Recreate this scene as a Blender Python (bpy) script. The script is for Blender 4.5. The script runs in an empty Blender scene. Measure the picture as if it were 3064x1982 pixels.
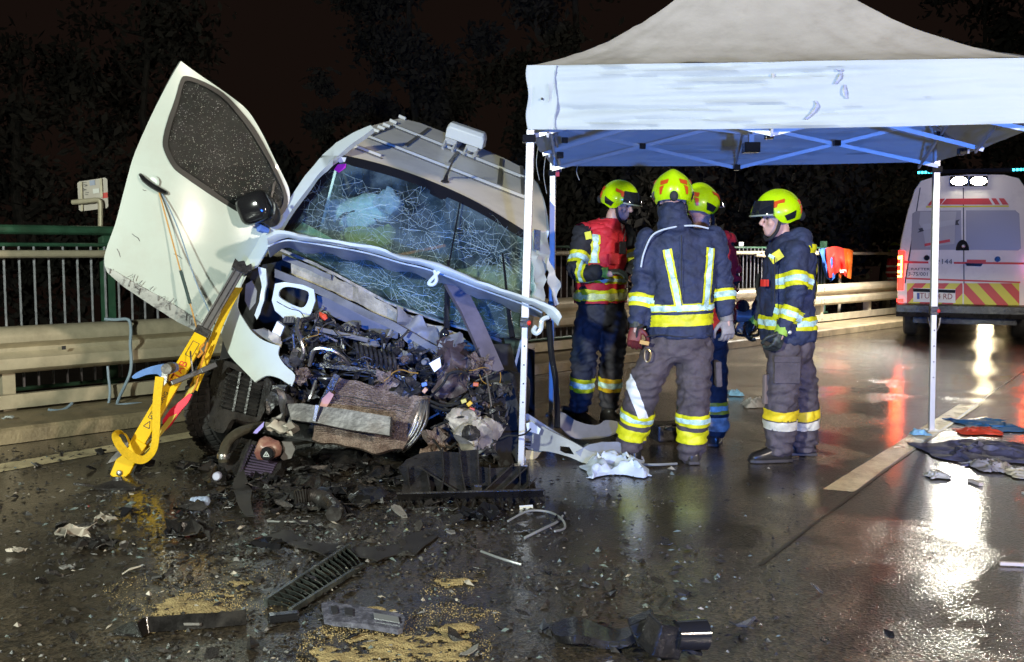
import bpy, bmesh, math, random
import numpy as np
from mathutils import Vector as V, Matrix, noise
from mathutils.geometry import tessellate_polygon

random.seed(7)
def nvec(q):
    """three repeatable noise values"""
    return V((noise.noise(q + V((9.321, 1.531, 3.7))), noise.noise(q + V((-4.11, 6.235, 8.917))), noise.noise(q + V((2.67, -7.891, 5.327)))))
S = bpy.context.scene
COL = S.collection

# ------------------------------------------------------------------ camera
F, CX, CY, HC = 3000.0, 1532.0, 991.0, 1.42      # focal length / centre in photo pixels, eye height
TH = math.atan2(241.0, F)
cam_d = bpy.data.cameras.new('camera')
cam = bpy.data.objects.new('camera', cam_d)
COL.objects.link(cam)
cam.location = (0, 0, HC)
cam.rotation_euler = (math.pi / 2 - TH, 0, 0)
cam_d.sensor_width = 36
cam_d.lens = 36 * F / 3064
cam_d.clip_end = 600
cam_d.clip_start = 0.05
S.camera = cam

# ------------------------------------------------------------------ world: night sky with a faint town glow
W = bpy.data.worlds.new('World')
S.world = W
W.use_nodes = True
wn = W.node_tree
wn.nodes.clear()
wo = wn.nodes.new('ShaderNodeOutputWorld')
wb = wn.nodes.new('ShaderNodeBackground')
sky = wn.nodes.new('ShaderNodeTexSky')
sky.sky_type = 'NISHITA'
sky.sun_disc = False
sky.sun_elevation = math.radians(1.0)
sky.sun_rotation = math.radians(160)
mx = wn.nodes.new('ShaderNodeMixRGB')
mx.blend_type = 'MIX'
mx.inputs[0].default_value = 0.97
mx.inputs[2].default_value = (0.80, 0.44, 0.34, 1)
wn.links.new(sky.outputs[0], mx.inputs[1])
wn.links.new(mx.outputs[0], wb.inputs[0])
wb.inputs[1].default_value = 0.0074
wn.links.new(wb.outputs[0], wo.inputs[0])

# ------------------------------------------------------------------ lamps and flasher of the emergency vehicles behind the camera; narrow blue beam added
def lamp(name, loc, target, power, col, radius=0.2, cone=None, blend=0.6):
    d = bpy.data.lights.new(name, 'SPOT' if cone else 'POINT')
    d.energy = power
    d.color = col
    d.shadow_soft_size = radius
    if cone:
        d.spot_size = math.radians(cone)
        d.spot_blend = blend
    o = bpy.data.objects.new(name, d)
    COL.objects.link(o)
    o.location = loc
    o.rotation_euler = (V(target) - V(loc)).to_track_quat('-Z', 'Y').to_euler()
    return o
lamp('floodlight_mast', (-4.4, -2.2, 3.3), (-0.2, 7.2, 0.9), 3450, (0.90, 1.0, 0.88), 0.22, 95)
lamp('floodlight_tripod', (5.4, -1.5, 3.0), (0.6, 7.0, 0.6), 2000, (1.0, 0.86, 0.70), 0.2, 110)
lamp('blue_spot', (1.0, -3.2, 0.9), (1.7, 7.0, 1.9), 2500, (0.05, 0.22, 1.0), 0.12, 38, 0.6)
lamp('blue_spot', (-0.6, -2.8, 0.8), (-0.95, 7.0, 1.2), 3300, (0.03, 0.18, 1.0), 0.1, 12.5, 0.7)  # added narrow blue beam that tints the engine bay; no such source seen

S.view_settings.view_transform = 'Standard'
S.view_settings.look = 'None'
S.view_settings.exposure = 0.32
S.view_settings.gamma = 1.0
S.cycles.max_bounces = 8
S.cycles.transparent_max_bounces = 12
S.cycles.sample_clamp_indirect = 6.0
S.cycles.use_denoising = True

# ------------------------------------------------------------------ pixel -> place
_f = V((0, math.cos(TH), -math.sin(TH)))
_u = V((0, math.sin(TH), math.cos(TH)))
_r = V((1, 0, 0))
EYE = V((0, 0, HC))
def ray(px, py):
    return _r * ((px - CX) / F) + _u * ((CY - py) / F) + _f
def P(px, py, d):
    r = ray(px, py)
    return EYE + r * (d / r.y)
def G(px, py, z=0.0):
    r = ray(px, py)
    return EYE + r * ((z - HC) / r.z)
def dplane(a, b, c):
    """depth over pixels of the plane through three (px, py, depth) points"""
    A = np.array([[1, q[0], q[1]] for q in (a, b, c)], float)
    k = np.linalg.solve(A, np.array([1.0 / q[2] for q in (a, b, c)]))
    return lambda x, y: 1.0 / (k[0] + k[1] * x + k[2] * y)

# ------------------------------------------------------------------ materials
MATS = {}
def mat(name, col, rough=0.5, metal=0.0, var=0.0, vscale=8.0, bump=0.0, bscale=40.0, col2=None, dirt=0.0,
        dirtcol=(0.05, 0.04, 0.03), dscale=3.0, emit=None, estr=0.0, coat=0.0, trans=0.0, alpha=1.0, ior=1.45, rvar=0.0, sheen=0.0):
    if name in MATS:
        return MATS[name]
    m = bpy.data.materials.new(name)
    m.use_nodes = True
    nt = m.node_tree
    b = nt.nodes['Principled BSDF']
    L = nt.links.new
    b.inputs['Base Color'].default_value = (*col, 1)
    b.inputs['Roughness'].default_value = rough
    b.inputs['Metallic'].default_value = metal
    b.inputs['IOR'].default_value = ior
    b.inputs['Coat Weight'].default_value = coat
    b.inputs['Coat Roughness'].default_value = 0.08
    b.inputs['Transmission Weight'].default_value = trans
    b.inputs['Alpha'].default_value = alpha
    if sheen:
        b.inputs['Sheen Weight'].default_value = sheen
    if emit:
        b.inputs['Emission Color'].default_value = (*emit, 1)
        b.inputs['Emission Strength'].default_value = estr
    tc = nt.nodes.new('ShaderNodeTexCoord')
    if var or rvar or col2:
        n = nt.nodes.new('ShaderNodeTexNoise')
        n.inputs['Scale'].default_value = vscale
        n.inputs['Detail'].default_value = 5
        n.inputs['Roughness'].default_value = 0.65
        L(tc.outputs['Object'], n.inputs['Vector'])
        if col2 or var:
            r = nt.nodes.new('ShaderNodeValToRGB')
            c2 = col2 or tuple(min(1, c * (1 + var)) for c in col)
            c1 = col if col2 else tuple(c * (1 - var) for c in col)
            r.color_ramp.elements[0].color = (*c1, 1)
            r.color_ramp.elements[0].position = 0.35
            r.color_ramp.elements[1].color = (*c2, 1)
            r.color_ramp.elements[1].position = 0.66
            L(n.outputs['Fac'], r.inputs[0])
            out = r.outputs[0]
        else:
            out = None
        if rvar:
            mr = nt.nodes.new('ShaderNodeMapRange')
            mr.inputs['From Min'].default_value = 0.3
            mr.inputs['From Max'].default_value = 0.7
            mr.inputs['To Min'].default_value = max(0.02, rough - rvar)
            mr.inputs['To Max'].default_value = min(1, rough + rvar)
            L(n.outputs['Fac'], mr.inputs[0])
            L(mr.outputs[0], b.inputs['Roughness'])
    else:
        out = None
    if dirt:
        n2 = nt.nodes.new('ShaderNodeTexNoise')
        n2.inputs['Scale'].default_value = dscale
        n2.inputs['Detail'].default_value = 8
        n2.inputs['Roughness'].default_value = 0.7
        L(tc.outputs['Object'], n2.inputs['Vector'])
        r2 = nt.nodes.new('ShaderNodeValToRGB')
        r2.color_ramp.elements[0].position = 0.5
        r2.color_ramp.elements[0].color = (0, 0, 0, 1)
        r2.color_ramp.elements[1].position = 0.72
        r2.color_ramp.elements[1].color = (dirt, dirt, dirt, 1)
        L(n2.outputs['Fac'], r2.inputs[0])
        mm = nt.nodes.new('ShaderNodeMixRGB')
        L(r2.outputs[0], mm.inputs[0])
        if out:
            L(out, mm.inputs[1])
        else:
            mm.inputs[1].default_value = (*col, 1)
        mm.inputs[2].default_value = (*dirtcol, 1)
        out = mm.outputs[0]
    if out:
        L(out, b.inputs['Base Color'])
    if bump:
        n3 = nt.nodes.new('ShaderNodeTexNoise')
        n3.inputs['Scale'].default_value = bscale
        n3.inputs['Detail'].default_value = 4
        L(tc.outputs['Object'], n3.inputs['Vector'])
        bp = nt.nodes.new('ShaderNodeBump')
        bp.inputs['Strength'].default_value = bump
        bp.inputs['Distance'].default_value = 0.02
        L(n3.outputs['Fac'], bp.inputs['Height'])
        L(bp.outputs[0], b.inputs['Normal'])
    MATS[name] = m
    return m

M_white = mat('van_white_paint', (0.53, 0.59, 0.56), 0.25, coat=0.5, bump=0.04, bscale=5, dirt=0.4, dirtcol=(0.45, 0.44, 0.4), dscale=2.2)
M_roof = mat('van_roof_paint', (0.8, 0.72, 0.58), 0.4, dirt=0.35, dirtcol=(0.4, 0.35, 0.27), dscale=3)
M_black = mat('black_plastic', (0.022, 0.020, 0.020), 0.3, var=0.4, vscale=9, bump=0.25, bscale=60, rvar=0.15, dirt=0.3, dirtcol=(0.075, 0.062, 0.052))
M_blackg = mat('black_gloss_plastic', (0.012, 0.012, 0.014), 0.12, coat=0.3)
M_rubber = mat('tyre_rubber', (0.025, 0.024, 0.024), 0.55, var=0.4, bump=0.2, dirt=0.4, dirtcol=(0.1, 0.085, 0.07))
M_hose = mat('rubber_hose', (0.02, 0.02, 0.02), 0.3, var=0.3)
M_alu = mat('bare_aluminium', (0.62, 0.61, 0.6), 0.32, 1.0, var=0.25, vscale=14, bump=0.15, bscale=30, dirt=0.5, dirtcol=(0.2, 0.16, 0.13))
M_steel = mat('scuffed_steel', (0.13, 0.122, 0.118), 0.5, 0.75, var=0.35, vscale=10, bump=0.2, bscale=26, dirt=0.6, dirtcol=(0.16, 0.12, 0.1))
M_core = mat('radiator_core', (0.13, 0.085, 0.065), 0.5, 0.4, col2=(0.30, 0.23, 0.185), vscale=9, bump=0.9, bscale=70, dirt=0.7, dirtcol=(0.05, 0.03, 0.025), dscale=7)
M_engine = mat('engine_dirty_dark', (0.028, 0.026, 0.026), 0.42, 0.2, var=0.5, vscale=20, bump=0.3, dirt=0.5, dirtcol=(0.13, 0.11, 0.09), dscale=9)
M_cream = mat('cast_alloy_cream', (0.36, 0.32, 0.27), 0.5, 0.15, var=0.2, vscale=16, bump=0.35, bscale=18, dirt=0.6, dirtcol=(0.17, 0.12, 0.1), dscale=8)
M_yellow = mat('strut_yellow', (0.78, 0.47, 0.0), 0.35, var=0.08, dirt=0.25, dirtcol=(0.4, 0.26, 0.02), dscale=6)
M_strap = mat('strap_yellow_webbing', (0.74, 0.46, 0.01), 0.65, var=0.1, vscale=60, bump=0.4, bscale=200)
M_galv = mat('galvanised_steel', (0.46, 0.40, 0.285), 0.42, 0.2, var=0.14, vscale=5, bump=0.08, bscale=24, dirt=0.45, dirtcol=(0.22, 0.18, 0.12), dscale=3.5)
M_green = mat('railing_green_paint', (0.03, 0.085, 0.05), 0.35, var=0.25, dirt=0.3, dirtcol=(0.08, 0.09, 0.06))
M_conc = mat('kerb_concrete', (0.24, 0.19, 0.115), 0.55, var=0.3, vscale=5, bump=0.35, bscale=45, dirt=0.6, dirtcol=(0.05, 0.04, 0.03), rvar=0.2)
M_tent = mat('tent_fabric', (0.49, 0.54, 0.535), 0.62, var=0.05, vscale=2, bump=0.15, bscale=9, dirt=0.16, dirtcol=(0.5, 0.46, 0.38), dscale=2)
M_tentroof = mat('tent_roof_fabric', (0.60, 0.55, 0.46), 0.62, var=0.1, vscale=1.5, bump=0.3, bscale=7, dirt=0.5, dirtcol=(0.24, 0.21, 0.16), dscale=1.4)
M_post = mat('tent_post_aluminium', (0.6, 0.59, 0.57), 0.4, 0.4, var=0.06)
M_red = mat('red_plastic', (0.6, 0.03, 0.02), 0.4)
M_skin = mat('skin', (0.55, 0.33, 0.27), 0.45, var=0.08, vscale=30)
M_navy = mat('jacket_navy', (0.022, 0.031, 0.072), 0.72, var=0.35, vscale=10, bump=0.5, bscale=26, dirt=0.35, dirtcol=(0.045, 0.045, 0.05), dscale=6)
M_trou = mat('trouser_grey', (0.075, 0.060, 0.066), 0.75, var=0.3, vscale=9, bump=0.55, bscale=22, dirt=0.4, dirtcol=(0.035, 0.03, 0.03), dscale=5)
M_trouk = mat('trouser_dark', (0.035, 0.034, 0.045), 0.75, var=0.3, vscale=9, bump=0.3, bscale=22)
M_dark = mat('dark_fabric', (0.02, 0.02, 0.024), 0.8, var=0.3)
M_refy = mat('reflective_yellow', (0.66, 0.64, 0.01), 0.5, var=0.22, vscale=9, dirt=0.45, dirtcol=(0.3, 0.29, 0.02), dscale=7, emit=(0.75, 0.75, 0.0), estr=0.0)
M_refs = mat('reflective_silver', (0.5, 0.72, 0.65), 0.35, var=0.4, vscale=16)
M_vest = mat('red_vest', (0.5, 0.018, 0.03), 0.65, var=0.15, vscale=8, bump=0.3, bscale=25)
M_helm = mat('helmet_lime', (0.46, 0.74, 0.0), 0.3, coat=0.3, var=0.08, bump=0.05, bscale=60, rvar=0.12, dirt=0.3, dirtcol=(0.3, 0.42, 0.02), dscale=12)
M_helmr = mat('helmet_orange_red', (0.55, 0.07, 0.01), 0.35)
M_visor = mat('visor_smoke', (0.01, 0.012, 0.018), 0.06, coat=0.5)
M_boot = mat('boot_leather', (0.02, 0.018, 0.017), 0.3, var=0.3, dirt=0.3, dirtcol=(0.1, 0.08, 0.06))
M_blue = mat('blue_handle', (0.09, 0.2, 0.5), 0.4)
M_cord = mat('grey_cable', (0.24, 0.31, 0.38), 0.55)
M_amb = mat('ambulance_white', (0.82, 0.77, 0.70), 0.3, coat=0.4, dirt=0.3, dirtcol=(0.33, 0.29, 0.25))
M_ambr = mat('ambulance_red', (0.6, 0.035, 0.015), 0.4)
M_amby = mat('ambulance_yellow', (0.68, 0.6, 0.02), 0.4)

M_glassd = mat('dark_glass', (0.015, 0.016, 0.018), 0.05, coat=0.4)
M_text = mat('dark_print', (0.025, 0.025, 0.03), 0.5)

def translucent(m, k, col):
    nt = m.node_tree
    out = nt.nodes['Material Output']
    tr = nt.nodes.new('ShaderNodeBsdfTranslucent')
    tr.inputs[0].default_value = (*col, 1)
    mx_ = nt.nodes.new('ShaderNodeMixShader')
    mx_.inputs[0].default_value = k
    nt.links.new(nt.nodes['Principled BSDF'].outputs[0], mx_.inputs[1])
    nt.links.new(tr.outputs[0], mx_.inputs[2])
    nt.links.new(mx_.outputs[0], out.inputs['Surface'])
translucent(M_tent, .12, (.75, .74, .7))
translucent(M_tentroof, .2, (.75, .7, .6))

# ------------------------------------------------------------------ mesh building
OFF = {}
def orth(d):
    d = d.normalized()
    a = V((0, 0, 1)) if abs(d.z) < 0.9 else V((1, 0, 0))
    x = d.cross(a).normalized()
    return x, x.cross(d).normalized()

class MB:
    def __init__(s):
        s.v, s.f, s.m = [], [], []
    def add(s, vs, fs, mi=0):
        o = len(s.v)
        s.v += [V(q) for q in vs]
        s.f += [tuple(i + o for i in q) for q in fs]
        s.m += [mi] * len(fs)
        return s
    def box(s, c, size, R=None, mi=0):
        c = V(c)
        vs = []
        for z in (-.5, .5):
            for y in (-.5, .5):
                for x in (-.5, .5):
                    q = V((x * size[0], y * size[1], z * size[2]))
                    vs.append(c + (R @ q if R else q))
        return s.add(vs, [(0, 2, 3, 1), (4, 5, 7, 6), (0, 1, 5, 4), (2, 6, 7, 3), (0, 4, 6, 2), (1, 3, 7, 5)], mi)
    def beam(s, a, b, w, h, up=(0, 0, 1), mi=0):
        a, b = V(a), V(b)
        d = (b - a).normalized()
        x = d.cross(V(up))
        if x.length < 1e-4:
            x = d.cross(V((1, 0, 0)))
        x.normalize()
        y = x.cross(d).normalized()
        vs = [q + x * (i * w / 2) + y * (j * h / 2) for q in (a, b) for (i, j) in ((-1, -1), (1, -1), (1, 1), (-1, 1))]
        return s.add(vs, [(3, 2, 1, 0), (4, 5, 6, 7), (0, 1, 5, 4), (1, 2, 6, 5), (2, 3, 7, 6), (3, 0, 4, 7)], mi)
    def tube(s, pts, r, n=8, mi=0, sx=1.0, sy=1.0, up=None):
        pts = [V(q) for q in pts]
        k = len(pts)
        rs = r if isinstance(r, (list, tuple)) else [r] * k
        d0 = (pts[1] - pts[0]).normalized()
        if up is not None:
            x = V(up).cross(d0).normalized()
        else:
            x = orth(d0)[0]
        vs = []
        for i, q in enumerate(pts):
            d = (pts[min(i + 1, k - 1)] - pts[max(i - 1, 0)])
            if d.length < 1e-9:
                d = d0
            d.normalize()
            x = (x - d * x.dot(d)).normalized()
            y = d.cross(x)
            for j in range(n):
                a = 2 * math.pi * j / n
                vs.append(q + x * (math.cos(a) * rs[i] * sx) + y * (math.sin(a) * rs[i] * sy))
        fs = []
        for i in range(k - 1):
            for j in range(n):
                j2 = (j + 1) % n
                fs.append((i * n + j, i * n + j2, (i + 1) * n + j2, (i + 1) * n + j))
        fs.append(tuple(range(n - 1, -1, -1)))
        fs.append(tuple(range((k - 1) * n, k * n)))
        return s.add(vs, fs, mi)
    def ball(s, c, r, nu=14, nv=9, R=None, mi=0):
        c = V(c)
        r = r if isinstance(r, (list, tuple)) else (r, r, r)
        vs, fs = [], []
        def pt(q):
            q = V(q)
            return c + (R @ q if R else q)
        vs.append(pt((0, 0, -r[2])))
        for i in range(1, nv):
            t = math.pi * i / nv - math.pi / 2
            for j in range(nu):
                a = 2 * math.pi * j / nu
                vs.append(pt((r[0] * math.cos(t) * math.cos(a), r[1] * math.cos(t) * math.sin(a), r[2] * math.sin(t))))
        vs.append(pt((0, 0, r[2])))
        for j in range(nu):
            fs.append((0, 1 + (j + 1) % nu, 1 + j))
        for i in range(nv - 2):
            for j in range(nu):
                a = 1 + i * nu + j
                b = 1 + i * nu + (j + 1) % nu
                fs.append((a, b, b + nu, a + nu))
        e = len(vs) - 1
        o = 1 + (nv - 2) * nu
        for j in range(nu):
            fs.append((o + j, o + (j + 1) % nu, e))
        return s.add(vs, fs, mi)
    def loft(s, rings, mi=0):
        """rings of equal point count, closed with caps"""
        n = len(rings[0])
        vs = [q for r in rings for q in r]
        fs = []
        for i in range(len(rings) - 1):
            for j in range(n):
                j2 = (j + 1) % n
                fs.append((i * n + j, i * n + j2, (i + 1) * n + j2, (i + 1) * n + j))
        fs.append(tuple(range(n - 1, -1, -1)))
        fs.append(tuple(range((len(rings) - 1) * n, len(rings) * n)))
        return s.add(vs, fs, mi)
    def prism(s, poly, off, mi=0):
        off = V(off)
        n = len(poly)
        vs = [V(q) for q in poly] + [V(q) + off for q in poly]
        fs = [tuple(range(n - 1, -1, -1)), tuple(range(n, 2 * n))]
        fs += [(i, (i + 1) % n, n + (i + 1) % n, n + i) for i in range(n)]
        return s.add(vs, fs, mi)
    def sheet(s, rows, thick=0.0, mi=0):
        """grid of points (rows), given a thickness along its normals"""
        nr, nc = len(rows), len(rows[0])
        A = np.array([[tuple(q) for q in r] for r in rows], float)
        du = np.gradient(A, axis=1)
        dv = np.gradient(A, axis=0)
        N = np.cross(du, dv)
        N /= np.linalg.norm(N, axis=2, keepdims=True) + 1e-12
        vs = [tuple(q) for r in A for q in r]
        fs = [(i * nc + j, i * nc + j + 1, (i + 1) * nc + j + 1, (i + 1) * nc + j) for i in range(nr - 1) for j in range(nc - 1)]
        if thick:
            B = A - N * thick
            o = nr * nc
            vs += [tuple(q) for r in B for q in r]
            fs += [tuple(o + k for k in reversed(q)) for q in fs]
            edge = [(0, j) for j in range(nc)] + [(i, nc - 1) for i in range(1, nr)] + [(nr - 1, j) for j in range(nc - 2, -1, -1)] + [(i, 0) for i in range(nr - 2, 0, -1)]
            ids = [i * nc + j for i, j in edge]
            fs += [(ids[k], o + ids[k], o + ids[(k + 1) % len(ids)], ids[(k + 1) % len(ids)]) for k in range(len(ids))]
        return s.add(vs, fs, mi)
    def lathe(s, c, axis, prof, n=24, mi=0, closed=False):
        """prof: list of (radius, along)"""
        c = V(c)
        ax = V(axis).normalized()
        x, y = orth(ax)
        rings = []
        for r, t in prof:
            rings.append([c + ax * t + (x * math.cos(2 * math.pi * j / n) + y * math.sin(2 * math.pi * j / n)) * r for j in range(n)])
        if closed:
            rings.append(rings[0])
            vs = [q for r in rings for q in r]
            fs = [(i * n + j, i * n + (j + 1) % n, (i + 1) * n + (j + 1) % n, (i + 1) * n + j) for i in range(len(rings) - 1) for j in range(n)]
            return s.add(vs, fs, mi)
        return s.loft(rings, mi)
    def build(s, name, mats, parent=None, smooth=30, bevel=0.0, loc=None, jit=0.0, sub=0):
        off = V((0, 0, 0))
        if parent is not None:
            off = OFF.get(parent.name, V((0, 0, 0)))
        elif loc is not None:
            off = V(loc)
        me = bpy.data.meshes.new(name)
        me.from_pydata([tuple(q - off) for q in s.v], [], s.f)
        if not isinstance(mats, (list, tuple)):
            mats = [mats]
        for q in mats:
            me.materials.append(q)
        if any(s.m):
            me.polygons.foreach_set('material_index', s.m)
        bm = bmesh.new()
        bm.from_mesh(me)
        bmesh.ops.recalc_face_normals(bm, faces=bm.faces)
        if jit:
            for q in bm.verts:
                q.co += nvec(q.co * 9) * jit
        bm.to_mesh(me)
        bm.free()
        return finish(name, me, parent, smooth, bevel, off)

def finish(name, me, parent=None, smooth=30, bevel=0.0, off=V((0, 0, 0))):
    if smooth:
        me.polygons.foreach_set('use_smooth', [True] * len(me.polygons))
        me.update()
        me.set_sharp_from_angle(angle=math.radians(smooth))
    o = bpy.data.objects.new(name, me)
    COL.objects.link(o)
    if parent is not None:
        o.parent = parent
        OFF[o.name] = OFF.get(parent.name, V((0, 0, 0)))
    else:
        o.location = off
        OFF[o.name] = V(off)
    if bevel:
        b = o.modifiers.new('bevel', 'BEVEL')
        b.width = bevel
        b.segments = 2
        b.limit_method = 'ANGLE'
        b.angle_limit = math.radians(40)
    return o

def tag(o, label=None, cat=None, group=None, kind=None):
    if label: o['label'] = label
    if cat: o['category'] = cat
    if group: o['group'] = group
    if kind: o['kind'] = kind
    return o
def thing(name, loc, label, cat, group=None):
    o = bpy.data.objects.new(name, None)
    COL.objects.link(o)
    o.location = loc
    o.empty_display_size = 0.2
    OFF[o.name] = V(loc)
    return tag(o, label, cat, group)
def copy_tree(o, parent=None):
    c = o.copy()
    COL.objects.link(c)
    c.parent = parent
    for ch in list(o.children):
        copy_tree(ch, c)
    return c

def smoothpts(pts, k=6, closed=False):
    """Catmull-Rom through points (tuples of any dimension)"""
    A = [np.array(tuple(q), float) for q in pts]
    n = len(A)
    out = []
    rng = range(n if closed else n - 1)
    for i in rng:
        if closed:
            p0, p1, p2, p3 = A[(i - 1) % n], A[i], A[(i + 1) % n], A[(i + 2) % n]
        else:
            p0, p1, p2, p3 = A[max(i - 1, 0)], A[i], A[i + 1], A[min(i + 2, n - 1)]
        for j in range(k):
            t = j / k
            out.append(0.5 * ((2 * p1) + (-p0 + p2) * t + (2 * p0 - 5 * p1 + 4 * p2 - p3) * t * t + (-p0 + 3 * p1 - 3 * p2 + p3) * t ** 3))
    if not closed:
        out.append(A[-1])
    return [tuple(q) for q in out]

def panel(name, mats, parent, outer, dfun, holes=(), thick=0.02, step=30, smooth=35, bulge=None, bevel=0.0, crumple=0.0, cscale=5.0, loc=None, mapf=None):
    """a curved plate: outline in photo pixels, its own depth at each point, and a real thickness"""
    loops = [[V((x, y, 0)) for x, y in outer]] + [[V((x, y, 0)) for x, y in h] for h in holes]
    tris = tessellate_polygon(loops)
    flat = [q for l in loops for q in l]
    bm = bmesh.new()
    vs = [bm.verts.new(q) for q in flat]
    for t in tris:
        try:
            bm.faces.new([vs[i] for i in t])
        except ValueError:
            pass
    xs = [q.x for q in flat]
    ys = [q.y for q in flat]
    for ax, lo, hi in ((0, min(xs), max(xs)), (1, min(ys), max(ys))):
        k = lo + step
        while k < hi:
            no = (1, 0, 0) if ax == 0 else (0, 1, 0)
            co = (k, 0, 0) if ax == 0 else (0, k, 0)
            bmesh.ops.bisect_plane(bm, geom=bm.verts[:] + bm.edges[:] + bm.faces[:], plane_co=co, plane_no=no, dist=0.01)
            k += step
    bmesh.ops.remove_doubles(bm, verts=bm.verts, dist=0.05)
    off = OFF.get(parent.name, V((0, 0, 0))) if parent is not None else (V(loc) if loc is not None else V((0, 0, 0)))
    for q in bm.verts:
        x, y = q.co.x, q.co.y
        w = mapf(x, y) if mapf else P(x, y, dfun(x, y) + (bulge(x, y) if bulge else 0))
        if crumple:
            nv = nvec(w * cscale)
            w = w + nv * crumple
        q.co = w - off
    bmesh.ops.recalc_face_normals(bm, faces=bm.faces)
    # make the front face the camera
    bm.normal_update()
    a = sum((f.normal.dot((EYE - off) - f.calc_center_median()) * f.calc_area() for f in bm.faces))
    if a < 0:
        bmesh.ops.reverse_faces(bm, faces=bm.faces)
        bm.normal_update()
    front = bm.faces[:]
    if thick:
        nrm = {q: q.normal.copy() for q in bm.verts}
        ret = bmesh.ops.duplicate(bm, geom=front)
        vm = {}
        for k_, v_ in ret['vert_map'].items():
            vm[k_] = v_
        bedges = [e for f in front for e in f.edges if len([g for g in e.link_faces]) == 1]
        bedges = list(dict.fromkeys(bedges))
        back = [g for g in ret['geom'] if isinstance(g, bmesh.types.BMFace)]
        src = [q for q in nrm]
        for q in src:
            c = vm.get(q)
            if c is None or c == q:
                continue
            c.co = q.co - nrm[q] * thick
        bmesh.ops.reverse_faces(bm, faces=back)
        for e in bedges:
            a_, b_ = e.verts
            if a_ in vm and b_ in vm:
                try:
                    bm.faces.new((b_, a_, vm[a_], vm[b_]))
                except ValueError:
                    pass
        bmesh.ops.recalc_face_normals(bm, faces=bm.faces)
    me = bpy.data.meshes.new(name)
    bm.to_mesh(me)
    bm.free()
    for q in (mats if isinstance(mats, (list, tuple)) else [mats]):
        me.materials.append(q)
    return finish(name, me, parent, smooth, bevel, off)

def text(name, body, size, M, material, parent, depth=0.002, align='CENTER', sx=1.0):
    """flat lettering; M places the text's XY plane in the world"""
    c = bpy.data.curves.new(name, 'FONT')
    c.body = body
    c.size = size
    c.extrude = depth
    c.align_x = align
    c.align_y = 'CENTER'
    c.resolution_u = 2
    t = bpy.data.objects.new(name, c)
    COL.objects.link(t)
    dg = bpy.context.evaluated_depsgraph_get()
    me = bpy.data.meshes.new_from_object(t.evaluated_get(dg))
    bpy.data.objects.remove(t)
    off = OFF.get(parent.name, V((0, 0, 0))) if parent is not None else V((0, 0, 0))
    me.transform(Matrix.Translation(-off) @ M @ Matrix.Diagonal((sx, 1, 1, 1)))
    me.materials.clear()
    me.materials.append(material)
    return finish(name, me, parent, 0)

def frame(o, x, y):
    """matrix from origin and x / y axes"""
    x = V(x).normalized()
    z = x.cross(V(y)).normalized()
    y = z.cross(x)
    return Matrix(((x.x, y.x, z.x, o[0]), (x.y, y.y, z.y, o[1]), (x.z, y.z, z.z, o[2]), (0, 0, 0, 1)))
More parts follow.
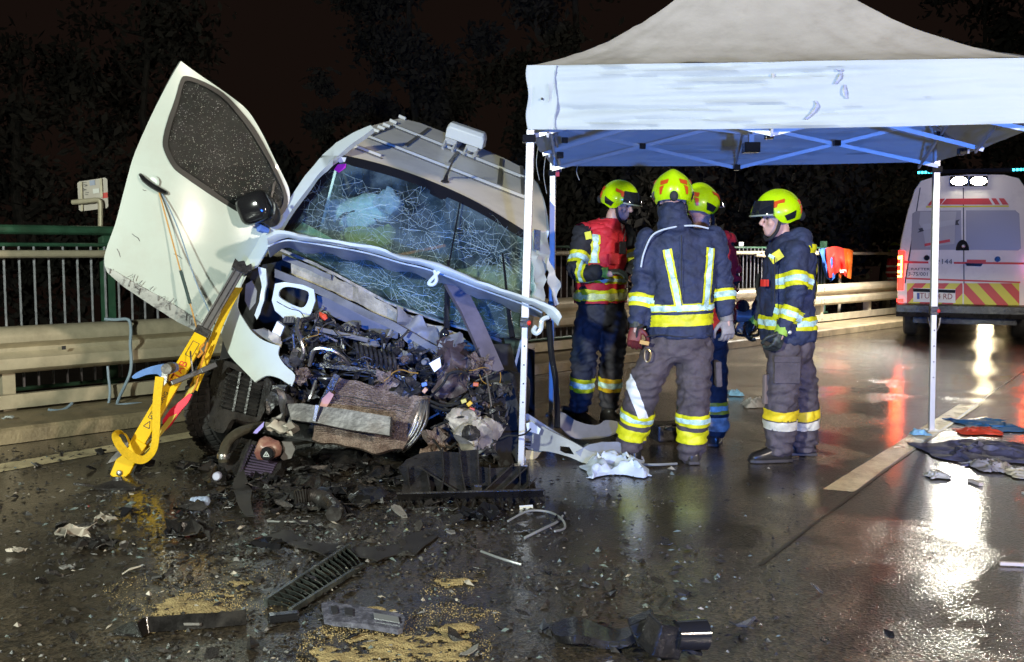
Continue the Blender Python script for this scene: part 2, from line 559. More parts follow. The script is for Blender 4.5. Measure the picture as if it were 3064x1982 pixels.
# ================================================================== THE SETTING
# ---- wet asphalt
def road_material():
    m = bpy.data.materials.new('wet_asphalt')
    m.use_nodes = True
    nt = m.node_tree
    N, L = nt.nodes.new, nt.links.new
    b = nt.nodes['Principled BSDF']
    tc = N('ShaderNodeTexCoord')
    def nz(scale, detail=4, rough=0.6, dist=0.0):
        n = N('ShaderNodeTexNoise')
        n.inputs['Scale'].default_value = scale
        n.inputs['Detail'].default_value = detail
        n.inputs['Roughness'].default_value = rough
        n.inputs['Distortion'].default_value = dist
        L(tc.outputs['Object'], n.inputs['Vector'])
        return n.outputs['Fac']
    def ramp(src, p0, p1, c0, c1):
        r = N('ShaderNodeValToRGB')
        r.color_ramp.elements[0].position = p0
        r.color_ramp.elements[1].position = p1
        r.color_ramp.elements[0].color = (*c0, 1)
        r.color_ramp.elements[1].color = (*c1, 1)
        L(src, r.inputs[0])
        return r.outputs[0]
    def mapr(src, a, b_, c, d):
        q = N('ShaderNodeMapRange')
        for i, k in enumerate((a, b_, c, d)):
            q.inputs[i + 1].default_value = k
        L(src, q.inputs[0])
        return q.outputs[0]
    big = nz(0.55, 5, 0.6, 0.6)
    mid = nz(3.2, 6, 0.65, 0.4)
    vor = N('ShaderNodeTexVoronoi')
    vor.inputs['Scale'].default_value = 75
    L(tc.outputs['Object'], vor.inputs['Vector'])
    stone = ramp(vor.outputs['Color'], 0.2, 0.9, (0.010, 0.009, 0.008), (0.125, 0.105, 0.08))
    tint = ramp(mid, 0.35, 0.7, (0.5, 0.47, 0.45), (1.25, 1.12, 0.95))
    mul = N('ShaderNodeMixRGB')
    mul.blend_type = 'MULTIPLY'
    mul.inputs[0].default_value = 1
    L(stone, mul.inputs[1])
    L(tint, mul.inputs[2])
    # oily film and standing water: where it stands the stones drown
    wet = mapr(big, 0.36, 0.53, 0.0, 1.0)
    film = N('ShaderNodeMixRGB')
    L(mapr(wet, 0, 1, 0.0, 0.62), film.inputs[0])
    L(mul.outputs[0], film.inputs[1])
    film.inputs[2].default_value = (0.03, 0.024, 0.018, 1)
    L(film.outputs[0], b.inputs['Base Color'])
    L(mapr(wet, 0, 1, 0.46, 0.36), b.inputs['Roughness'])
    b.inputs['Coat Weight'].default_value = 1.0
    b.inputs['Coat IOR'].default_value = 1.4
    L(mapr(wet, 0, 1, 0.12, 0.03), b.inputs['Coat Roughness'])
    b.inputs['Specular IOR Level'].default_value = 0.28
    fine = nz(150, 2, 0.5)
    h1 = N('ShaderNodeMath')
    h1.operation = 'ADD'
    L(fine, h1.inputs[0])
    L(vor.outputs['Distance'], h1.inputs[1])
    bp = N('ShaderNodeBump')
    bp.inputs['Distance'].default_value = 0.004
    L(mapr(wet, 0, 1, 0.55, 0.10), bp.inputs['Strength'])
    L(h1.outputs[0], bp.inputs['Height'])
    bp2 = N('ShaderNodeBump')
    bp2.inputs['Distance'].default_value = 0.02
    bp2.inputs['Strength'].default_value = 0.06
    L(mid, bp2.inputs['Height'])
    L(bp.outputs[0], bp2.inputs['Normal'])
    L(bp2.outputs[0], b.inputs['Coat Normal'])
    bp3 = N('ShaderNodeBump')
    bp3.inputs['Distance'].default_value = 0.004
    bp3.inputs['Strength'].default_value = 0.8
    L(h1.outputs[0], bp3.inputs['Height'])
    L(bp3.outputs[0], b.inputs['Normal'])
    return m
M_road = road_material()
M_paint = mat('worn_road_paint', (0.62, 0.52, 0.32), 0.16, var=0.2, vscale=6, bump=0.3, bscale=90, dirt=0.75, dirtcol=(0.09, 0.075, 0.055), dscale=4)
M_soil = mat('dark_soil', (0.03, 0.025, 0.018), 0.9, var=0.3)

b = MB()
b.add([(-30, -12, 0), (60, -12, 0), (60, 90, 0), (-30, 90, 0)], [(0, 1, 2, 3)])
tag(b.build('road', M_road, smooth=0), kind='structure')
b = MB()
b.add([(-300, -60, -0.3), (300, -60, -0.3), (300, 400, -0.3), (-300, 400, -0.3)], [(0, 1, 2, 3)])
tag(b.build('ground', M_soil, smooth=0), kind='structure')

# ---- the edge of the bridge: a line A + t*U, offset towards the road
A0 = V((-4.085, 8.0, 0))
U = V((0.96, 1.0, 0)).normalized()
NR = V((U.y, -U.x, 0))
def E(t, off, z=0.0):
    q = A0 + U * t + NR * off
    return V((q.x, q.y, z))
def RP(px, py, off):
    """where the sight line meets the upright plane at that offset"""
    r = ray(px, py)
    k = ((A0 + NR * off - EYE).dot(NR)) / r.dot(NR)
    return EYE + r * k
def extrude_profile(b, prof, t0, t1, n=2, mi=0, wob=0.0):
    rings = []
    for i in range(n):
        t = t0 + (t1 - t0) * i / (n - 1)
        w = wob * noise.noise(V((t * 0.7, 3, 1)))
        rings.append([E(t, o + w, z) for o, z in prof])
    return b.loft(rings, mi)

b = MB()
extrude_profile(b, [(-0.9, 0.004), (0.80, 0.004), (0.795, 0.10), (0.77, 0.12), (-0.9, 0.125)], -7, 40, 60, wob=0.02)
tag(b.build('kerb', M_conc, smooth=25), kind='structure')

# road markings (thin paint sheets on the asphalt)
def marking(name, pts, n=24, z=0.003):
    """pts: two opposite edges given as ground pixels (a0, a1), (b0, b1)"""
    (a0, a1), (b0, b1) = pts
    A_, B_, C_, D_ = G(*a0, z), G(*a1, z), G(*b0, z), G(*b1, z)
    rows = []
    for q0, q1 in ((A_, B_), (C_, D_)):
        row = []
        for i in range(n):
            w = q0.lerp(q1, i / (n - 1))
            j = noise.noise(w * 6.0 + V((7, 1, 0))) * 0.008
            row.append((w.x + j, w.y + j * 0.6, z))
        rows.append(row)
    m = MB()
    m.sheet(rows)
    return tag(m.build(name, M_paint, smooth=0), kind='structure')
marking('edge_line', (((-60, 1398), (760, 1260)), ((-60, 1424), (760, 1276))))
marking('lane_line', (((2462, 1464), (2868, 1211)), ((2555, 1472), (2936, 1211))), 60)
# seam in the asphalt beside the lane line
b = MB()
pts = [G(x, y, 0.003) for x, y in ((2270, 1690), (2400, 1590), (2520, 1502), (2640, 1410), (2760, 1322), (2850, 1262), (2960, 1180), (3070, 1105))]
rows = [[q + V((0.012 * noise.noise(q * 5), 0, 0.001)) for q in pts], [q + V((0.022 + 0.012 * noise.noise(q * 7), 0, 0.001)) for q in pts]]
b.sheet(rows)
tag(b.build('asphalt_seam', mat('tar_seam', (0.035, 0.03, 0.025), 0.35), smooth=0), kind='structure')

# ---- guard rail
rail = thing('guard_rail', E(0, 0), 'galvanised double-wave guard rail along the kerb behind the wreck', 'guard rail')
WP = [(0.0, .43), (.045, .445), (.085, .47), (.09, .51), (.085, .555), (.03, .585), (.005, .605), (.005, .635), (.03, .655), (.085, .685), (.09, .725), (.085, .765), (.045, .795), (.0, .812),
      (-.012, .806), (.03, .785), (.07, .755), (.075, .725), (.07, .69), (.02, .665), (-.01, .64), (-.01, .60), (.02, .575), (.07, .545), (.075, .51), (.07, .48), (.03, .455), (-.012, .44)]
t = -6.2
while t < 30:
    b = MB()
    k = len(WP)
    extrude_profile(b, WP, t, t + 3.99, 14, wob=0.012)
    b.build('rail_beam', M_galv, rail, smooth=50)
    b = MB()
    extrude_profile(b, [(-.02, .15), (.05, .15), (.05, .262), (-.02, .262)], t, t + 3.99, 8, wob=0.012)
    b.build('lower_beam', M_galv, rail, smooth=20)
    for s in (0.25, 2.25):
        b = MB()
        b.box(E(t + s, -.09, .44), (.1, .12, .7), Matrix.Rotation(math.atan2(U.y, U.x), 3, 'Z'))
        b.build('post', M_galv, rail, smooth=0)
    for tt, oo, zz in ((.1, .09, .49), (.1, .088, .545), (.1, .088, .70), (.1, .09, .745), (.1, .055, .2), (.45, .055, .2)):
        b = MB()
        b.ball(E(t + tt, oo, zz), .015, 8, 5)
        b.build('bolt', M_galv, rail)
    t += 4
# square slot, drip stains are in the material
b = MB()
q = RP(191, 1041, 0.095)
b.box(q, (.03, .01, .03), Matrix.Rotation(math.atan2(U.y, U.x), 3, 'Z'))
b.build('slot', M_text, rail, smooth=0)

# ---- bridge railing with upright bars
fence = thing('bridge_railing', E(0, -.6), 'green bridge railing with upright grey bars behind the guard rail', 'railing')
b = MB(); b.tube([E(-6, -.6, 1.6), E(1.22, -.6, 1.6)], .042, 12); b.build('handrail', M_green, fence)
b = MB(); b.tube([E(-6, -.6, 1.47), E(15.4, -.6, 1.47)], .018, 8); b.build('upper_rail', M_green, fence)
b = MB(); b.tube([E(-6, -.52, 1.395), E(15.4, -.52, 1.375)], .034, 12); b.build('middle_rail', M_galv, fence)
b = MB(); b.tube([E(-6, -.6, .22), E(15.4, -.6, .22)], .018, 8); b.build('lower_rail', M_green, fence)
bar = None
M_bar = mat('railing_bar_paint', (0.25, 0.25, 0.27), 0.4, var=0.25, vscale=20)
i = 0
t = -2.0
while t < 15.3:
    if bar is None:
        bb = MB()
        bb.tube([(0, 0, .22), (0, 0, 1.46)], .011, 6)
        bar = bb.build('bar', M_bar, None)
        bar.parent = fence
    else:
        o = bar.copy(); COL.objects.link(o); o.parent = fence
        bar_i = o
    (bar if i == 0 else o).location = E(t, -.6) - E(0, -.6)
    i += 1
    t += .125
for tt in (-4.0, 1.17, 4.6, 8.0, 11.4, 15.3):
    b = MB()
    b.box(E(tt, -.66, .8), (.11, .1, 1.6), Matrix.Rotation(math.atan2(U.y, U.x), 3, 'Z'))
    b.build('post', M_green, fence, smooth=0, bevel=.008)

# ---- tube rail with bent supports, further down the bridge
tr = thing('tube_rail', E(16, -.35), 'thin grey tube rail on bent supports beyond the coats', 'railing')
b = MB(); b.tube([E(12.6, -.45, 1.36), E(25, -.45, 1.36)], .03, 10); b.build('tube', M_galv, tr)
for tt in (13.2, 15.6, 18.6, 21.6):
    b = MB()
    b.tube(smoothpts([E(tt - .8, -.45, 1.34), E(tt - .35, -.45, 1.30), E(tt - .08, -.45, 1.1), E(tt, -.45, .7), E(tt, -.45, .1)], 5), .03, 8)
    b.build('support', M_galv, tr)

# ---- back of a small traffic sign on a bent pipe
sg = thing('traffic_sign', E(.95, -.75), 'back of a small pale sign plate with stickers on a bent pipe', 'sign')
dS = 9.55
b = MB()
q = [P(231, 549, dS), P(236, 544, dS), P(314, 532, dS), P(321, 537, dS), P(324, 618, dS), P(320, 623, dS), P(243, 633, dS), P(236, 628, dS)]
b.prism(q, (0, .008, 0))
b.build('plate', mat('sign_back', (0.5, 0.44, 0.38), 0.45, dirt=0.4, dirtcol=(0.25, 0.2, 0.16)), sg, smooth=0)
for xs in ((241, 247, 545, 632), (299, 306, 534, 590)):
    b = MB()
    b.prism([P(xs[0], xs[2], dS - .01), P(xs[1], xs[2], dS - .01), P(xs[1] + 3, xs[3], dS - .01), P(xs[0] + 3, xs[3], dS - .01)], (0, -.012, 0))
    b.build('clamp_strip', M_galv, sg, smooth=0)
for name, col, x0, y0, x1, y1 in (('blue_sticker', (.35, .38, .5), 268, 541, 284, 556), ('white_sticker', (.7, .68, .64), 278, 566, 297, 580), ('red_sticker', (.6, .04, .03), 306, 578, 322, 594)):
    b = MB()
    b.prism([P(x0, y0, dS - .004), P(x1, y0 - 2, dS - .004), P(x1 + 1, y1 - 2, dS - .004), P(x0 + 1, y1, dS - .004)], (0, -.004, 0))
    b.build(name, mat(name + '_mat', col, .5), sg, smooth=0)
b = MB()
rr = random.Random(3)
for k in range(7):
    x, y = 251 + rr.uniform(0, 9), 546 + k * 6
    b.beam(P(x - 4, y, dS - .006), P(x + 5, y + rr.uniform(-4, 6), dS - .006), .004, .007, (0, 1, 0))
b.build('scribble', M_text, sg, smooth=0)
b = MB()
b.tube(smoothpts([P(216, 606, dS - .05), P(270, 601, dS - .05), P(290, 599, dS - .05), P(300, 606, dS - .05), P(301, 640, dS - .05), P(301, 760, dS - .05)], 5), .024, 10)
b.build('pipe', M_galv, sg)

# ---- grey cable hanging over the guard rail
def cable(name, pts, offs, r, material, label, cat='cable', group=None):
    q = smoothpts([RP(x, y, o) for (x, y), o in zip(pts, offs)], 6)
    m = MB()
    m.tube(q, r, 7)
    o = m.build(name, material, None, loc=q[-1])
    return tag(o, label, cat, group)
cable('cable', [(312, 955), (345, 957), (375, 955), (388, 962), (392, 990), (390, 1030), (393, 1080), (389, 1118), (372, 1158), (357, 1190), (350, 1215), (357, 1248), (362, 1288)],
      [.0, .05, .10, .13, .13, .14, .14, .14, .15, .2, .25, .4, .55], .0135, M_cord, 'long grey cable looped over the guard rail and down to the kerb')
cable('cable', [(322, 1096), (325, 1130), (329, 1165), (328, 1188), (324, 1212)], [.11, .11, .11, .12, .12], .011, M_cord, 'short grey cable hanging below the rail, left of the long loop')
cable('cable', [(350, 1213), (380, 1210), (420, 1208), (470, 1214), (520, 1206)], [.25, .3, .3, .3, .3], .012, M_cord, 'grey cable lying level along the kerb behind the yellow strut')
cable('cable', [(145, 1226), (175, 1229), (198, 1222), (216, 1207)], [.2, .2, .18, .15], .012, M_cord, 'stub of grey cable on the kerb left of the loops')

# ---- coats hung over the tube rail
def drape(name, label, col, px0, px1, py0, py1, off, seed, lean=0):
    rr = random.Random(seed)
    rows = []
    nr, nc = 14, 12
    for i in range(nr):
        row = []
        for j in range(nc):
            u_, v_ = j / (nc - 1), i / (nr - 1)
            w = 1 - 0.35 * v_ * abs(math.sin(seed + 2.1))
            x = (px0 + px1) / 2 + (px1 - px0) * (u_ - .5) * w + lean * v_
            y = py0 + (py1 - py0) * v_ + 8 * math.sin(u_ * 3.1) * -(1 - v_) + 9 * v_ * math.sin(u_ * 6 + seed)
            o = off + .07 * math.sin(v_ * 2.6) + .035 * math.sin(u_ * 14 + seed) * (0.3 + v_) + .02 * math.sin(v_ * 9 + u_ * 5)
            row.append(RP(x, y, o))
        rows.append(row)
    m = MB()
    m.sheet(rows, .02)
    mm = mat(name + str(seed), col, .7, var=.15, bump=.3, bscale=14)
    return tag(m.build(name, mm, None, smooth=60, loc=rows[-1][0]), label, 'jacket')
drape('jacket', 'red jacket hung over the tube rail between blue and orange ones', (.62, .03, .02), 2470, 2522, 746, 822, -.38, 1, 8)
drape('jacket', 'orange jacket hung over the tube rail nearest the ambulance', (.72, .13, .01), 2504, 2550, 752, 826, -.44, 2)
drape('jacket', 'blue jacket hung over the tube rail under the red one', (.03, .11, .42), 2452, 2492, 750, 834, -.42, 5, 14)
b = MB(); b.prism([RP(2513, 808, -.28), RP(2532, 807, -.28), RP(2533, 816, -.28), RP(2514, 817, -.28)], (0, .01, 0))
tag(b.build('reflective_strip', mat('bright_refl', (.8, .75, .7), .4), None, loc=RP(2520, 812, -.28)), 'white reflective strip at the hem of the red jacket', 'strip')

# white marker plate on the railing
b = MB(); b.box(RP(2217, 731, -.6), (.14, .02, .07), Matrix.Rotation(math.atan2(U.y, U.x), 3, 'Z'))
tag(b.build('marker_plate', mat('marker_white', (.6, .58, .55), .5), None, loc=RP(2217, 735, -.6), bevel=.004), 'small white plate on top of the far railing', 'plate')

# ---- trees and shrubs beyond the bridge
def tree(px, base_d, h, crown_r, crown_z, leaf, n, seed, label, name='tree', trunk=.16, squash=1.0, group='trees beyond the bridge'):
    rr = random.Random(seed)
    r0 = ray(px, 750)
    base = V((r0.x * base_d, base_d, -.3))
    th = thing(name, base, label, 'tree' if name == 'tree' else 'shrub', group)
    m = MB()
    top = base + V((rr.uniform(-.4, .4), rr.uniform(-.4, .4), h * .9))
    pts = [base.lerp(top, k / 6) + V((rr.uniform(-.12, .12), rr.uniform(-.12, .12), 0)) * (k > 0) for k in range(7)]
    m.tube(pts, [trunk * (1 - .13 * k) for k in range(7)], 8)
    limbs = []
    for k in range(16):
        s = rr.uniform(.25, .95)
        p0 = base.lerp(top, s)
        a = rr.uniform(0, 6.28)
        ln = crown_r * rr.uniform(.5, .95) * (1.1 - .5 * s)
        p1 = p0 + V((math.cos(a) * ln, math.sin(a) * ln, ln * rr.uniform(.1, .7)))
        pm = p0.lerp(p1, .5) + V((0, 0, -.1 * ln))
        m.tube([p0, pm, p1], [trunk * .35, trunk * .22, trunk * .08], 5)
        limbs += [p1, pm]
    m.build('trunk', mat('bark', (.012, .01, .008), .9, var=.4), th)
    # leaf clumps
    cl = []
    for k in range(46):
        if rr.random() < .5 and limbs:
            c = rr.choice(limbs) + V((rr.gauss(0, .3), rr.gauss(0, .3), rr.gauss(0, .3)))
        else:
            a, ph = rr.uniform(0, 6.28), rr.uniform(-1, 1)
            rad = crown_r * rr.uniform(.55, 1.0) * math.sqrt(max(0, 1 - ph * ph * .7))
            c = base + V((math.cos(a) * rad, math.sin(a) * rad, crown_z + ph * h * .42 * squash))
        cl.append((c, crown_r * rr.uniform(.16, .34)))
    vs, fs = [], []
    for k in range(n):
        c, cr = rr.choice(cl)
        q = c + V((rr.gauss(0, .5), rr.gauss(0, .5), rr.gauss(0, .45))) * cr
        d = V((rr.gauss(0, 1), rr.gauss(0, 1), rr.gauss(0, 1))).normalized()
        e = d.orthogonal().normalized()
        e = Matrix.Rotation(rr.uniform(0, 6.28), 3, d) @ e
        f = d.cross(e)
        l = leaf * rr.uniform(.6, 1.4)
        o = len(vs)
        vs += [q - e * l, q + f * l * .45, q + e * l, q - f * l * .45]
        fs.append((o, o + 1, o + 2, o + 3))
    me = bpy.data.meshes.new('crown')
    me.from_pydata([tuple(q - base) for q in vs], [], fs)
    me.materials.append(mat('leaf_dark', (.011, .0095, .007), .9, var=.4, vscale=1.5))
    o = finish('crown', me, th, 0)
    return th
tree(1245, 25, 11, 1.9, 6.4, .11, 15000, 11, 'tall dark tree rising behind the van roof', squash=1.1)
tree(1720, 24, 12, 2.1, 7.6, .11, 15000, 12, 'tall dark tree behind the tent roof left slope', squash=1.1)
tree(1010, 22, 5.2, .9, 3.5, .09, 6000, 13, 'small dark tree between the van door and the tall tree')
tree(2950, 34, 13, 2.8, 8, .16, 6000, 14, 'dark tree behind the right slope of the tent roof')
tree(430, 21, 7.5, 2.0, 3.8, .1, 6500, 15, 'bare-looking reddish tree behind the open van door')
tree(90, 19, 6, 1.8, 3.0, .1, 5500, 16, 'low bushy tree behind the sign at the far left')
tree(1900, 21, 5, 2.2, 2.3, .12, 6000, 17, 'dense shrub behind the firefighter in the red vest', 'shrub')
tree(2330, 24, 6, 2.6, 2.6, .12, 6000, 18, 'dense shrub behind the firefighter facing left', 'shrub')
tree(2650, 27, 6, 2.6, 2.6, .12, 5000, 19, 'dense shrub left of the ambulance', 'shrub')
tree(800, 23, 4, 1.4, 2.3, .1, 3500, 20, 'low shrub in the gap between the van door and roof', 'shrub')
# ================================================================== THE POP-UP TENT
TFL, TBR = G(1559, 1395), G(2787, 1290)
TBL = P(1650, 900, 8.62); TBL.z = 0
TFR = TFL + (TBR - TBL)
tent = thing('pop_up_tent', (TFL + TBR) / 2, 'white pop-up tent on aluminium posts sheltering the firefighters', 'tent')
def zat(px, py, d): return P(px, py, d).z
tc_ = {  # corner: (ground, top-of-valance z, bottom-of-valance z, top xy)
}
FLt = P(1583, 197, TFL.y); FLb = P(1583, 388, TFL.y)
FRx = V((TFR.x, TFR.y, 0))
def pix(w):
    r = w - EYE
    yy = r.dot(_f)
    return CX + F * r.x / yy, CY - F * r.dot(_u) / yy
frp = pix(V((TFR.x, TFR.y, 2.2)))[0]
FRt = P(frp, 172, TFR.y); FRb = P(frp, 367, TFR.y)
BLb = P(1655, 497, TBL.y); BLt = BLb + V((0, 0, .42))
BRb = P(2800, 484, TBR.y); BRt = BRb + V((0, 0, .42))
PEAK = (FLt + FRt + BLt + BRt) / 4 + V((0, 0, 1.12))

def roof_side(a, b_, name, n=64, m=28):
    rows = []
    for i in range(m):
        s = i / (m - 1)
        row = []
        for j in range(n):
            u_ = j / (n - 1)
            e = a.lerp(b_, u_)
            q = e.lerp(PEAK, s)
            zz = e.z + (PEAK.z - e.z) * (0.30 * s + 0.70 * s ** 1.9)
            zz -= .05 * math.sin(math.pi * u_) * math.sin(math.pi * s) * (1 - s)
            w = .007 * noise.noise(V((q.x * 9 + q.y * 4, q.y * 1.5, s * 2))) + .018 * (1 - s) * noise.noise(V((u_ * 26, s * 2.2, a.x))) * (.2 + s) + .008 * noise.noise(V((u_ * 7, s * 22, a.y)))
            row.append(V((q.x, q.y, zz + w)))
        rows.append(row)
    k = MB()
    k.sheet(rows, 0)
    return k.build(name, M_tentroof, tent, smooth=60)
for a, b_ in ((FLt, FRt), (FRt, BRt), (BRt, BLt), (BLt, FLt)):
    roof_side(a, b_, 'roof_panel')

def valance_point(at, bt, ab, bb_, seed, out, u_, s):
    q = at.lerp(bt, u_).lerp(ab.lerp(bb_, u_), s)
    w = .014 * noise.noise(V((u_ * 4 + seed, s * 9, 2.0))) + .034 * noise.noise(V((u_ * 2.2 + seed, s * 13 + u_ * 2.5, 7.0))) * math.sin(math.pi * min(1, u_ * 1.2 + .05))
    w += .008 * noise.noise(V((u_ * 9 + seed, s * 24 + u_ * 9, 4.0)))
    if u_ < .05: w += .02 * math.sin(u_ * 150) * (1 - u_ / .05)
    return q + out * w + V((0, 0, -.015 * math.sin(math.pi * u_) * s))
def valance(at, bt, ab, bb_, seed, out, n=90, m=26):
    rows = [[valance_point(at, bt, ab, bb_, seed, out, j / (n - 1), i / (m - 1)) for j in range(n)] for i in range(m)]
    k = MB()
    k.sheet(rows, 0)
    return k.build('valance', M_tent, tent, smooth=60)
outF = (TFL - TBL).normalized()
outL = (TFL - TFR).normalized()
vf = valance(FLt, FRt, FLb, FRb, 1.3, outF)
valance(FRt, BRt, FRb, BRb, 4.1, -outL)
valance(BRt, BLt, BRb, BLb, 7.7, -outF)
valance(BLt, FLt, BLb, FLb, 9.2, outL)
# corner sleeve flap, its seam, an eyelet, a patch and two fabric ties on the front valance
def VF(px, py, lift=.012):
    """point on the front valance plane"""
    r = ray(px, py)
    nrm = (FRt - FLt).cross(FLb - FLt).normalized()
    k = (FLt - EYE).dot(nrm) / r.dot(nrm)
    q = EYE + r * k
    return q - r.normalized() * lift
b = MB()
rows = [[VF(x + 4 * math.sin(y * .05 + x), y, .03 + .012 * math.sin(x * .2)) for x in (1577, 1590, 1605, 1622, 1640, 1655, 1664)] for y in range(196, 389, 12)]
b.sheet(rows, .004)
b.build('corner_flap', M_tent, tent, smooth=60)
b = MB(); b.ball(VF(1622, 296, .05), .008, 8, 6); b.build('eyelet', M_text, tent)
def FV(px, py, lift):
    """point on the wrinkled front valance"""
    w = VF(px, py, 0)
    u_ = (w - FLt).dot(FRt - FLt) / (FRt - FLt).length_squared
    e0, e1 = FLt.lerp(FRt, u_), FLb.lerp(FRb, u_)
    s_ = (w.z - e0.z) / (e1.z - e0.z)
    return valance_point(FLt, FRt, FLb, FRb, 1.3, outF, u_, s_) + outF * lift
M_tie = mat('tent_tie', (.36, .38, .5), .6, var=.1)
for pts in (((2500, 206), (2512, 212), (2520, 208)), ((2516, 214), (2508, 232), (2494, 250)), ((2522, 252), (2522, 272), (2526, 292)), ((2434, 298), (2438, 312), (2428, 328), (2412, 342), (2400, 352))):
    b = MB()
    c = smoothpts([(x, y, .012 + .018 * math.sin(math.pi * i / (len(pts) - 1))) for i, (x, y) in enumerate(pts)], 4)
    rows = [[FV(x + o_, y, l_) for x, y, l_ in c] for o_ in (-3.5, 0, 3.5)]
    b.sheet(rows, .003)
    b.build('fabric_tie', M_tie, tent, smooth=60)

# posts: outer square tube, inner tube, foot plate, push-button clamp
def tpost(top, foot, w=.05, zc=.95):
    mid = foot.lerp(top, zc / top.z)
    d = (top - foot).normalized()
    b = MB(); b.beam(mid, top, w, w, outF); o = b.build('post', M_post, tent, smooth=0, bevel=.005)
    b = MB(); b.beam(foot, mid + d * .05, w * .8, w * .8, outF); b.build('inner_tube', M_post, o, smooth=0, bevel=.004)
    b = MB(); b.beam(mid - d * .03, mid + d * .035, w * 1.25, w * 1.25, outF); b.build('clamp', M_black, o, smooth=0, bevel=.004)
    b = MB(); b.ball(mid + V((w * .5, -w * .55, 0)), .017, 8, 6); b.build('push_button', M_red, o)
    b = MB(); b.box(foot + V((0, 0, .006)), (.09, .09, .012)); b.build('foot_plate', M_post, o, smooth=0)
    for k in range(4):
        b = MB(); q = foot.lerp(mid, .45 + .13 * k); b.ball(q + V((0, -w * .41, 0)), .006, 6, 4); b.build('pin_hole', M_text, o)
tpost(P(1588, 388, TFL.y), TFL)
tpost(BLb + V((.0, 0, .36)), TBL + V((0, 0, 0)))
tpost(BRb + V((0, 0, .36)), TBR)
tpost(FRb + V((0, 0, .36)), TFR)
# folding frame
def sc_bars(a, b_):
    a, b_ = a + V((0, 0, .02)), b_ + V((0, 0, .02))
    m_ = a.lerp(b_, .5)
    hi, lo = V((0, 0, .30)), V((0, 0, -.06))
    inn = ((FLb + FRb + BLb + BRb) / 4 - m_); inn.z = 0; inn = inn.normalized() * .05
    for p0, p1 in ((a + hi, m_ + lo), (a + lo, m_ + hi), (b_ + hi, m_ + lo), (b_ + lo, m_ + hi)):
        k = MB(); k.beam(p0 + inn, p1 + inn, .014, .028); k.build('scissor_bar', M_post, tent, smooth=0)
        inn = inn * 1.35
    for q in (m_ + lo, m_ + hi, a.lerp(m_, .5) + (hi + lo) / 2, b_.lerp(m_, .5) + (hi + lo) / 2):
        k = MB(); k.box(q + inn * .8, (.05, .05, .045)); k.build('joint_bracket', M_blackg, tent, smooth=0, bevel=.004)
for a, b_ in ((FLb, FRb), (FRb, BRb), (BRb, BLb), (BLb, FLb)):
    sc_bars(a, b_)
C0 = (FLb + FRb + BLb + BRb) / 4 + V((0, 0, .1))
k = MB(); k.beam(C0 - V((0, 0, .1)), PEAK - V((0, 0, .05)), .035, .035); k.build('centre_mast', M_post, tent, smooth=0)
k = MB(); k.box(C0 - V((0, 0, .1)), (.11, .11, .07)); k.build('joint_bracket', M_blackg, tent, smooth=0, bevel=.004)
for a, b_ in ((FLb, FRb), (FRb, BRb), (BRb, BLb), (BLb, FLb)):
    m_ = a.lerp(b_, .5)
    k = MB(); k.beam(m_ + V((0, 0, .3)), C0, .014, .028); k.build('centre_bar', M_post, tent, smooth=0)
    k = MB(); k.beam(m_ - V((0, 0, .03)), C0 + V((0, 0, .3)), .014, .028); k.build('centre_bar', M_post, tent, smooth=0)
for q in (BLb, BRb, FRb, FLb):
    k = MB(); k.box(q + V((0, 0, -.06)), (.085, .085, .05)); k.build('slider_bracket', M_blackg, tent, smooth=0, bevel=.006)
# loose threads at the rear left corner
for x, y0, y1 in ((1610, 440, 540), (1632, 470, 580), (1730, 490, 540)):
    b = MB(); b.tube(smoothpts([P(x, y0, TBL.y - .1), P(x - 5, (y0 + y1) / 2, TBL.y - .1), P(x + 4, y1, TBL.y - .1)], 4), .003, 5); b.build('loose_thread', M_post, tent)
b = MB(); b.box(P(1668, 518, TBL.y - .05), (.03, .03, .06)); b.build('pull_tab', M_red, tent, smooth=0)
# ================================================================== AMBULANCE
AG = G(2882, 1020)
amb = thing('ambulance', AG, 'white ambulance van seen from behind, red and yellow chevrons, roof lights lit', 'ambulance')
AY = V((.45, 1, 0)).normalized()
AX = V((AY.y, -AY.x, 0))
def L(x, y, z): return AG + AX * x + AY * y + V((0, 0, z))
sa = AG.y / F
def AP(px, py, out=.01):
    """point on the rear face plane from photo pixels"""
    r = ray(px, py)
    k = (AG - EYE).dot(AY) / r.dot(AY)
    return EYE + r * k - AY * out
prof = [(-.97, .42), (-1.0, .75), (-1.0, 1.15), (-.965, 1.6), (-.88, 2.05), (-.79, 2.38), (-.70, 2.52), (-.5, 2.58), (0, 2.6), (.5, 2.58), (.70, 2.52), (.79, 2.38), (.88, 2.05), (.965, 1.6), (1.0, 1.15), (1.0, .75), (.97, .42)]
b = MB()
rings = []
for y, k in ((0, .985), (.03, 1.0), (.5, 1.0), (4.0, 1.0), (4.6, .97), (5.2, .9)):
    top = 2.6 if y < 4.1 else (2.4 if y < 5 else 1.35)
    rings.append([L(x * k, y, .42 + (z - .42) * (top - .42) / 2.18) for x, z in prof])
b.loft(rings)
b.build('body', M_amb, amb, smooth=35, bevel=.0)
def aquad(name, pts, m, thick=.006, out=.004, parent=amb):
    k = MB()
    k.prism([AP(x, y, out) for x, y in pts], -AY * thick)
    return k.build(name, m, parent, smooth=0)
M_panel = mat('ambulance_window_film', (.36, .34, .33), .25, coat=.3)
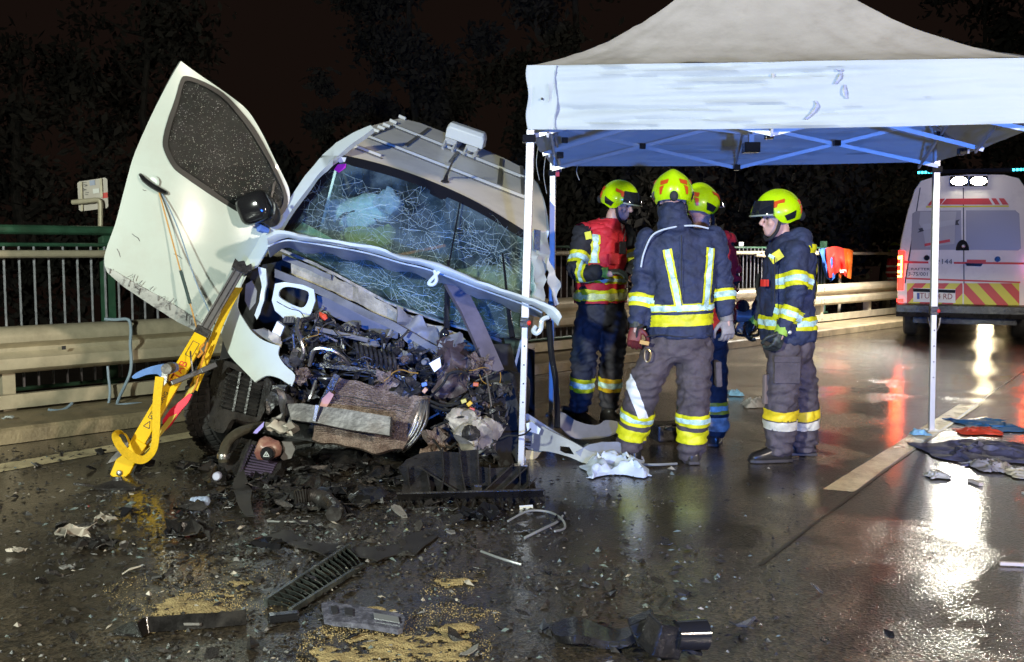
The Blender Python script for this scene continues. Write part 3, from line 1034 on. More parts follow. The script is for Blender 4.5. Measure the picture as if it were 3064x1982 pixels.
# rear door joint, windows
aquad('door_gap', [(2881, 562), (2884, 562), (2886, 850), (2883, 850)], M_text, .003)
aquad('door_gap', [(2752, 562), (2755, 562), (2710, 848), (2706, 848)], M_text, .003)
aquad('rear_window', [(2742, 632), (2876, 630), (2877, 748), (2726, 748), (2730, 640)], M_panel, .008)
aquad('rear_window', [(2891, 630), (3038, 630), (3050, 640), (3055, 744), (3046, 750), (2891, 748)], M_panel, .008)
aquad('sticker', [(2754, 634), (2862, 634), (2858, 668), (2856, 730), (2770, 740), (2762, 690), (2750, 668)], mat('amb_sticker', (.45, .44, .44), .4), .003, .014)
aquad('sticker_stripe', [(2766, 730), (2842, 716), (2843, 724), (2767, 738)], M_ambr, .003, .019)
aquad('sticker_ribbon', [(2760, 672), (2856, 657), (2858, 672), (2762, 689)], mat('amb_ribbon', (.5, .5, .5), .4), .003, .019)
for q in ([(2748, 685), (2760, 682), (2765, 692), (2745, 697), (2752, 691)], [(2860, 660), (2872, 657), (2866, 666), (2871, 674), (2858, 674)]):
    aquad('ribbon_end', q, M_text, .003, .019)
# dark half-round over the handle recess
k = MB(); k.prism([AP(2880 + 20 * math.cos(a), 750 - 32 * math.sin(a), .013) for a in np.linspace(0, math.pi, 12)], -AY * .01); k.build('camera_cover', M_glassd, amb, smooth=0)
k = MB(); k.ball(AP(2883, 737, .02), .03, 8, 6); k.build('camera_lens', M_alu, amb)
for x, y in ((2773, 772), (2985, 776)):
    k = MB(); k.lathe(AP(x, y, .012), -AY, [(.001, .02), (.04, .02), (.045, 0), (.001, 0)], 14); k.build('door_knob', M_blackg, amb)
# red and yellow trim
for q in ([(2775, 616), (2791, 595), (2800, 595), (2784, 616)], [(2796, 616), (2812, 595), (2828, 595), (2812, 616)], [(2816, 613), (2832, 595), (2958, 594), (2970, 613)], [(2966, 594), (2980, 594), (2992, 613), (2978, 613)], [(2988, 594), (3004, 594), (3018, 613), (3000, 613)]):
    aquad('red_trim', q, M_ambr)
aquad('yellow_trim', [(2772, 617), (3018, 615), (3019, 620), (2770, 622)], M_amby)
aquad('red_line', [(2704, 781), (2778, 783), (2778, 789), (2702, 788)], M_ambr)
aquad('red_line', [(2854, 784), (3064, 786), (3064, 792), (2854, 790)], M_ambr)
aquad('red_line', [(2712, 831), (3053, 843), (3053, 848), (2711, 836)], M_ambr)
aquad('door_handle', [(2888, 788), (2941, 789), (2936, 797), (2893, 796)], M_blackg, .03)
aquad('handle_plate', [(2893, 777), (2950, 778), (2950, 786), (2893, 785)], M_ambr, .004)
def atext(body, px, py, h, m, sx=1.0, out=.012):
    o = AP(px, py, out)
    return text('lettering', body, h, frame(o, AX, (0, 0, 1)), m, amb, .002, 'CENTER', sx)
atext('144', 2832, 784, .115, M_text)
atext('CRAFTER', 2748, 806, .055, M_text, 1.5)
atext('3-75/001', 2748, 821, .085, M_text)
k = MB(); k.beam(AP(2798, 781, .012), AP(2812, 781, .012), .02, .02); k.beam(AP(2801, 788, .012), AP(2809, 788, .012), .03, .02); k.build('phone_symbol', M_text, amb, smooth=0)
# chevron panel: alternating parallelogram stripes mirrored about the middle
Y0, Y1 = 848, 924
w = 34
def clip(poly, xlo, xhi):
    out = poly
    for lim, sgn in ((xlo, 1), (xhi, -1)):
        res = []
        for i in range(len(out)):
            a, c = out[i], out[(i + 1) % len(out)]
            ia, ic = (a[0] - lim) * sgn >= 0, (c[0] - lim) * sgn >= 0
            if ia: res.append(a)
            if ia != ic:
                s = (lim - a[0]) / (c[0] - a[0])
                res.append((lim, a[1] + s * (c[1] - a[1])))
        out = res
        if not out: return out
    return out
for side in (-1, 1):
    for i in range(-1, 10):
        x0 = i * w - 60
        poly = [(x0, Y0), (x0 + w, Y0), (x0 + w + 70, Y1), (x0 + 70, Y1)]
        poly = clip(poly, 2, 168)
        if len(poly) < 3: continue
        if side < 0: poly = [(2882 - x, y) for x, y in reversed(poly)]
        else: poly = [(2882 + x, y) for x, y in poly]
        aquad('chevron_stripe', poly, M_ambr if i % 2 else M_amby, .004)
aquad('plate_recess', [(2733, 862), (2859, 866), (2859, 907), (2733, 903)], M_amb, .02, .006)
aquad('plate_lamp_bar', [(2733, 863), (2859, 868), (2858, 877), (2733, 873)], M_blackg, .04, .006)
aquad('number_plate', [(2743, 874), (2848, 878), (2847, 901), (2743, 897)], mat('plate_white', (.75, .68, .62), .4), .006, .028)
aquad('plate_band', [(2744, 876), (2752, 877), (2752, 895), (2744, 895)], mat('plate_blue', (.03, .06, .3), .4), .003, .035)
M_plate = mat('plate_ink', (.25, .02, .02), .5)
atext('TU', 2767, 886, .13, M_plate, .9, .037)
atext('74 RD', 2822, 888, .13, M_plate, .82, .037)
# bumper, lamps, wheels
k = MB()
k.loft([[L(x, y, z) for y, z in ((-.10, .36), (-.13, .44), (-.12, .56), (.04, .585), (.1, .4))] for x in (-1.0, -.96, 0, .96, 1.0)])
k.build('bumper', M_black, amb, smooth=20, bevel=.01)
k = MB(); k.box(L(.75, -.16, .5), (.34, .1, .03), Matrix.Rotation(math.atan2(AX.y, AX.x), 3, 'Z')); k.build('step', M_black, amb, smooth=0)
M_tail = mat('tail_light_on', (.5, .02, .01), .3, emit=(1, .14, .02), estr=40)
M_tailr = mat('tail_light_red', (.45, .01, .01), .25, emit=(1, .02, .01), estr=5)
for s in (-1, 1):
    k = MB(); k.loft([[L(s * (.93 + xx), yy, z) for xx, yy in ((-.03, -.01), (.055, -.01), (.07, .03), (-.03, .02))] for z in (.78, .9, 1.35, 1.42)]); tl = k.build('tail_light', M_tailr, amb, smooth=20, bevel=.008)
    for z0, z1 in ((1.28, 1.33), (1.18, 1.21), (1.06, 1.1), (.99, 1.02)):
        k = MB(); k.box(L(s * .965, -.022, (z0 + z1) / 2), (.065, .02, z1 - z0), Matrix.Rotation(math.atan2(AX.y, AX.x), 3, 'Z')); k.build('lit_segment', M_tail, tl, smooth=0)
    k = MB(); k.box(L(s * .945, -.022, 1.18), (.02, .02, .32), Matrix.Rotation(math.atan2(AX.y, AX.x), 3, 'Z')); k.build('lit_segment', M_tail, tl, smooth=0)
    k = MB(); k.box(L(s * .95, -.03, .62), (.1, .03, .05), Matrix.Rotation(math.atan2(AX.y, AX.x), 3, 'Z')); k.build('reflector', M_tailr, amb, smooth=0)
    wc = L(s * .82, .95, .34)
    k = MB(); k.lathe(wc, AX, [(.2, -.1), (.3, -.11), (.335, -.08), (.345, 0), (.335, .08), (.3, .11), (.2, .1)], 26); wh = k.build('wheel', M_rubber, amb)
    k = MB(); k.lathe(wc, AX, [(.01, -.09), (.2, -.1), (.2, .1), (.01, .09)], 18); k.build('rim', M_steel, wh)
k = MB(); k.tube(smoothpts([L(-.52, -.02, .38), L(-.48, -.02, .2), L(-.42, -.02, .12), L(-.36, -.02, .22), L(-.34, -.02, .38)], 5), .012, 6); k.build('chain', M_alu, amb)
k = MB(); k.box(L(0, 2.4, .33), (1.5, 4.4, .16), Matrix.Rotation(math.atan2(AX.y, AX.x), 3, 'Z')); k.build('underbody', M_black, amb, smooth=0)
# roof light bar and work lights
k = MB(); k.box(L(0, .12, 2.66), (1.5, .16, .07), Matrix.Rotation(math.atan2(AX.y, AX.x), 3, 'Z')); lb = k.build('light_bar', M_blackg, amb, smooth=0, bevel=.01)
M_led = mat('led_cyan', (.05, .3, .4), .3, emit=(.05, .75, 1.0), estr=6)
for x0 in (-.63, .72):
    for i in range(5):
        k = MB(); k.box(L(x0 + i * .05 - .1, .03, 2.655), (.032, .02, .035), Matrix.Rotation(math.atan2(AX.y, AX.x), 3, 'Z')); k.build('led', M_led, lb, smooth=0)
M_work = mat('work_light_lit', (1, 1, .9), .3, emit=(1, .96, .78), estr=90)
for px_ in (2870, 2928):
    c = AP(px_, 543, .06)
    k = MB(); k.box(c + AY * .05, (.26, .1, .16), Matrix.Rotation(math.atan2(AX.y, AX.x), 3, 'Z')); wl = k.build('work_light', M_blackg, amb, smooth=0, bevel=.02)
    k = MB(); k.ball(c - AY * .005, (.115, .02, .062), 14, 8, Matrix.Rotation(math.atan2(AX.y, AX.x), 3, 'Z')); k.build('lens', M_work, wl)
wl_ = L(0, -.15, 2.66)
lamp('ambulance_work_light', wl_, L(-.9, -7, 0), 170, (1, .95, .8), .12, 120)
lamp('added_side_light', L(-1.05, 1.0, 2.45), L(-2.2, .8, .2), 1100, (1, .95, .85), .12, 150)  # unseen lamp, added to brighten the rail and road left of the ambulance

# lit headlamp of a car standing beyond the ambulance; only its glare on the wet road shows
hl = P(2950, 876, 25.0)
k = MB(); k.ball(hl, (.16, .08, .12), 14, 8)
tag(k.build('headlamp', mat('headlamp_lit', (1, .9, .7), .3, emit=(1, .82, .5), estr=120), None, loc=hl), 'lit headlamp glaring on the wet road under the ambulance bumper', 'headlamp')
# ================================================================== THE WRECKED VAN
van = thing('wrecked_van', G(1100, 1380), 'wrecked white van leaning sideways with its front torn off and door swung open', 'van')
dW = dplane((1014, 461, 8.0), (1582, 700, 7.55), (836, 750, 7.35))
dR = dplane((1014, 461, 8.0), (1582, 700, 7.55), (1200, 352, 9.5))
dD = dplane((541, 183, 7.05), (867, 590, 7.45), (313, 790, 6.95))
M_glass = bpy.data.materials.new('tinted_glass')
M_glass.use_nodes = True
_n = M_glass.node_tree
_n.nodes.clear()
_o = _n.nodes.new('ShaderNodeOutputMaterial')
_t = _n.nodes.new('ShaderNodeBsdfTransparent'); _t.inputs[0].default_value = (.74, .85, .84, 1)
_g = _n.nodes.new('ShaderNodeBsdfGlossy'); _g.inputs['Roughness'].default_value = .06; _g.inputs[0].default_value = (.9, .95, .95, 1)
_df = _n.nodes.new('ShaderNodeBsdfDiffuse'); _df.inputs[0].default_value = (.36, .47, .50, 1)
_lw = _n.nodes.new('ShaderNodeLayerWeight'); _lw.inputs[0].default_value = .5
_pw = _n.nodes.new('ShaderNodeMath'); _pw.operation = 'POWER'; _pw.inputs[1].default_value = 4.0
_fr = _n.nodes.new('ShaderNodeMapRange')
for i_, k_ in enumerate((0, 1, .03, .6)): _fr.inputs[i_ + 1].default_value = k_
_n.links.new(_lw.outputs['Facing'], _pw.inputs[0]); _n.links.new(_pw.outputs[0], _fr.inputs[0])
_m1 = _n.nodes.new('ShaderNodeMixShader'); _m2 = _n.nodes.new('ShaderNodeMixShader')
_ns = _n.nodes.new('ShaderNodeTexNoise'); _ns.inputs['Scale'].default_value = 2.6; _ns.inputs['Detail'].default_value = 9; _ns.inputs['Roughness'].default_value = .72
_tc = _n.nodes.new('ShaderNodeTexCoord')
_mr = _n.nodes.new('ShaderNodeMapRange')
for i_, k_ in enumerate((.42, .75, .02, .22)): _mr.inputs[i_ + 1].default_value = k_
_n.links.new(_tc.outputs['Object'], _ns.inputs['Vector'])
_n.links.new(_ns.outputs['Fac'], _mr.inputs[0])
_n.links.new(_mr.outputs[0], _m1.inputs[0])
_n.links.new(_t.outputs[0], _m1.inputs[1]); _n.links.new(_df.outputs[0], _m1.inputs[2])
_n.links.new(_fr.outputs[0], _m2.inputs[0])
_n.links.new(_m1.outputs[0], _m2.inputs[1]); _n.links.new(_g.outputs[0], _m2.inputs[2])
_n.links.new(_m2.outputs[0], _o.inputs[0])

# ---- roof and the shell behind it
roof_px = [(1014, 461), (1150, 494), (1291, 543), (1430, 607), (1582, 698), (1640, 690), (1634, 645), (1623, 591), (1604, 545), (1564, 502), (1509, 474), (1445, 446), (1336, 399), (1259, 369), (1200, 354), (1168, 361), (1109, 378), (1080, 398), (1040, 430)]
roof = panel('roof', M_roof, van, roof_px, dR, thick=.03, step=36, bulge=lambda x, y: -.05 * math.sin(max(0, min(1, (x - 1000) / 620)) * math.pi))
def RB(x, y, lift=.012):
    q = P(x, y, dR(x, y) - .05 * math.sin(max(0, min(1, (x - 1000) / 620)) * math.pi))
    return q + V((.25, -.35, .9)).normalized() * lift
def rib(a, b_, w=.02, h=.022, mt=None):
    k = MB()
    pts = [RB(a[0] + (b_[0] - a[0]) * s, a[1] + (b_[1] - a[1]) * s, .008) for s in np.linspace(0, 1, 12)]
    for p0, p1 in zip(pts[:-1], pts[1:]):
        k.beam(p0, p1, w, h, (.25, -.3, .9))
    return k.build('roof_rib', mt or M_roof, roof, smooth=0)
M_rib = mat('roof_rib_paint', (.5, .47, .4), .35)
M_groove = mat('roof_groove', (.16, .145, .12), .5)
for a, b_ in (((1095, 409), (1572, 594)), ((1177, 379), (1568, 534)), ((1060, 440), (1140, 470))):
    rib(a, b_, .022, .03, M_rib)
    rib((a[0] + 4, a[1] + 7), (b_[0] + 2, b_[1] + 8), .03, .006, M_groove)
for a, b_ in (((1284, 387), (1212, 440)), ((1500, 478), (1492, 556)), ((1390, 432), (1345, 490)), ((1180, 380), (1110, 408)), ((1560, 500), (1565, 590))):
    rib(a, b_, .03, .008, M_groove)
for x, y in ((1123, 396), (1140, 388), (1156, 381), (1176, 370), (1203, 357)):
    k = MB(); k.box(RB(x, y, .015), (.07, .05, .03), Matrix.Rotation(.4, 3, 'Y')); k.build('roof_clip', M_rib, roof, smooth=0, bevel=.005)
def hull(curve, dn, name, n=10, back=0):
    rows = []
    for s in np.linspace(0, 1, n):
        rows.append([q + dn * s + V((0, back * s, 0)) for q in curve])
    k = MB(); k.sheet(rows, .02)
    return k.build(name, M_white, van, smooth=50)
DN = V((-.42, .02, -1.55))
lc = [P(x, y, d) for x, y, d in ((1018, 440, 8.06), (1066, 408, 8.6), (1112, 384, 9.0), (1168, 365, 9.35), (1200, 358, 9.5))]
lc.append(lc[-1] + V((.0, 1.6, -.1)))
hull(lc, DN, 'side_panel')
rc = [P(x, y, dR(x, y)) for x, y in ((1636, 690), (1632, 645), (1621, 595), (1604, 550), (1566, 506))]
rc.append(rc[-1] + V((.0, 1.5, -.1)))
hull(rc, V((-.30, .05, -1.25)), 'side_panel')
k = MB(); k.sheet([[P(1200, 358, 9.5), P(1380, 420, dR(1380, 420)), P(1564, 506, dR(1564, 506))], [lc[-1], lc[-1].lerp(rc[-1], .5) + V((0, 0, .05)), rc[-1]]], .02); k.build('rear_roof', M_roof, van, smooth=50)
k = MB(); k.prism([lc[-1], rc[-1], rc[-1] + V((-.3, .05, -1.25)), lc[-1] + DN], (0, .03, 0)); k.build('rear_wall', M_white, van, smooth=0)

# ---- left pillar and right pillar
pil = [(788, 700), (850, 614), (905, 536), (955, 473), (1005, 427), (1055, 399), (1109, 376), (1118, 384), (1060, 425), (1014, 463), (962, 512), (905, 582), (862, 645), (828, 702), (800, 735)]
panel('windscreen_pillar', M_white, van, pil, lambda x, y: 7.22 + (735 - y) / 340 * 1.6 * (.35 if y > 470 else .5) - .0, thick=.05, step=30, crumple=.008, cscale=7)
panel('windscreen_pillar', M_white, van, [(1582, 690), (1640, 688), (1644, 760), (1638, 840), (1622, 930), (1596, 935), (1600, 850), (1592, 770)], dplane((1582, 700, 7.52), (1640, 690, 7.75), (1610, 930, 7.1)), thick=.05, step=22, crumple=.035, cscale=9)
panel('door_seal', M_black, van, [(1598, 686), (1618, 690), (1616, 752), (1598, 748)], lambda x, y: 7.42, thick=.01, step=20)
panel('torn_door_skin', mat('torn_panel', (.42, .41, .38), .4, dirt=.5, dirtcol=(.2, .18, .15)), van, [(1640, 775), (1652, 790), (1668, 850), (1672, 905), (1660, 912), (1650, 880), (1636, 830)], lambda x, y: 7.4, thick=.015, step=14, crumple=.04, cscale=11)

# ---- windscreen
def dWb(x, y):
    return dW(x, y) - .10 * math.sin(max(0, min(1, (x - 830) / 760)) * math.pi)
ws_px = [(1014, 461), (1150, 494), (1291, 543), (1430, 607), (1582, 698), (1602, 850), (1575, 1010), (1490, 1010), (1409, 988), (1336, 966), (1250, 935), (1155, 900), (1018, 829), (900, 778), (832, 750), (824, 705), (862, 645), (905, 582), (962, 512)]
wsg = panel('windscreen', M_glass, van, ws_px, dWb, thick=.006, step=34)
top = [(1014, 461), (1150, 494), (1291, 543), (1430, 607), (1582, 698)]
fr_px = smoothpts(top, 5) + [(x - 2, y + (26 if x > 1050 else 22)) for x, y in reversed(smoothpts(top, 5))]
panel('frit_band', M_blackg, wsg, fr_px, lambda x, y: dWb(x, y) - .006, thick=.003, step=60)
panel('frit_band', M_blackg, wsg, [(1014, 463), (1030, 470), (985, 530), (915, 620), (868, 700), (846, 748), (826, 748), (824, 705), (862, 645), (905, 582), (962, 512)], lambda x, y: dWb(x, y) - .006, thick=.003, step=60)
panel('sensor_cover', M_blackg, wsg, [(1288, 557), (1345, 580), (1334, 594), (1322, 596), (1286, 578)], lambda x, y: dWb(x, y) - .008, thick=.01, step=60)
panel('toll_sticker', mat('sticker_grey', (.6, .62, .66), .5), wsg, [(1010, 470), (1036, 472), (1032, 484), (1016, 487), (1006, 480)], lambda x, y: dWb(x, y) - .012, thick=.002, step=60)
panel('toll_sticker', mat('sticker_magenta', (.5, .03, .5), .5), wsg, [(1011, 492), (1036, 491), (1034, 502), (1014, 517), (999, 508)], lambda x, y: dWb(x, y) - .012, thick=.002, step=60)
# crack web
rc_ = random.Random(5)
vs, fs = [], []
def crack(pts, w):
    for (x0, y0), (x1, y1) in zip(pts[:-1], pts[1:]):
        a, c = P(x0, y0, dWb(x0, y0) - .006), P(x1, y1, dWb(x1, y1) - .006)
        d = (c - a)
        if d.length < 1e-4: continue
        s = d.cross(a - EYE).normalized() * w
        o = len(vs)
        vs.extend([a - s, a + s, c + s * .8, c - s * .8])
        fs.append((o, o + 1, o + 2, o + 3))
def inside(x, y, poly):
    c = False
    for i in range(len(poly)):
        x0, y0 = poly[i]; x1, y1 = poly[i - 1]
        if (y0 > y) != (y1 > y) and x < (x1 - x0) * (y - y0) / (y1 - y0) + x0: c = not c
    return c
def web(cx_, cy_, R_, nrad, nring, asp, slope):
    ang = sorted(2 * math.pi * (k + rc_.uniform(-.35, .35)) / nrad for k in range(nrad))
    lens = [R_ * rc_.uniform(.45, 1.1) for _ in ang]
    wob = [rc_.uniform(-.25, .25) for _ in ang]
    def at(k, t):
        a = ang[k % nrad] + wob[k % nrad] * t
        r_ = lens[k % nrad] * t
        dx = math.cos(a) * r_
        x = cx_ + dx; y = cy_ + math.sin(a) * r_ * asp + dx * slope
        w = nvec(V((x * .05, y * .05, cx_))) * (2 + 5 * t)
        return (x + w.x, y + w.y)
    for k in range(nrad):
        pts = [at(k, t) for t in np.linspace(0.12, 1, 9)]
        pts = [q for q in pts if inside(q[0], q[1], ws_px)]
        if len(pts) > 1: crack(pts, rc_.choice((.0007, .001, .0015)))
    for i in range(1, nring + 1):
        t = (i / nring) ** 1.4
        for k in range(nrad):
            if rc_.random() < .42 * t + .06: continue
            t0, t1 = t * rc_.uniform(.92, 1.08), t * rc_.uniform(.92, 1.08)
            a, c = at(k, t0), at(k + 1, t1)
            m_ = ((a[0] + c[0]) / 2 + rc_.gauss(0, 2), (a[1] + c[1]) / 2 + rc_.gauss(0, 2))
            if math.hypot(a[0] - c[0], a[1] - c[1]) < 60 and inside(a[0], a[1], ws_px) and inside(c[0], c[1], ws_px):
                crack([a, m_, c], rc_.choice((.0006, .0008, .0012)))
for args in ((1060, 640, 200, 13, 0, .5, .35), (1268, 690, 170, 10, 0, .9, .35), (1480, 760, 200, 14, 0, .6, .5), (1180, 860, 190, 10, 0, .3, .42)):
    web(*args)
# fine crazing: a net of small cells, densest where the glass was struck
from mathutils.geometry import delaunay_2d_cdt
from mathutils import Vector
cp = []
for cx_, cy_, sx_, sy_, n_, slope in ((1065, 640, 90, 40, 330, .35), (1000, 690, 60, 30, 120, .2), (1150, 590, 90, 22, 110, .38), (1270, 690, 45, 60, 120, .3), (1480, 760, 75, 45, 420, .5), (1560, 880, 35, 60, 170, .2), (1400, 870, 60, 40, 90, .4), (1180, 860, 110, 22, 230, .42), (1340, 930, 70, 25, 160, .42), (1040, 800, 70, 16, 70, .42), (1500, 960, 50, 40, 120, .3), (1250, 780, 200, 110, 150, .35)):
    for k in range(int(n_ * .62)):
        dx = rc_.gauss(0, sx_)
        x, y = cx_ + dx, cy_ + dx * slope + rc_.gauss(0, sy_)
        if inside(x, y, ws_px): cp.append(Vector((x, y)))
res = delaunay_2d_cdt(cp, [], [], 0, .01)
for a, c in res[1]:
    p_, q_ = res[0][a], res[0][c]
    ln = (p_ - q_).length
    if ln > 48 or rc_.random() < .34: continue
    m_ = ((p_.x + q_.x) / 2 + rc_.gauss(0, ln * .06), (p_.y + q_.y) / 2 + rc_.gauss(0, ln * .06))
    crack([tuple(p_), m_, tuple(q_)], rc_.choice((.0004, .0006, .0009)))
off = OFF[van.name]
me = bpy.data.meshes.new('crack_web'); me.from_pydata([tuple(q - off) for q in vs], [], fs)
me.materials.append(mat('crack_white', (.26, .35, .35), .4))
tag(finish('crack_web', me, wsg, 0), kind='stuff')

# ---- cabin behind the glass
def crumpled(name, c, r, m, parent, amp=.25, sc=4.0, seed=0, nu=26, nv=18, R=None, smooth=45):
    k = MB(); k.ball(c, r, nu, nv, R)
    cv = V(c)
    mr = max(r)
    for i, q in enumerate(k.v):
        k.v[i] = q + nvec(q * (1.1 / mr) + V((seed * 3.3, 1, 2))) * amp * mr * .75 + nvec(q * (3.1 / mr) + V((seed, 5, 2))) * amp * mr * .28
    return k.build(name, m, parent, smooth=smooth)
M_bag = mat('airbag_cloth', (.7, .74, .72), .7, var=.1, bump=.4, bscale=10)
M_dash = mat('dashboard', (.17, .16, .07), .6, var=.35, vscale=6, bump=.3)
crumpled('airbag', P(1075, 636, 8.12), (.27, .12, .14), M_bag, van, .3, 5, 1)
crumpled('airbag', P(1165, 610, 8.05), (.10, .1, .11), mat('airbag_grey', (.5, .5, .58), .7), van, .6, 5, 2)
crumpled('airbag', P(1110, 712, 7.98), (.24, .14, .12), mat('airbag_yellowed', (.4, .38, .1), .7, var=.3), van, .4, 5, 3)
crumpled('airbag', P(1470, 830, 7.58), (.32, .15, .13), mat('airbag_beige', (.42, .36, .24), .7, var=.2), van, .4, 5, 4)
k = MB(); k.loft([[P(x, y, d) for x, y, d in ((860, 745, 7.6), (900, 705, 7.9), (1000, 720, 8.4), (960, 830, 8.2), (870, 800, 7.7))], [P(x, y, d) for x, y, d in ((1200, 860, 7.5), (1230, 800, 7.8), (1330, 830, 8.2), (1300, 930, 8.1), (1220, 920, 7.6))], [P(x, y, d) for x, y, d in ((1560, 980, 7.3), (1570, 900, 7.6), (1600, 920, 8.0), (1590, 1010, 7.9), (1570, 1020, 7.4))]])
k.build('dashboard', M_dash, van, smooth=40)
panel('paper_map', mat('paper_print', (.5, .52, .3), .7, col2=(.2, .35, .3), vscale=9), van, [(880, 690), (905, 665), (990, 712), (1000, 722), (960, 722)], lambda x, y: 7.55, thick=.004, step=30)
M_seat = mat('seat_cloth', (.035, .035, .04), .8, var=.3)
for x, y, d in ((1130, 590, 8.75), (1290, 650, 8.65), (1440, 720, 8.5)):
    c = P(x, y, d)
    k = MB(); k.loft([[c + V((sx * w, dy, z)) for sx, dy in ((-1, -.06), (1, -.06), (1, .08), (-1, .08))] for w, z in ((.2, -.75), (.23, -.35), (.2, .02), (.12, .08), (.12, .25), (.09, .28))]); k.build('seat', M_seat, van, smooth=40, bevel=.02)
c = P(1075, 690, 7.95)
k = MB(); k.lathe(c, (.3, -.8, .5), [(.18 + .014 * math.cos(a), .014 * math.sin(a)) for a in np.linspace(0, 6.28, 9)[:-1]], 26, closed=True); k.build('steering_wheel', M_black, van)
k = MB(); k.beam(P(1160, 770, 7.6), P(1330, 735, 7.9), .03, .02); k.build('orange_strap', mat('orange_strap', (.55, .14, .04), .6), van, smooth=0)
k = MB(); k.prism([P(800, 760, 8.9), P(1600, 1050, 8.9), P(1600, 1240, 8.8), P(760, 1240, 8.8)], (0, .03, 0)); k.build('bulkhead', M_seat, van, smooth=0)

# ---- roof sign, aerial
c = [RB(1331, 432, .05), RB(1441, 470, .05)]
upR = V((.22, -.3, .93)).normalized()
ax = (c[1] - c[0]).normalized()
fw = ax.cross(upR).normalized()
k = MB()
rings = []
for s in (0, .06, .3, .7, .94, 1):
    hgt = .135 if .05 < s < .95 else .10
    p = c[0].lerp(c[1], s)
    rings.append([p + fw * a + upR * z for a, z in ((.075, .03), (.075, .03 + hgt * .75), (.045, .03 + hgt), (-.045, .03 + hgt), (-.075, .03 + hgt * .75), (-.075, .03))])
k.loft(rings)
sign = k.build('roof_sign', mat('roof_sign_white', (.7, .68, .6), .4), van, smooth=30, bevel=.008)
for s in (.06, .62):
    k = MB()
    p = c[0].lerp(c[1], s)
    k.box(p + ax * .045 + fw * .02 + upR * .012, (.11, .17, .05), Matrix((ax, fw, upR)).transposed()); k.build('sign_bracket', M_rib, sign, smooth=0, bevel=.006)
    for o_ in (0, .09):
        k = MB(); k.beam(p + ax * o_ + fw * .07 + upR * .02, p + ax * o_ + fw * .17 - upR * .05, .02, .025); k.build('sign_foot', M_rib, sign, smooth=0)
k = MB(); k.tube([RB(1331, 545, 0), RB(1333, 538, .04), P(1359, 474, 7.75)], [.022, .012, .004], 8); k.ball(RB(1331, 545, 0), (.035, .05, .018), 12, 6); k.build('aerial', M_black, van)

# ---- the swung-open door
door_px = [(541, 183), (592, 221), (642, 255), (697, 294), (741, 332), (774, 382), (813, 459), (857, 547), (867, 581), (865, 608), (835, 660), (800, 705), (755, 790), (715, 870), (680, 950), (650, 1012), (620, 1000), (581, 984), (531, 960), (448, 907), (366, 852), (319, 812), (313, 796), (313, 768), (324, 730), (344, 674), (366, 592), (393, 492), (421, 415), (465, 321), (509, 238)]
win_px = [(559, 230), (614, 249), (669, 282), (713, 327), (757, 382), (796, 448), (829, 514), (858, 586), (850, 632), (800, 672), (760, 662), (719, 637), (642, 587), (553, 526), (520, 499), (498, 460), (490, 426), (501, 371), (526, 299), (542, 244)]
win_s = smoothpts(win_px, 3, True)
door_s = smoothpts(door_px[:10], 3) + door_px[10:23] + smoothpts(door_px[22:] + door_px[:1], 2)[1:-1]
def dDb(x, y):
    t = max(0, min(1, (y - 500) / 480))
    s = max(0, min(1, (x - 313) / 400))
    crease = .035 / (1 + ((y - (815 + (x - 313) * .48)) / 14) ** 2)
    return dD(x, y) - .09 * math.sin(t * 2.2) - .05 * math.sin(s * math.pi) + (.05 * max(0, (y - (800 + (x - 313) * .56)) / 60)) - crease * .3
M_scratch = mat('scratch_grey', (.14, .13, .14), .6)
door = panel('front_door', M_white, van, door_s, dDb, [win_s], thick=.06, step=26, crumple=.004, cscale=4)
def inset(poly, k):
    cx_ = sum(x for x, y in poly) / len(poly); cy_ = sum(y for x, y in poly) / len(poly)
    out = []
    for x, y in poly:
        d = math.hypot(x - cx_, y - cy_)
        out.append((x + (cx_ - x) * k / d, y + (cy_ - y) * k / d))
    return out
panel('window_seal', mat('seal_rubber', (.014, .014, .014), .45), door, inset(win_s, -3), lambda x, y: dDb(x, y) - .012, [inset(win_s, 13)], thick=.03, step=40)
M_dglass = mat('door_glass', (.009, .010, .0105), .10, var=.4, vscale=30, bump=.25, bscale=160, rvar=.06, ior=1.5)
pane = panel('window_pane', M_dglass, door, inset(win_s, 9), lambda x, y: dDb(x, y) + .008, thick=.005, step=40)
panel('window_divider', M_black, door, [(818, 548), (826, 540), (806, 640), (796, 650)], lambda x, y: dDb(x, y) - .016, thick=.02, step=30)
panel('sill_scuff', mat('scuffed_white', (.45, .46, .45), .5, dirt=1.0, dirtcol=(.08, .07, .08), dscale=16), door, [(316, 800), (345, 812), (400, 846), (470, 884), (540, 925), (600, 968), (640, 1000), (630, 1006), (581, 988), (531, 964), (448, 911), (366, 856), (321, 816)], lambda x, y: dDb(x, y) - .02, thick=.006, step=20)
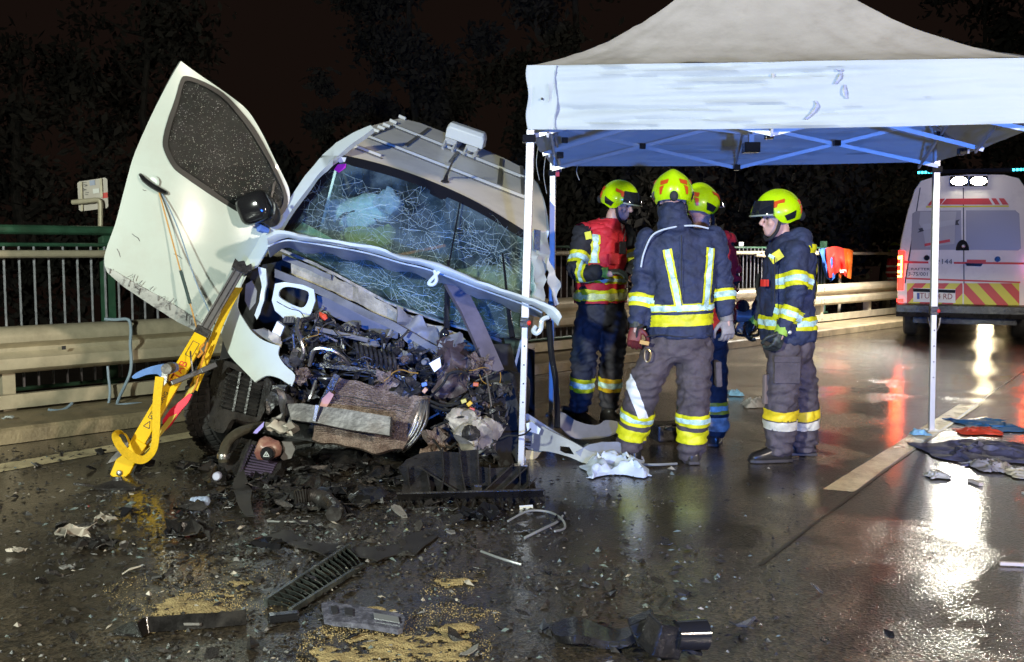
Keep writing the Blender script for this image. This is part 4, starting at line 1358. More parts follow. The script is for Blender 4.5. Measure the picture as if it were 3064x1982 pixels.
# rain drops on the pane
rr = random.Random(9)
k = MB()
ip = inset(win_s, 18)
cnt = 0
while cnt < 900:
    x, y = rr.uniform(490, 860), rr.uniform(225, 680)
    if not inside(x, y, ip): continue
    q = P(x, y, dDb(x, y) + .006)
    k.ball(q, rr.choice((.0010, .0014, .0018, .0024)), 5, 3)
    cnt += 1
tag(k.build('rain_drops', mat('water_drop', (.4, .42, .42), .08, ior=1.33), pane, smooth=60), kind='stuff')
hp = [(419, 522, 0), (432, 538, .03), (455, 556, .04), (480, 570, .035), (500, 579, 0)]
k = MB(); k.tube(smoothpts([tuple(P(x, y, dDb(x, y) - .01 - z)) for x, y, z in hp], 4), [.010, .014, .017, .018, .019, .019, .02, .02, .02, .02, .02, .02, .019, .018, .016, .014, .010], 8)
hd = k.build('door_handle', M_blackg, door)
k = MB(); c = P(457, 545, dDb(457, 545)); k.lathe(c + V((0, -.006, 0)), (0, -1, 0), [(.045, -.002), (.048, .002), (.042, .0), (.01, -.006)], 20); k.build('handle_bowl', M_white, door)
rr2 = random.Random(4)
for i_ in range(26):
    x, y = rr2.uniform(330, 620), 0
    y = 800 + (x - 313) * .6 + rr2.uniform(-14, 6)
    pts = [(x, y)]
    a_ = rr2.choice((.55, 1.5, 1.7, -.9)) + rr2.gauss(0, .2)
    for j_ in range(3): pts.append((pts[-1][0] + math.cos(a_) * rr2.uniform(3, 9), pts[-1][1] + math.sin(a_) * rr2.uniform(3, 9)))
    k = MB(); k.tube([P(*q, dDb(*q) - .028) for q in pts], rr2.choice((.0015, .0025)), 4); k.build('scratch', M_scratch, door)
for pts in (((427, 568), (432, 571), (437, 570)), ((395, 700), (402, 706), (412, 712), (418, 722)), ((520, 760), (530, 764), (545, 774)), ((600, 880), (612, 882), (622, 890)), ((350, 745), (356, 756), (360, 770))):
    k = MB(); k.tube([P(*q, dDb(*q) - .004) for q in pts], .002, 4); k.build('scratch', M_scratch, door)
# wing mirror
def ellring_(c, a, b_, w, h, n=28, p=4.0):
    return [c + a * (math.copysign(abs(math.cos(t)) ** (2 / p), math.cos(t)) * w) + b_ * (math.copysign(abs(math.sin(t)) ** (2 / p), math.sin(t)) * h) for t in [2 * math.pi * j / n for j in range(n)]]
k = MB(); R_ = Matrix.Rotation(-.35, 3, 'Y')
k.loft([ellring_(P(764, 622, 7.18) + R_ @ V((0, y_, 0)), R_ @ V((1, 0, 0)), R_ @ V((0, 0, 1)), .122 * s_, .112 * s_) for y_, s_ in ((-.10, .62), (-.085, .86), (-.05, .97), (0, 1), (.05, .96), (.06, .8))]); mr_ = k.build('wing_mirror', M_blackg, door, smooth=50)
k = MB(); k.tube(smoothpts([P(806, 590, 7.12), P(822, 612, 7.1), P(820, 645, 7.1), P(812, 662, 7.14)], 5), .012, 7); k.build('mirror_trim', M_black, mr_)
k = MB(); k.ball(P(805, 640, 7.22), (.08, .07, .1), 16, 10, R_); k.build('mirror_foot', M_black, mr_, smooth=50)
k = MB(); k.tube([P(775, 682, 7.2), P(800, 692, 7.25)], [.03, .025], 8); k.build('mirror_reflection', mat('mirror_reflection_blue', (.1, .2, .6), .3), mr_)  # short tube whose blue colour stands in for a reflection on the mirror

# ---- front wing
wing_px = [(790, 698), (815, 712), (790, 760), (764, 800), (736, 814), (718, 859), (709, 909), (714, 930), (726, 951), (752, 991), (792, 1021), (837, 1037), (833, 1062), (852, 1092), (882, 1122), (872, 1155), (850, 1140), (832, 1130), (797, 1125), (762, 1143), (711, 1092), (681, 1052), (660, 1003), (656, 961), (676, 900), (701, 848), (735, 785), (765, 735)]
wing_s = smoothpts(wing_px[1:12], 3) + smoothpts(wing_px[11:16], 3)[1:] + smoothpts(wing_px[15:20], 3)[1:] + smoothpts(wing_px[19:] + wing_px[:2], 3)[1:-1]
dF = dplane((790, 700, 7.2), (660, 980, 6.95), (872, 1150, 6.6))
panel('front_wing', M_white, van, wing_s, lambda x, y: dF(x, y) - .10 * math.sin(max(0, min(1, (x - 656) / 230)) * 2.4), thick=.012, step=22, crumple=.006, cscale=6)
# ---- bonnet: torn sheet seen on edge, its underside and frame
up_e = [(800, 705), (836, 694), (900, 703), (973, 718), (1109, 737), (1200, 768), (1314, 792), (1427, 841), (1564, 888), (1612, 903), (1664, 926), (1681, 950)]
lo_e = [(800, 732), (850, 714), (905, 718), (1018, 736), (1109, 754), (1200, 781), (1286, 802), (1427, 855), (1559, 902), (1612, 924), (1650, 950), (1673, 972)]
k = MB()
ue, le = smoothpts(up_e, 4), smoothpts(lo_e, 4)
rows = [[P(x, y - 3, 7.24 - (x - 800) * .0003) for x, y in ue], [P(x, y - 2, 6.75 - (x - 800) * .00025) for x, y in ue]]
for s in (0, .33, .66, 1.0):
    rows.append([P(a[0] + (c[0] - a[0]) * s, a[1] + (c[1] - a[1]) * s, 6.58 - (a[0] - 800) * .00022 + .05 * s - .03 * math.sin(s * 3.14)) for a, c in zip(ue, le)])
rows = [[q + nvec(q * 6) * .014 + nvec(q * 19) * .006 for q in r_] for r_ in rows]
k.sheet(rows, .004)
bon = k.build('bonnet', M_white, van, smooth=50)
k = MB()
rows = []
for s in (0, .5, 1.0):
    rows.append([P(c[0] + 6 * s, c[1] + 4 + (26 + 7 * math.sin(c[0] * .05)) * s, 6.66 - (c[0] - 800) * .00022 + .30 * s) for c in le[:-7]])
k.sheet(rows, .01)
k.build('bonnet_frame', mat('bonnet_inner', (.3, .34, .38), .4, var=.2), bon, smooth=40)
k = MB(); k.tube(smoothpts([P(1316, 812, 6.5), P(1290, 838, 6.48), P(1283, 850, 6.48), P(1296, 852, 6.48), P(1306, 838, 6.48), P(1300, 810, 6.5)], 4), .012, 7); k.build('bonnet_catch', M_white, bon)
k = MB(); k.tube(smoothpts([P(1640, 950, 6.45), P(1622, 958, 6.42), P(1618, 985, 6.42), P(1606, 998, 6.42), P(1596, 990, 6.43), P(1603, 978, 6.45)], 4), .016, 7); k.build('bonnet_hinge', M_white, bon)

# ---- scuttle: strips across the lower windscreen
def strip(name, m, pts, w, d0, d1, thick=.02, parent=van, crump=.004):
    lp = smoothpts(pts, 4)
    poly = [(x, y - w / 2) for x, y in lp] + [(x, y + w / 2) for x, y in reversed(lp)]
    x0, x1 = lp[0][0], lp[-1][0]
    return panel(name, m, parent, poly, lambda x, y: d0 + (d1 - d0) * (x - x0) / (x1 - x0), thick=thick, step=26, crumple=crump, cscale=11)
M_grey = mat('grey_plastic', (.15, .145, .14), .5, var=.25, dirt=.5, dirtcol=(.12, .1, .09))
M_scut = mat('scuttle_dark', (.075, .075, .09), .45, var=.3, dirt=.3, dirtcol=(.14, .12, .11))
strip('scuttle_trim', M_steel, [(838, 748), (930, 786), (1018, 829), (1155, 902), (1250, 937), (1336, 968), (1409, 990), (1500, 1020)], 9, 7.12, 6.9)
strip('scuttle_panel', mat('scuttle_beige', (.3, .26, .18), .6, var=.4, vscale=9, bump=.4, dirt=.6, dirtcol=(.1, .08, .06)), [(870, 800), (960, 838), (1060, 880), (1160, 935), (1250, 975), (1340, 1010), (1460, 1075)], 46, 7.16, 6.85, crump=.03)
strip('scuttle_rail', M_scut, [(822, 818), (927, 858), (1018, 900), (1109, 945), (1195, 985), (1290, 1040), (1420, 1100)], 24, 7.04, 6.78)
strip('scuttle_rail', M_scut, [(845, 770), (920, 800), (990, 832)], 16, 7.1, 7.06)
panel('scuttle_cover', mat('scuttle_cover_m', (.075, .07, .085), .5, var=.15), van, [(948, 884), (1000, 896), (1080, 930), (1150, 962), (1192, 990), (1190, 1016), (1100, 990), (1010, 955), (953, 920)], lambda x, y: 7.08, thick=.04, step=40)
panel('crumpled_panel', M_grey, van, [(1190, 930), (1240, 950), (1300, 990), (1370, 1040), (1450, 1085), (1462, 1105), (1400, 1095), (1310, 1060), (1230, 1015), (1185, 975)], lambda x, y: 6.92, thick=.02, step=16, crumple=.05, cscale=13)
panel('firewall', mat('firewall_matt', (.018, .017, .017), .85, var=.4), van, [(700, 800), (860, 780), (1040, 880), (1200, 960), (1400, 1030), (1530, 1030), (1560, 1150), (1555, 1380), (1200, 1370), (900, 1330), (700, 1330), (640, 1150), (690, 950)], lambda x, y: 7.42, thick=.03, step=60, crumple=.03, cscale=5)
panel('diagonal_brace', mat('brace_plastic', (.1, .085, .1), .45, var=.2), van, [(1318, 818), (1345, 812), (1378, 824), (1400, 870), (1440, 950), (1480, 1040), (1508, 1105), (1490, 1112), (1456, 1104), (1420, 1020), (1380, 930), (1345, 870)], dplane((1345, 820, 6.9), (1480, 1105, 6.62), (1380, 930, 6.78)), thick=.05, step=26)
# wipers
k = MB(); k.tube([P(1377, 605, dWb(1377, 605) - .05), P(1362, 690, dWb(1362, 690) - .06), P(1344, 790, 7.0)], .006, 6); k.tube([P(1342, 780, 7.0), P(1338, 880, 6.95), P(1336, 985, 6.85)], [.012, .02, .022], 8); k.ball(P(1330, 1005, 6.84), (.035, .03, .05)); k.build('wiper', M_blackg, van)
k = MB(); k.tube([P(1504, 760, dWb(1504, 760) - .05), P(1512, 830, 7.0), P(1518, 891, 6.9)], [.008, .01, .012], 6); k.tube([P(1518, 885, 6.9), P(1524, 950, 6.85), P(1533, 1010, 6.8)], [.012, .016, .02], 8); k.build('wiper', M_blackg, van)

# ---- left lamp cavity: frame with a rounded opening, inner wing, wires
op = smoothpts([(840, 866), (862, 858), (905, 866), (922, 876), (920, 900), (908, 920), (885, 918), (845, 898), (832, 884)], 3, True)
panel('lamp_carrier', M_white, van, [(822, 850), (850, 844), (905, 852), (938, 866), (942, 900), (930, 938), (915, 965), (880, 975), (845, 950), (822, 930), (812, 900)], lambda x, y: 6.98, [op], thick=.03, step=20, crumple=.006)
panel('inner_wing', M_white, van, [(772, 800), (795, 806), (797, 850), (790, 900), (778, 940), (768, 960), (762, 945), (776, 905), (782, 860), (778, 830)], lambda x, y: 6.96, thick=.02, step=16, crumple=.01, cscale=10)
panel('inner_wing', M_grey, van, [(735, 850), (752, 840), (768, 870), (764, 905), (745, 930), (732, 900)], lambda x, y: 7.0, thick=.02, step=16, crumple=.01)
panel('label_box', mat('label_white', (.66, .68, .66), .5), van, [(829, 962), (851, 978), (838, 1008), (812, 998)], lambda x, y: 6.8, thick=.05, step=40)
panel('torn_bracket', M_cream, van, [(800, 985), (815, 995), (838, 1008), (850, 1030), (842, 1045), (822, 1022), (798, 1005)], lambda x, y: 6.78, thick=.012, step=12, crumple=.03, cscale=16)
panel('torn_bracket', M_grey, van, [(750, 985), (790, 985), (830, 1015), (838, 1035), (795, 1020), (765, 1005)], lambda x, y: 6.85, thick=.02, step=14, crumple=.02, cscale=12)

# ---- wheel behind the arch liner
wc = P(672, 1216, 7.12)
wax = V((.93, -.33, .12)).normalized()
prof_ = [(.21, -.10), (.27, -.112), (.318, -.10), (.33, -.075), (.334, 0), (.33, .075), (.318, .10), (.27, .112), (.21, .10)]
k = MB(); k.lathe(wc, wax, prof_, 40); wheel = k.build('wheel', M_rubber, van, smooth=40)
x_, y_ = orth(wax)
for q in range(44):
    a = 2 * math.pi * q / 44
    rad = x_ * math.cos(a) + y_ * math.sin(a)
    tan = wax.cross(rad)
    for o_, l_ in ((-.062, .055), (.062, .055), (0, .04)):
        k = MB() if (q == 0 and o_ == -.062) else k
        k.beam(wc + rad * .333 + wax * (o_ - l_ / 2) + tan * .008, wc + rad * .333 + wax * (o_ + l_ / 2), .028, .016, rad)
tag(k.build('tread_blocks', M_rubber, wheel, smooth=0), kind='stuff')
k = MB(); k.lathe(wc, wax, [(.01, -.06), (.1, -.07), (.2, -.10), (.212, -.1), (.212, .1), (.1, .06), (.01, .06)], 28); k.build('rim', M_steel, wheel)
# lower grille panel with louvres
gd = dplane((646, 1094, 6.85), (798, 1138, 6.62), (667, 1293, 6.72))
g_open = [(686, 1100), (792, 1139), (769, 1249), (665, 1222)]
gp = panel('grille_panel', M_black, van, smoothpts([(640, 1096), (672, 1080), (725, 1100), (805, 1134), (808, 1170), (778, 1258), (735, 1262), (694, 1256), (668, 1296), (630, 1280), (618, 1240)], 3, True), gd, [g_open], thick=.04, step=24, bulge=lambda x, y: -.03 * math.sin((x - 600) / 200 * 3))
def lerp2(a, b_, s): return (a[0] + (b_[0] - a[0]) * s, a[1] + (b_[1] - a[1]) * s)
for i in range(1, 9):
    s = i / 9
    a, b_ = lerp2(g_open[0], g_open[3], s), lerp2(g_open[1], g_open[2], s)
    k = MB(); k.beam(P(*a, gd(*a) - .01), P(*b_, gd(*b_) - .01), .05, .014, (0, -.6, .8)); k.build('louvre', M_black, gp, smooth=0)
for s in (.33, .66):
    a, b_ = lerp2(g_open[0], g_open[1], s), lerp2(g_open[3], g_open[2], s)
    k = MB(); k.beam(P(*a, gd(*a) - .03), P(*b_, gd(*b_) - .03), .014, .03, (0, -1, 0)); k.build('louvre_divider', M_black, gp, smooth=0)
panel('grille_back', M_black, gp, [(680, 1090), (800, 1130), (775, 1258), (658, 1230)], lambda x, y: gd(x, y) + .06, thick=.01, step=60)

# ---- crumpled radiator pack and bumper beam
rd = dplane((1009, 1127, 6.62), (1281, 1188, 6.55), (923, 1304, 6.38))
rad_px = smoothpts([(1012, 1124), (1080, 1140), (1160, 1165), (1240, 1180), (1283, 1188)], 3) + smoothpts([(1270, 1235), (1240, 1290), (1205, 1345)], 3) + smoothpts([(1150, 1352), (1080, 1345), (1000, 1328), (925, 1306)], 3) + smoothpts([(945, 1250), (975, 1185), (1000, 1140)], 3)
radp = panel('radiator_core', M_core, van, rad_px, rd, thick=.05, step=13, crumple=.03, cscale=7)
for s in np.linspace(.03, .97, 30):
    a = lerp2((1005, 1140), (928, 1300), s); b_ = lerp2((1262, 1196), (1205, 1330), s)
    pts = [lerp2(a, b_, u_) for u_ in np.linspace(0.02, .9, 14)]
    k = MB(); k.tube([P(x, y, rd(x, y) - .006) + nvec(P(x, y, rd(x, y)) * 7) * .03 + V((0, 0, .012 * noise.noise(V((x * .05, s * 30, 0))))) for x, y in pts], rc_.choice((.003, .0045)), 5); k.build('cooling_fin', M_alu if rc_.random() < .22 else M_core, radp, smooth=60)
# rolled aluminium end tank at the right of the pack
for i_, (dx, w_) in enumerate(((0, .028), (16, .02), (-14, .022))):
    k = MB(); k.tube(smoothpts([P(1272 + dx * .4, 1196, 6.5), P(1262 + dx, 1250, 6.42), P(1240 + dx, 1300, 6.4), P(1205 + dx, 1340, 6.4), P(1192 + dx, 1352, 6.42)], 4), [w_ * .4] + [w_] * 12 + [w_ * .5] * 4, 8, sx=.55); k.build('end_tank', M_alu, radp, smooth=50)
panel('pack_frame', M_black, van, [(1000, 1118), (1016, 1126), (995, 1170), (960, 1245), (935, 1300), (918, 1300), (940, 1235), (975, 1165)], lambda x, y: 6.5, thick=.03, step=20)
panel('pack_frame', mat('rusty_pink', (.3, .15, .14), .5, .4, var=.3), van, [(962, 1190), (984, 1170), (1000, 1180), (970, 1230), (950, 1250)], lambda x, y: 6.45, thick=.02, step=14, crumple=.02)
bb = panel('bumper_beam', M_steel, van, [(858, 1208), (905, 1206), (955, 1214), (1060, 1228), (1168, 1247), (1166, 1305), (1060, 1288), (950, 1266), (900, 1260), (872, 1254)], dplane((860, 1210, 6.36), (1168, 1247, 6.2), (900, 1260, 6.3)), thick=.05, step=20, crumple=.006)
panel('beam_edge', mat('bare_metal_edge', (.75, .75, .76), .25, .9), bb, [(944, 1212), (954, 1214), (944, 1262), (936, 1260)], lambda x, y: 6.255, thick=.01, step=40)
panel('crash_box', M_steel, van, [(825, 1170), (850, 1180), (858, 1230), (862, 1280), (838, 1300), (812, 1290), (806, 1262), (826, 1228)], lambda x, y: 6.36, thick=.06, step=12, crumple=.05, cscale=14)
panel('crash_box', M_black, van, [(812, 1155), (845, 1165), (856, 1200), (826, 1215), (800, 1250), (790, 1240), (800, 1200)], lambda x, y: 6.42, thick=.05, step=12, crumple=.03, cscale=12)
panel('alloy_casting', M_cream, van, [(815, 1258), (838, 1250), (868, 1262), (878, 1290), (862, 1306), (838, 1306), (816, 1292)], lambda x, y: 6.28, thick=.05, step=9, crumple=.06, cscale=16)
panel('purple_tag', mat('tag_purple', (.35, .3, .75), .4), van, [(764, 1287), (790, 1262), (788, 1278), (768, 1298), (757, 1296)], lambda x, y: 6.3, thick=.006, step=30)

# ---- small cooler, hose, expansion tank on the road
cd = dplane((721, 1312, 6.45), (850, 1350, 6.3), (705, 1440, 6.15))
cool = panel('oil_cooler', M_black, van, [(722, 1310), (752, 1318), (800, 1330), (848, 1346), (840, 1400), (800, 1448), (745, 1452), (700, 1445), (678, 1410), (662, 1385), (668, 1368), (700, 1350)], cd, thick=.07, step=30)
k = MB(); k.beam(P(751, 1318, 6.33), P(706, 1442, 6.1), .012, .02); k.build('cooler_edge', M_alu, cool, smooth=0)
for s in np.linspace(.08, .95, 13):
    a = lerp2((752, 1322), (710, 1440), s); b_ = lerp2((845, 1352), (800, 1444), s)
    k = MB(); k.beam(P(*a, cd(*a) - .012), P(*b_, cd(*b_) - .012), .012, .01); k.build('cooler_fin', mat('fin_violet', (.07, .05, .09), .45, .3), cool, smooth=0)
k = MB(); k.tube(smoothpts([P(790, 1275, 6.5), P(755, 1280, 6.42), P(712, 1296, 6.32), P(682, 1322, 6.26), P(668, 1360, 6.2), P(668, 1380, 6.2)], 5), [.032] * 26, 12); k.build('intake_hose', mat('hose_brown', (.055, .048, .035), .25, var=.3), van)
k = MB(); k.lathe(P(668, 1362, 6.2), (P(668, 1385, 6.2) - P(670, 1350, 6.2)), [(.038, -.01), (.04, 0), (.04, .018), (.038, .02)], 16); k.build('hose_clamp', M_alu, van)
tk = crumpled('expansion_tank', P(803, 1345, 6.12), (.084, .055, .072), mat('tank_plastic', (.4, .3, .22), .35, col2=(.24, .08, .07), vscale=6, dirt=.5, dirtcol=(.12, .08, .06)), van, .3, 3, 7)
cc = P(801, 1357, 6.03)
k = MB(); k.lathe(cc, (0, -1, .1), [(.01, .03), (.036, .03), (.042, .022), (.042, -.03), (.01, -.03)], 20); cap = k.build('tank_cap', M_blackg, tk)
k = MB()
tri = [cc + V((0, -.032, .018)), cc + V((.018, -.032, -.012)), cc + V((-.018, -.032, -.012))]
tri_i = [cc + (q - cc) * 0.6 + V((0, -.0132, 0)) for q in tri]
for i in range(3):
    k.beam(tri[i] + V((0, -.002, 0)), tri[(i + 1) % 3] + V((0, -.002, 0)), .005, .005, (0, -1, 0))
k.beam(cc + V((0, -.036, .007)), cc + V((0, -.036, -.006)), .004, .004, (0, -1, 0))
k.build('warning_triangle', M_tent, cap, smooth=0)
panel('tank_bracket', M_grey, van, [(845, 1318), (872, 1322), (882, 1345), (872, 1372), (846, 1376), (838, 1368), (850, 1350)], lambda x, y: 6.15, thick=.02, step=16, crumple=.012)

# ---- engine
panel('intake_box', mat('intake_maroon', (.05, .032, .03), .5, var=.4, vscale=5, bump=.4, bscale=20, dirt=.5, dirtcol=(.11, .085, .07), dscale=5), van, smoothpts([(1322, 1062), (1360, 1058), (1400, 1075), (1408, 1110), (1398, 1160), (1370, 1190), (1330, 1192), (1296, 1180), (1304, 1150), (1318, 1110)], 3, True), lambda x, y: 6.62, thick=.12, step=10, crumple=.055, cscale=11, smooth=22, bulge=lambda x, y: -.02 * math.sin(max(0, min(1, (x - 1296) / 112)) * 3.14))
k = MB(); k.tube(smoothpts([P(1290, 1186, 6.52), P(1325, 1150, 6.48), P(1345, 1118, 6.46), P(1375, 1112, 6.46), P(1402, 1120, 6.5)], 5), .009, 7); k.build('intake_seal', M_hose, van)
panel('white_tag', mat('white_card', (.8, .8, .79), .5), van, [(1284, 1088), (1316, 1070), (1320, 1098), (1300, 1114)], lambda x, y: 6.55, thick=.01, step=30)
gb = crumpled('gearbox_casting', P(1425, 1292, 6.35), (.135, .12, .135), M_cream, van, .8, 6, 11, 34, 24, smooth=24)
crumpled('gearbox_hub', P(1408, 1296, 6.22), (.055, .04, .05), M_engine, gb, .5, 6, 12)
crumpled('gearbox_casting', P(1385, 1255, 6.42), (.09, .08, .07), M_cream, van, .8, 6, 13, smooth=24)
k = MB(); k.loft([[P(x, y, d) for x, y in ((1010, 1085), (1010, 1060), (1200, 1100), (1200, 1130))] for d in (6.75, 7.0)]); k.build('valve_cover', M_engine, van, smooth=30, bevel=.01)
for i in range(9):
    x = 1060 + i * 14
    k = MB(); k.tube(smoothpts([P(x, 1045 + i * 4, 6.8), P(x + 4, 1030 + i * 4, 6.72), P(x + 10, 1052 + i * 4.2, 6.66), P(x + 12, 1080 + i * 4.2, 6.7)], 3), .012, 7); k.build('intake_runner', M_engine, van)
# long black carrier rail above the radiator
strip('carrier_rail', M_black, [(955, 1092), (1010, 1098), (1080, 1108), (1160, 1122), (1230, 1140)], 14, 6.68, 6.6, .04)
# aluminium pipes
for pts, r in (([(893, 952, 6.7), (888, 985, 6.66), (900, 1020, 6.62), (908, 1058, 6.62), (893, 1088, 6.64)], .014), ([(926, 1095, 6.6), (935, 1060, 6.58), (945, 1045, 6.57), (968, 1043, 6.57), (1000, 1052, 6.58), (1030, 1072, 6.62), (1045, 1092, 6.66)], .015), ([(954, 1133, 6.6), (975, 1134, 6.58), (1000, 1134, 6.6)], .012), ([(945, 1140, 6.55), (930, 1185, 6.5), (922, 1200, 6.5)], .011),
               ([(876, 1000, 6.7), (880, 1040, 6.7), (878, 1090, 6.7)], .008)):
    k = MB(); k.tube(smoothpts([P(*q) for q in pts], 5), r, 8); k.build('coolant_pipe', M_alu, van)
for x in (980, 986, 992):
    k = MB(); k.lathe(P(x, 1047, 6.57), V((1, 0, -.25)), [(.012, -.003), (.02, -.003), (.02, .003), (.012, .003)], 12); k.build('pipe_collar', M_alu, van)
k = MB(); k.tube([P(955, 938, 6.9), P(970, 948, 6.86), P(976, 956, 6.86)], [.012, .022, .014], 8); k.build('orange_plug', mat('plug_orange', (.7, .07, .02), .4), van)
k = MB(); k.tube(smoothpts([P(955, 940, 6.9), P(925, 955, 6.85), P(900, 962, 6.8), P(893, 985, 6.78)], 4), .02, 8); k.build('wrapped_loom', M_engine, van)
# steel cable hanging at the right
k = MB(); k.tube(smoothpts([P(1455, 1120, 6.5), P(1468, 1200, 6.46), P(1478, 1290, 6.44), P(1480, 1350, 6.42), P(1478, 1385, 6.45)], 5), .006, 6); k.build('steel_cable', M_steel, van)
for i, pts in enumerate(([(1287, 1200, 6.5), (1330, 1215, 6.44), (1370, 1205, 6.42), (1400, 1180, 6.45)], [(1285, 1212, 6.5), (1335, 1228, 6.44), (1380, 1215, 6.42), (1410, 1190, 6.45)], [(1290, 1282, 6.42), (1330, 1265, 6.38), (1370, 1250, 6.36), (1405, 1245, 6.36)], [(1478, 1285, 6.4), (1490, 1272, 6.38), (1512, 1268, 6.38)], [(1330, 1330, 6.4), (1345, 1340, 6.36), (1365, 1325, 6.34)], [(1275, 1290, 6.42), (1300, 1320, 6.36), (1322, 1352, 6.3)])):
    k = MB(); k.tube(smoothpts([P(*q) for q in pts], 5), .009 if i < 3 else .007, 6); k.build('hose', M_hose, van)
# yellow and red connectors
for x, y, c_ in ((1388, 1200, (.5, .45, .12)), (1405, 1208, (.65, .4, .02)), (1412, 1226, (.6, .12, .1)), (1396, 1256, (.7, .3, .04)), (1424, 1150, (.5, .12, .03)), (1270, 1150, (.1, .2, .5)), (1272, 1168, (.5, .28, .15))):
    k = MB(); k.box(P(x, y, 6.4), (.035, .04, .025), Matrix.Rotation(random.uniform(-1, 1), 3, 'Y')); k.build('connector', mat('conn%d' % int(c_[0] * 100 + c_[1] * 10), c_, .4), van, smooth=0, bevel=.004)
# ribbed, bolted and torn bits that fill the bay
rg = random.Random(21)
EM = [M_engine] * 5 + [M_black] * 4 + [M_hose] * 3 + [M_steel] * 2 + [M_grey, M_core, M_core]
def rrot(r_): return Matrix.Rotation(r_.uniform(-.8, .8), 3, 'X') @ Matrix.Rotation(r_.uniform(-.8, .8), 3, 'Y') @ Matrix.Rotation(r_.uniform(-.8, .8), 3, 'Z')
bay = [(850, 960), (960, 935), (1010, 970), (1100, 1000), (1200, 1025), (1290, 1060), (1440, 1110), (1500, 1120), (1510, 1340), (1300, 1350), (1290, 1190), (1100, 1150), (1000, 1120), (930, 1200), (860, 1200), (845, 1080)]
cnt = 0
while cnt < 330:
    x, y = rg.uniform(845, 1515), rg.uniform(930, 1350)
    if not inside(x, y, bay): continue
    cnt += 1
    d = 6.95 - (y - 930) / 420 * .45 + rg.uniform(-.06, .14)
    c = P(x, y, d)
    m_ = rg.choice(EM)
    kind = rg.random()
    k = MB()
    sc = rg.uniform(.4, 1.05)
    if kind < .32:
        k.tube(smoothpts([c, c + V((rg.gauss(0, .09), rg.gauss(0, .03), rg.gauss(0, .06))) * sc, c + V((rg.gauss(0, .16), rg.gauss(0, .04), rg.gauss(0, .08))) * sc], 5), rg.choice((.005, .008, .012, .018)), 7)
        nm = 'hose'
    elif kind < .55:
        R_ = rrot(rg)
        w_, h_ = .07 * sc, .045 * sc
        k.box(c, (w_, .05, h_), R_)
        for j in range(3): k.box(c + R_ @ V((w_ * (-.3 + .3 * j), -.028, 0)), (.008, .012, h_ * .9), R_)
        nm = 'ribbed_housing'
    elif kind < .72:
        k.lathe(c, V((rg.gauss(0, .6), -1, rg.gauss(0, .6))), [(.008, .03 * sc), (.022 * sc, .03 * sc), (.03 * sc, .02 * sc), (.03 * sc, -.02), (.038 * sc, -.02), (.038 * sc, -.035), (.01, -.035)], 12)
        nm = 'pulley'
    elif kind < .88:
        rows = [[c + V(((i_ - 2) * .03 * sc, 0, (j_ - 2) * .022 * sc)) + nvec(V((i_ * .6 + cnt, j_ * .6, 2))) * .04 for i_ in range(5)] for j_ in range(5)]
        k.sheet(rows, .004); nm = 'torn_sheet'
    else:
        p1 = c + V((rg.gauss(0, .08), rg.gauss(0, .03), rg.gauss(0, .06)))
        k.beam(c, p1, .018, .012); k.ball(c, .014, 8, 5); k.ball(p1, .012, 8, 5); nm = 'bracket'
    k.build(nm, m_, van, smooth=35, bevel=.0)
# torn, folded sheet metal pushed up between the parts
for i_, (x, y, s_, m_) in enumerate(((880, 1085, .06, M_engine), (905, 1120, .05, M_core), (1150, 1138, .07, M_core), (1225, 1155, .06, M_engine), (1350, 1045, .07, M_grey), (1430, 1090, .06, M_core), (1440, 1180, .06, M_engine), (1310, 1330, .08, M_core), (1450, 1345, .07, M_engine), (1500, 1170, .06, M_engine), (850, 1180, .06, M_engine), (1480, 1240, .07, M_black))):
    c = P(x, y, 6.78 - (y - 930) / 420 * .42)
    rows = [[c + V(((p_ / 7 - .5) * 2 * s_, 0, (q_ / 7 - .5) * 1.6 * s_)) + nvec(V((p_ * .45, q_ * .45, i_ * 2.3))) * s_ * 1.1 + nvec(V((p_ * 1.2, q_ * 1.2, i_))) * s_ * .3 for p_ in range(8)] for q_ in range(8)]
    k = MB(); k.sheet(rows, .003); k.build('torn_sheet', m_, van, smooth=24)
# wiring loom strung through the bay
for i_ in range(46):
    x, y = rg.uniform(860, 1480), rg.uniform(960, 1330)
    if not inside(x, y, bay): continue
    pts = []
    a = rg.uniform(-.6, .9)
    for j_ in range(6):
        pts.append(P(x, y, 6.80 - (y - 930) / 420 * .45 + rg.uniform(-.05, .05)))
        a += rg.gauss(0, .7)
        x += math.cos(a) * 26; y += math.sin(a) * 20
    k = MB(); k.tube(smoothpts(pts, 4), rg.choice((.003, .004, .006)), 5); k.build('wire', rg.choice((M_hose, M_hose, M_engine, M_steel, mat('wire_ochre', (.3, .16, .03), .5))), van)
# dark underside, right-hand wheel, sill
wc2 = P(1505, 1250, 6.95)
k = MB(); k.lathe(wc2, V((.95, -.25, -.2)), prof_, 34); w2 = k.build('wheel', M_rubber, van, smooth=40)
k = MB(); k.lathe(wc2, V((.95, -.25, -.2)), [(.01, -.06), (.1, -.07), (.2, -.10), (.212, -.1), (.212, .1), (.1, .06), (.01, .06)], 24); k.build('rim', M_steel, w2)
panel('wheel_arch', MATS['firewall_matt'], van, [(1440, 1110), (1500, 1105), (1540, 1130), (1555, 1230), (1552, 1385), (1490, 1390), (1478, 1300), (1470, 1200)], lambda x, y: 6.72 - (y - 1105) * .0006, thick=.03, step=26, crumple=.04, cscale=8)
panel('teal_hose', mat('teal_cover', (.02, .09, .1), .4), van, [(1515, 1130), (1528, 1128), (1545, 1190), (1542, 1215), (1530, 1200)], lambda x, y: 6.75, thick=.03, step=20)
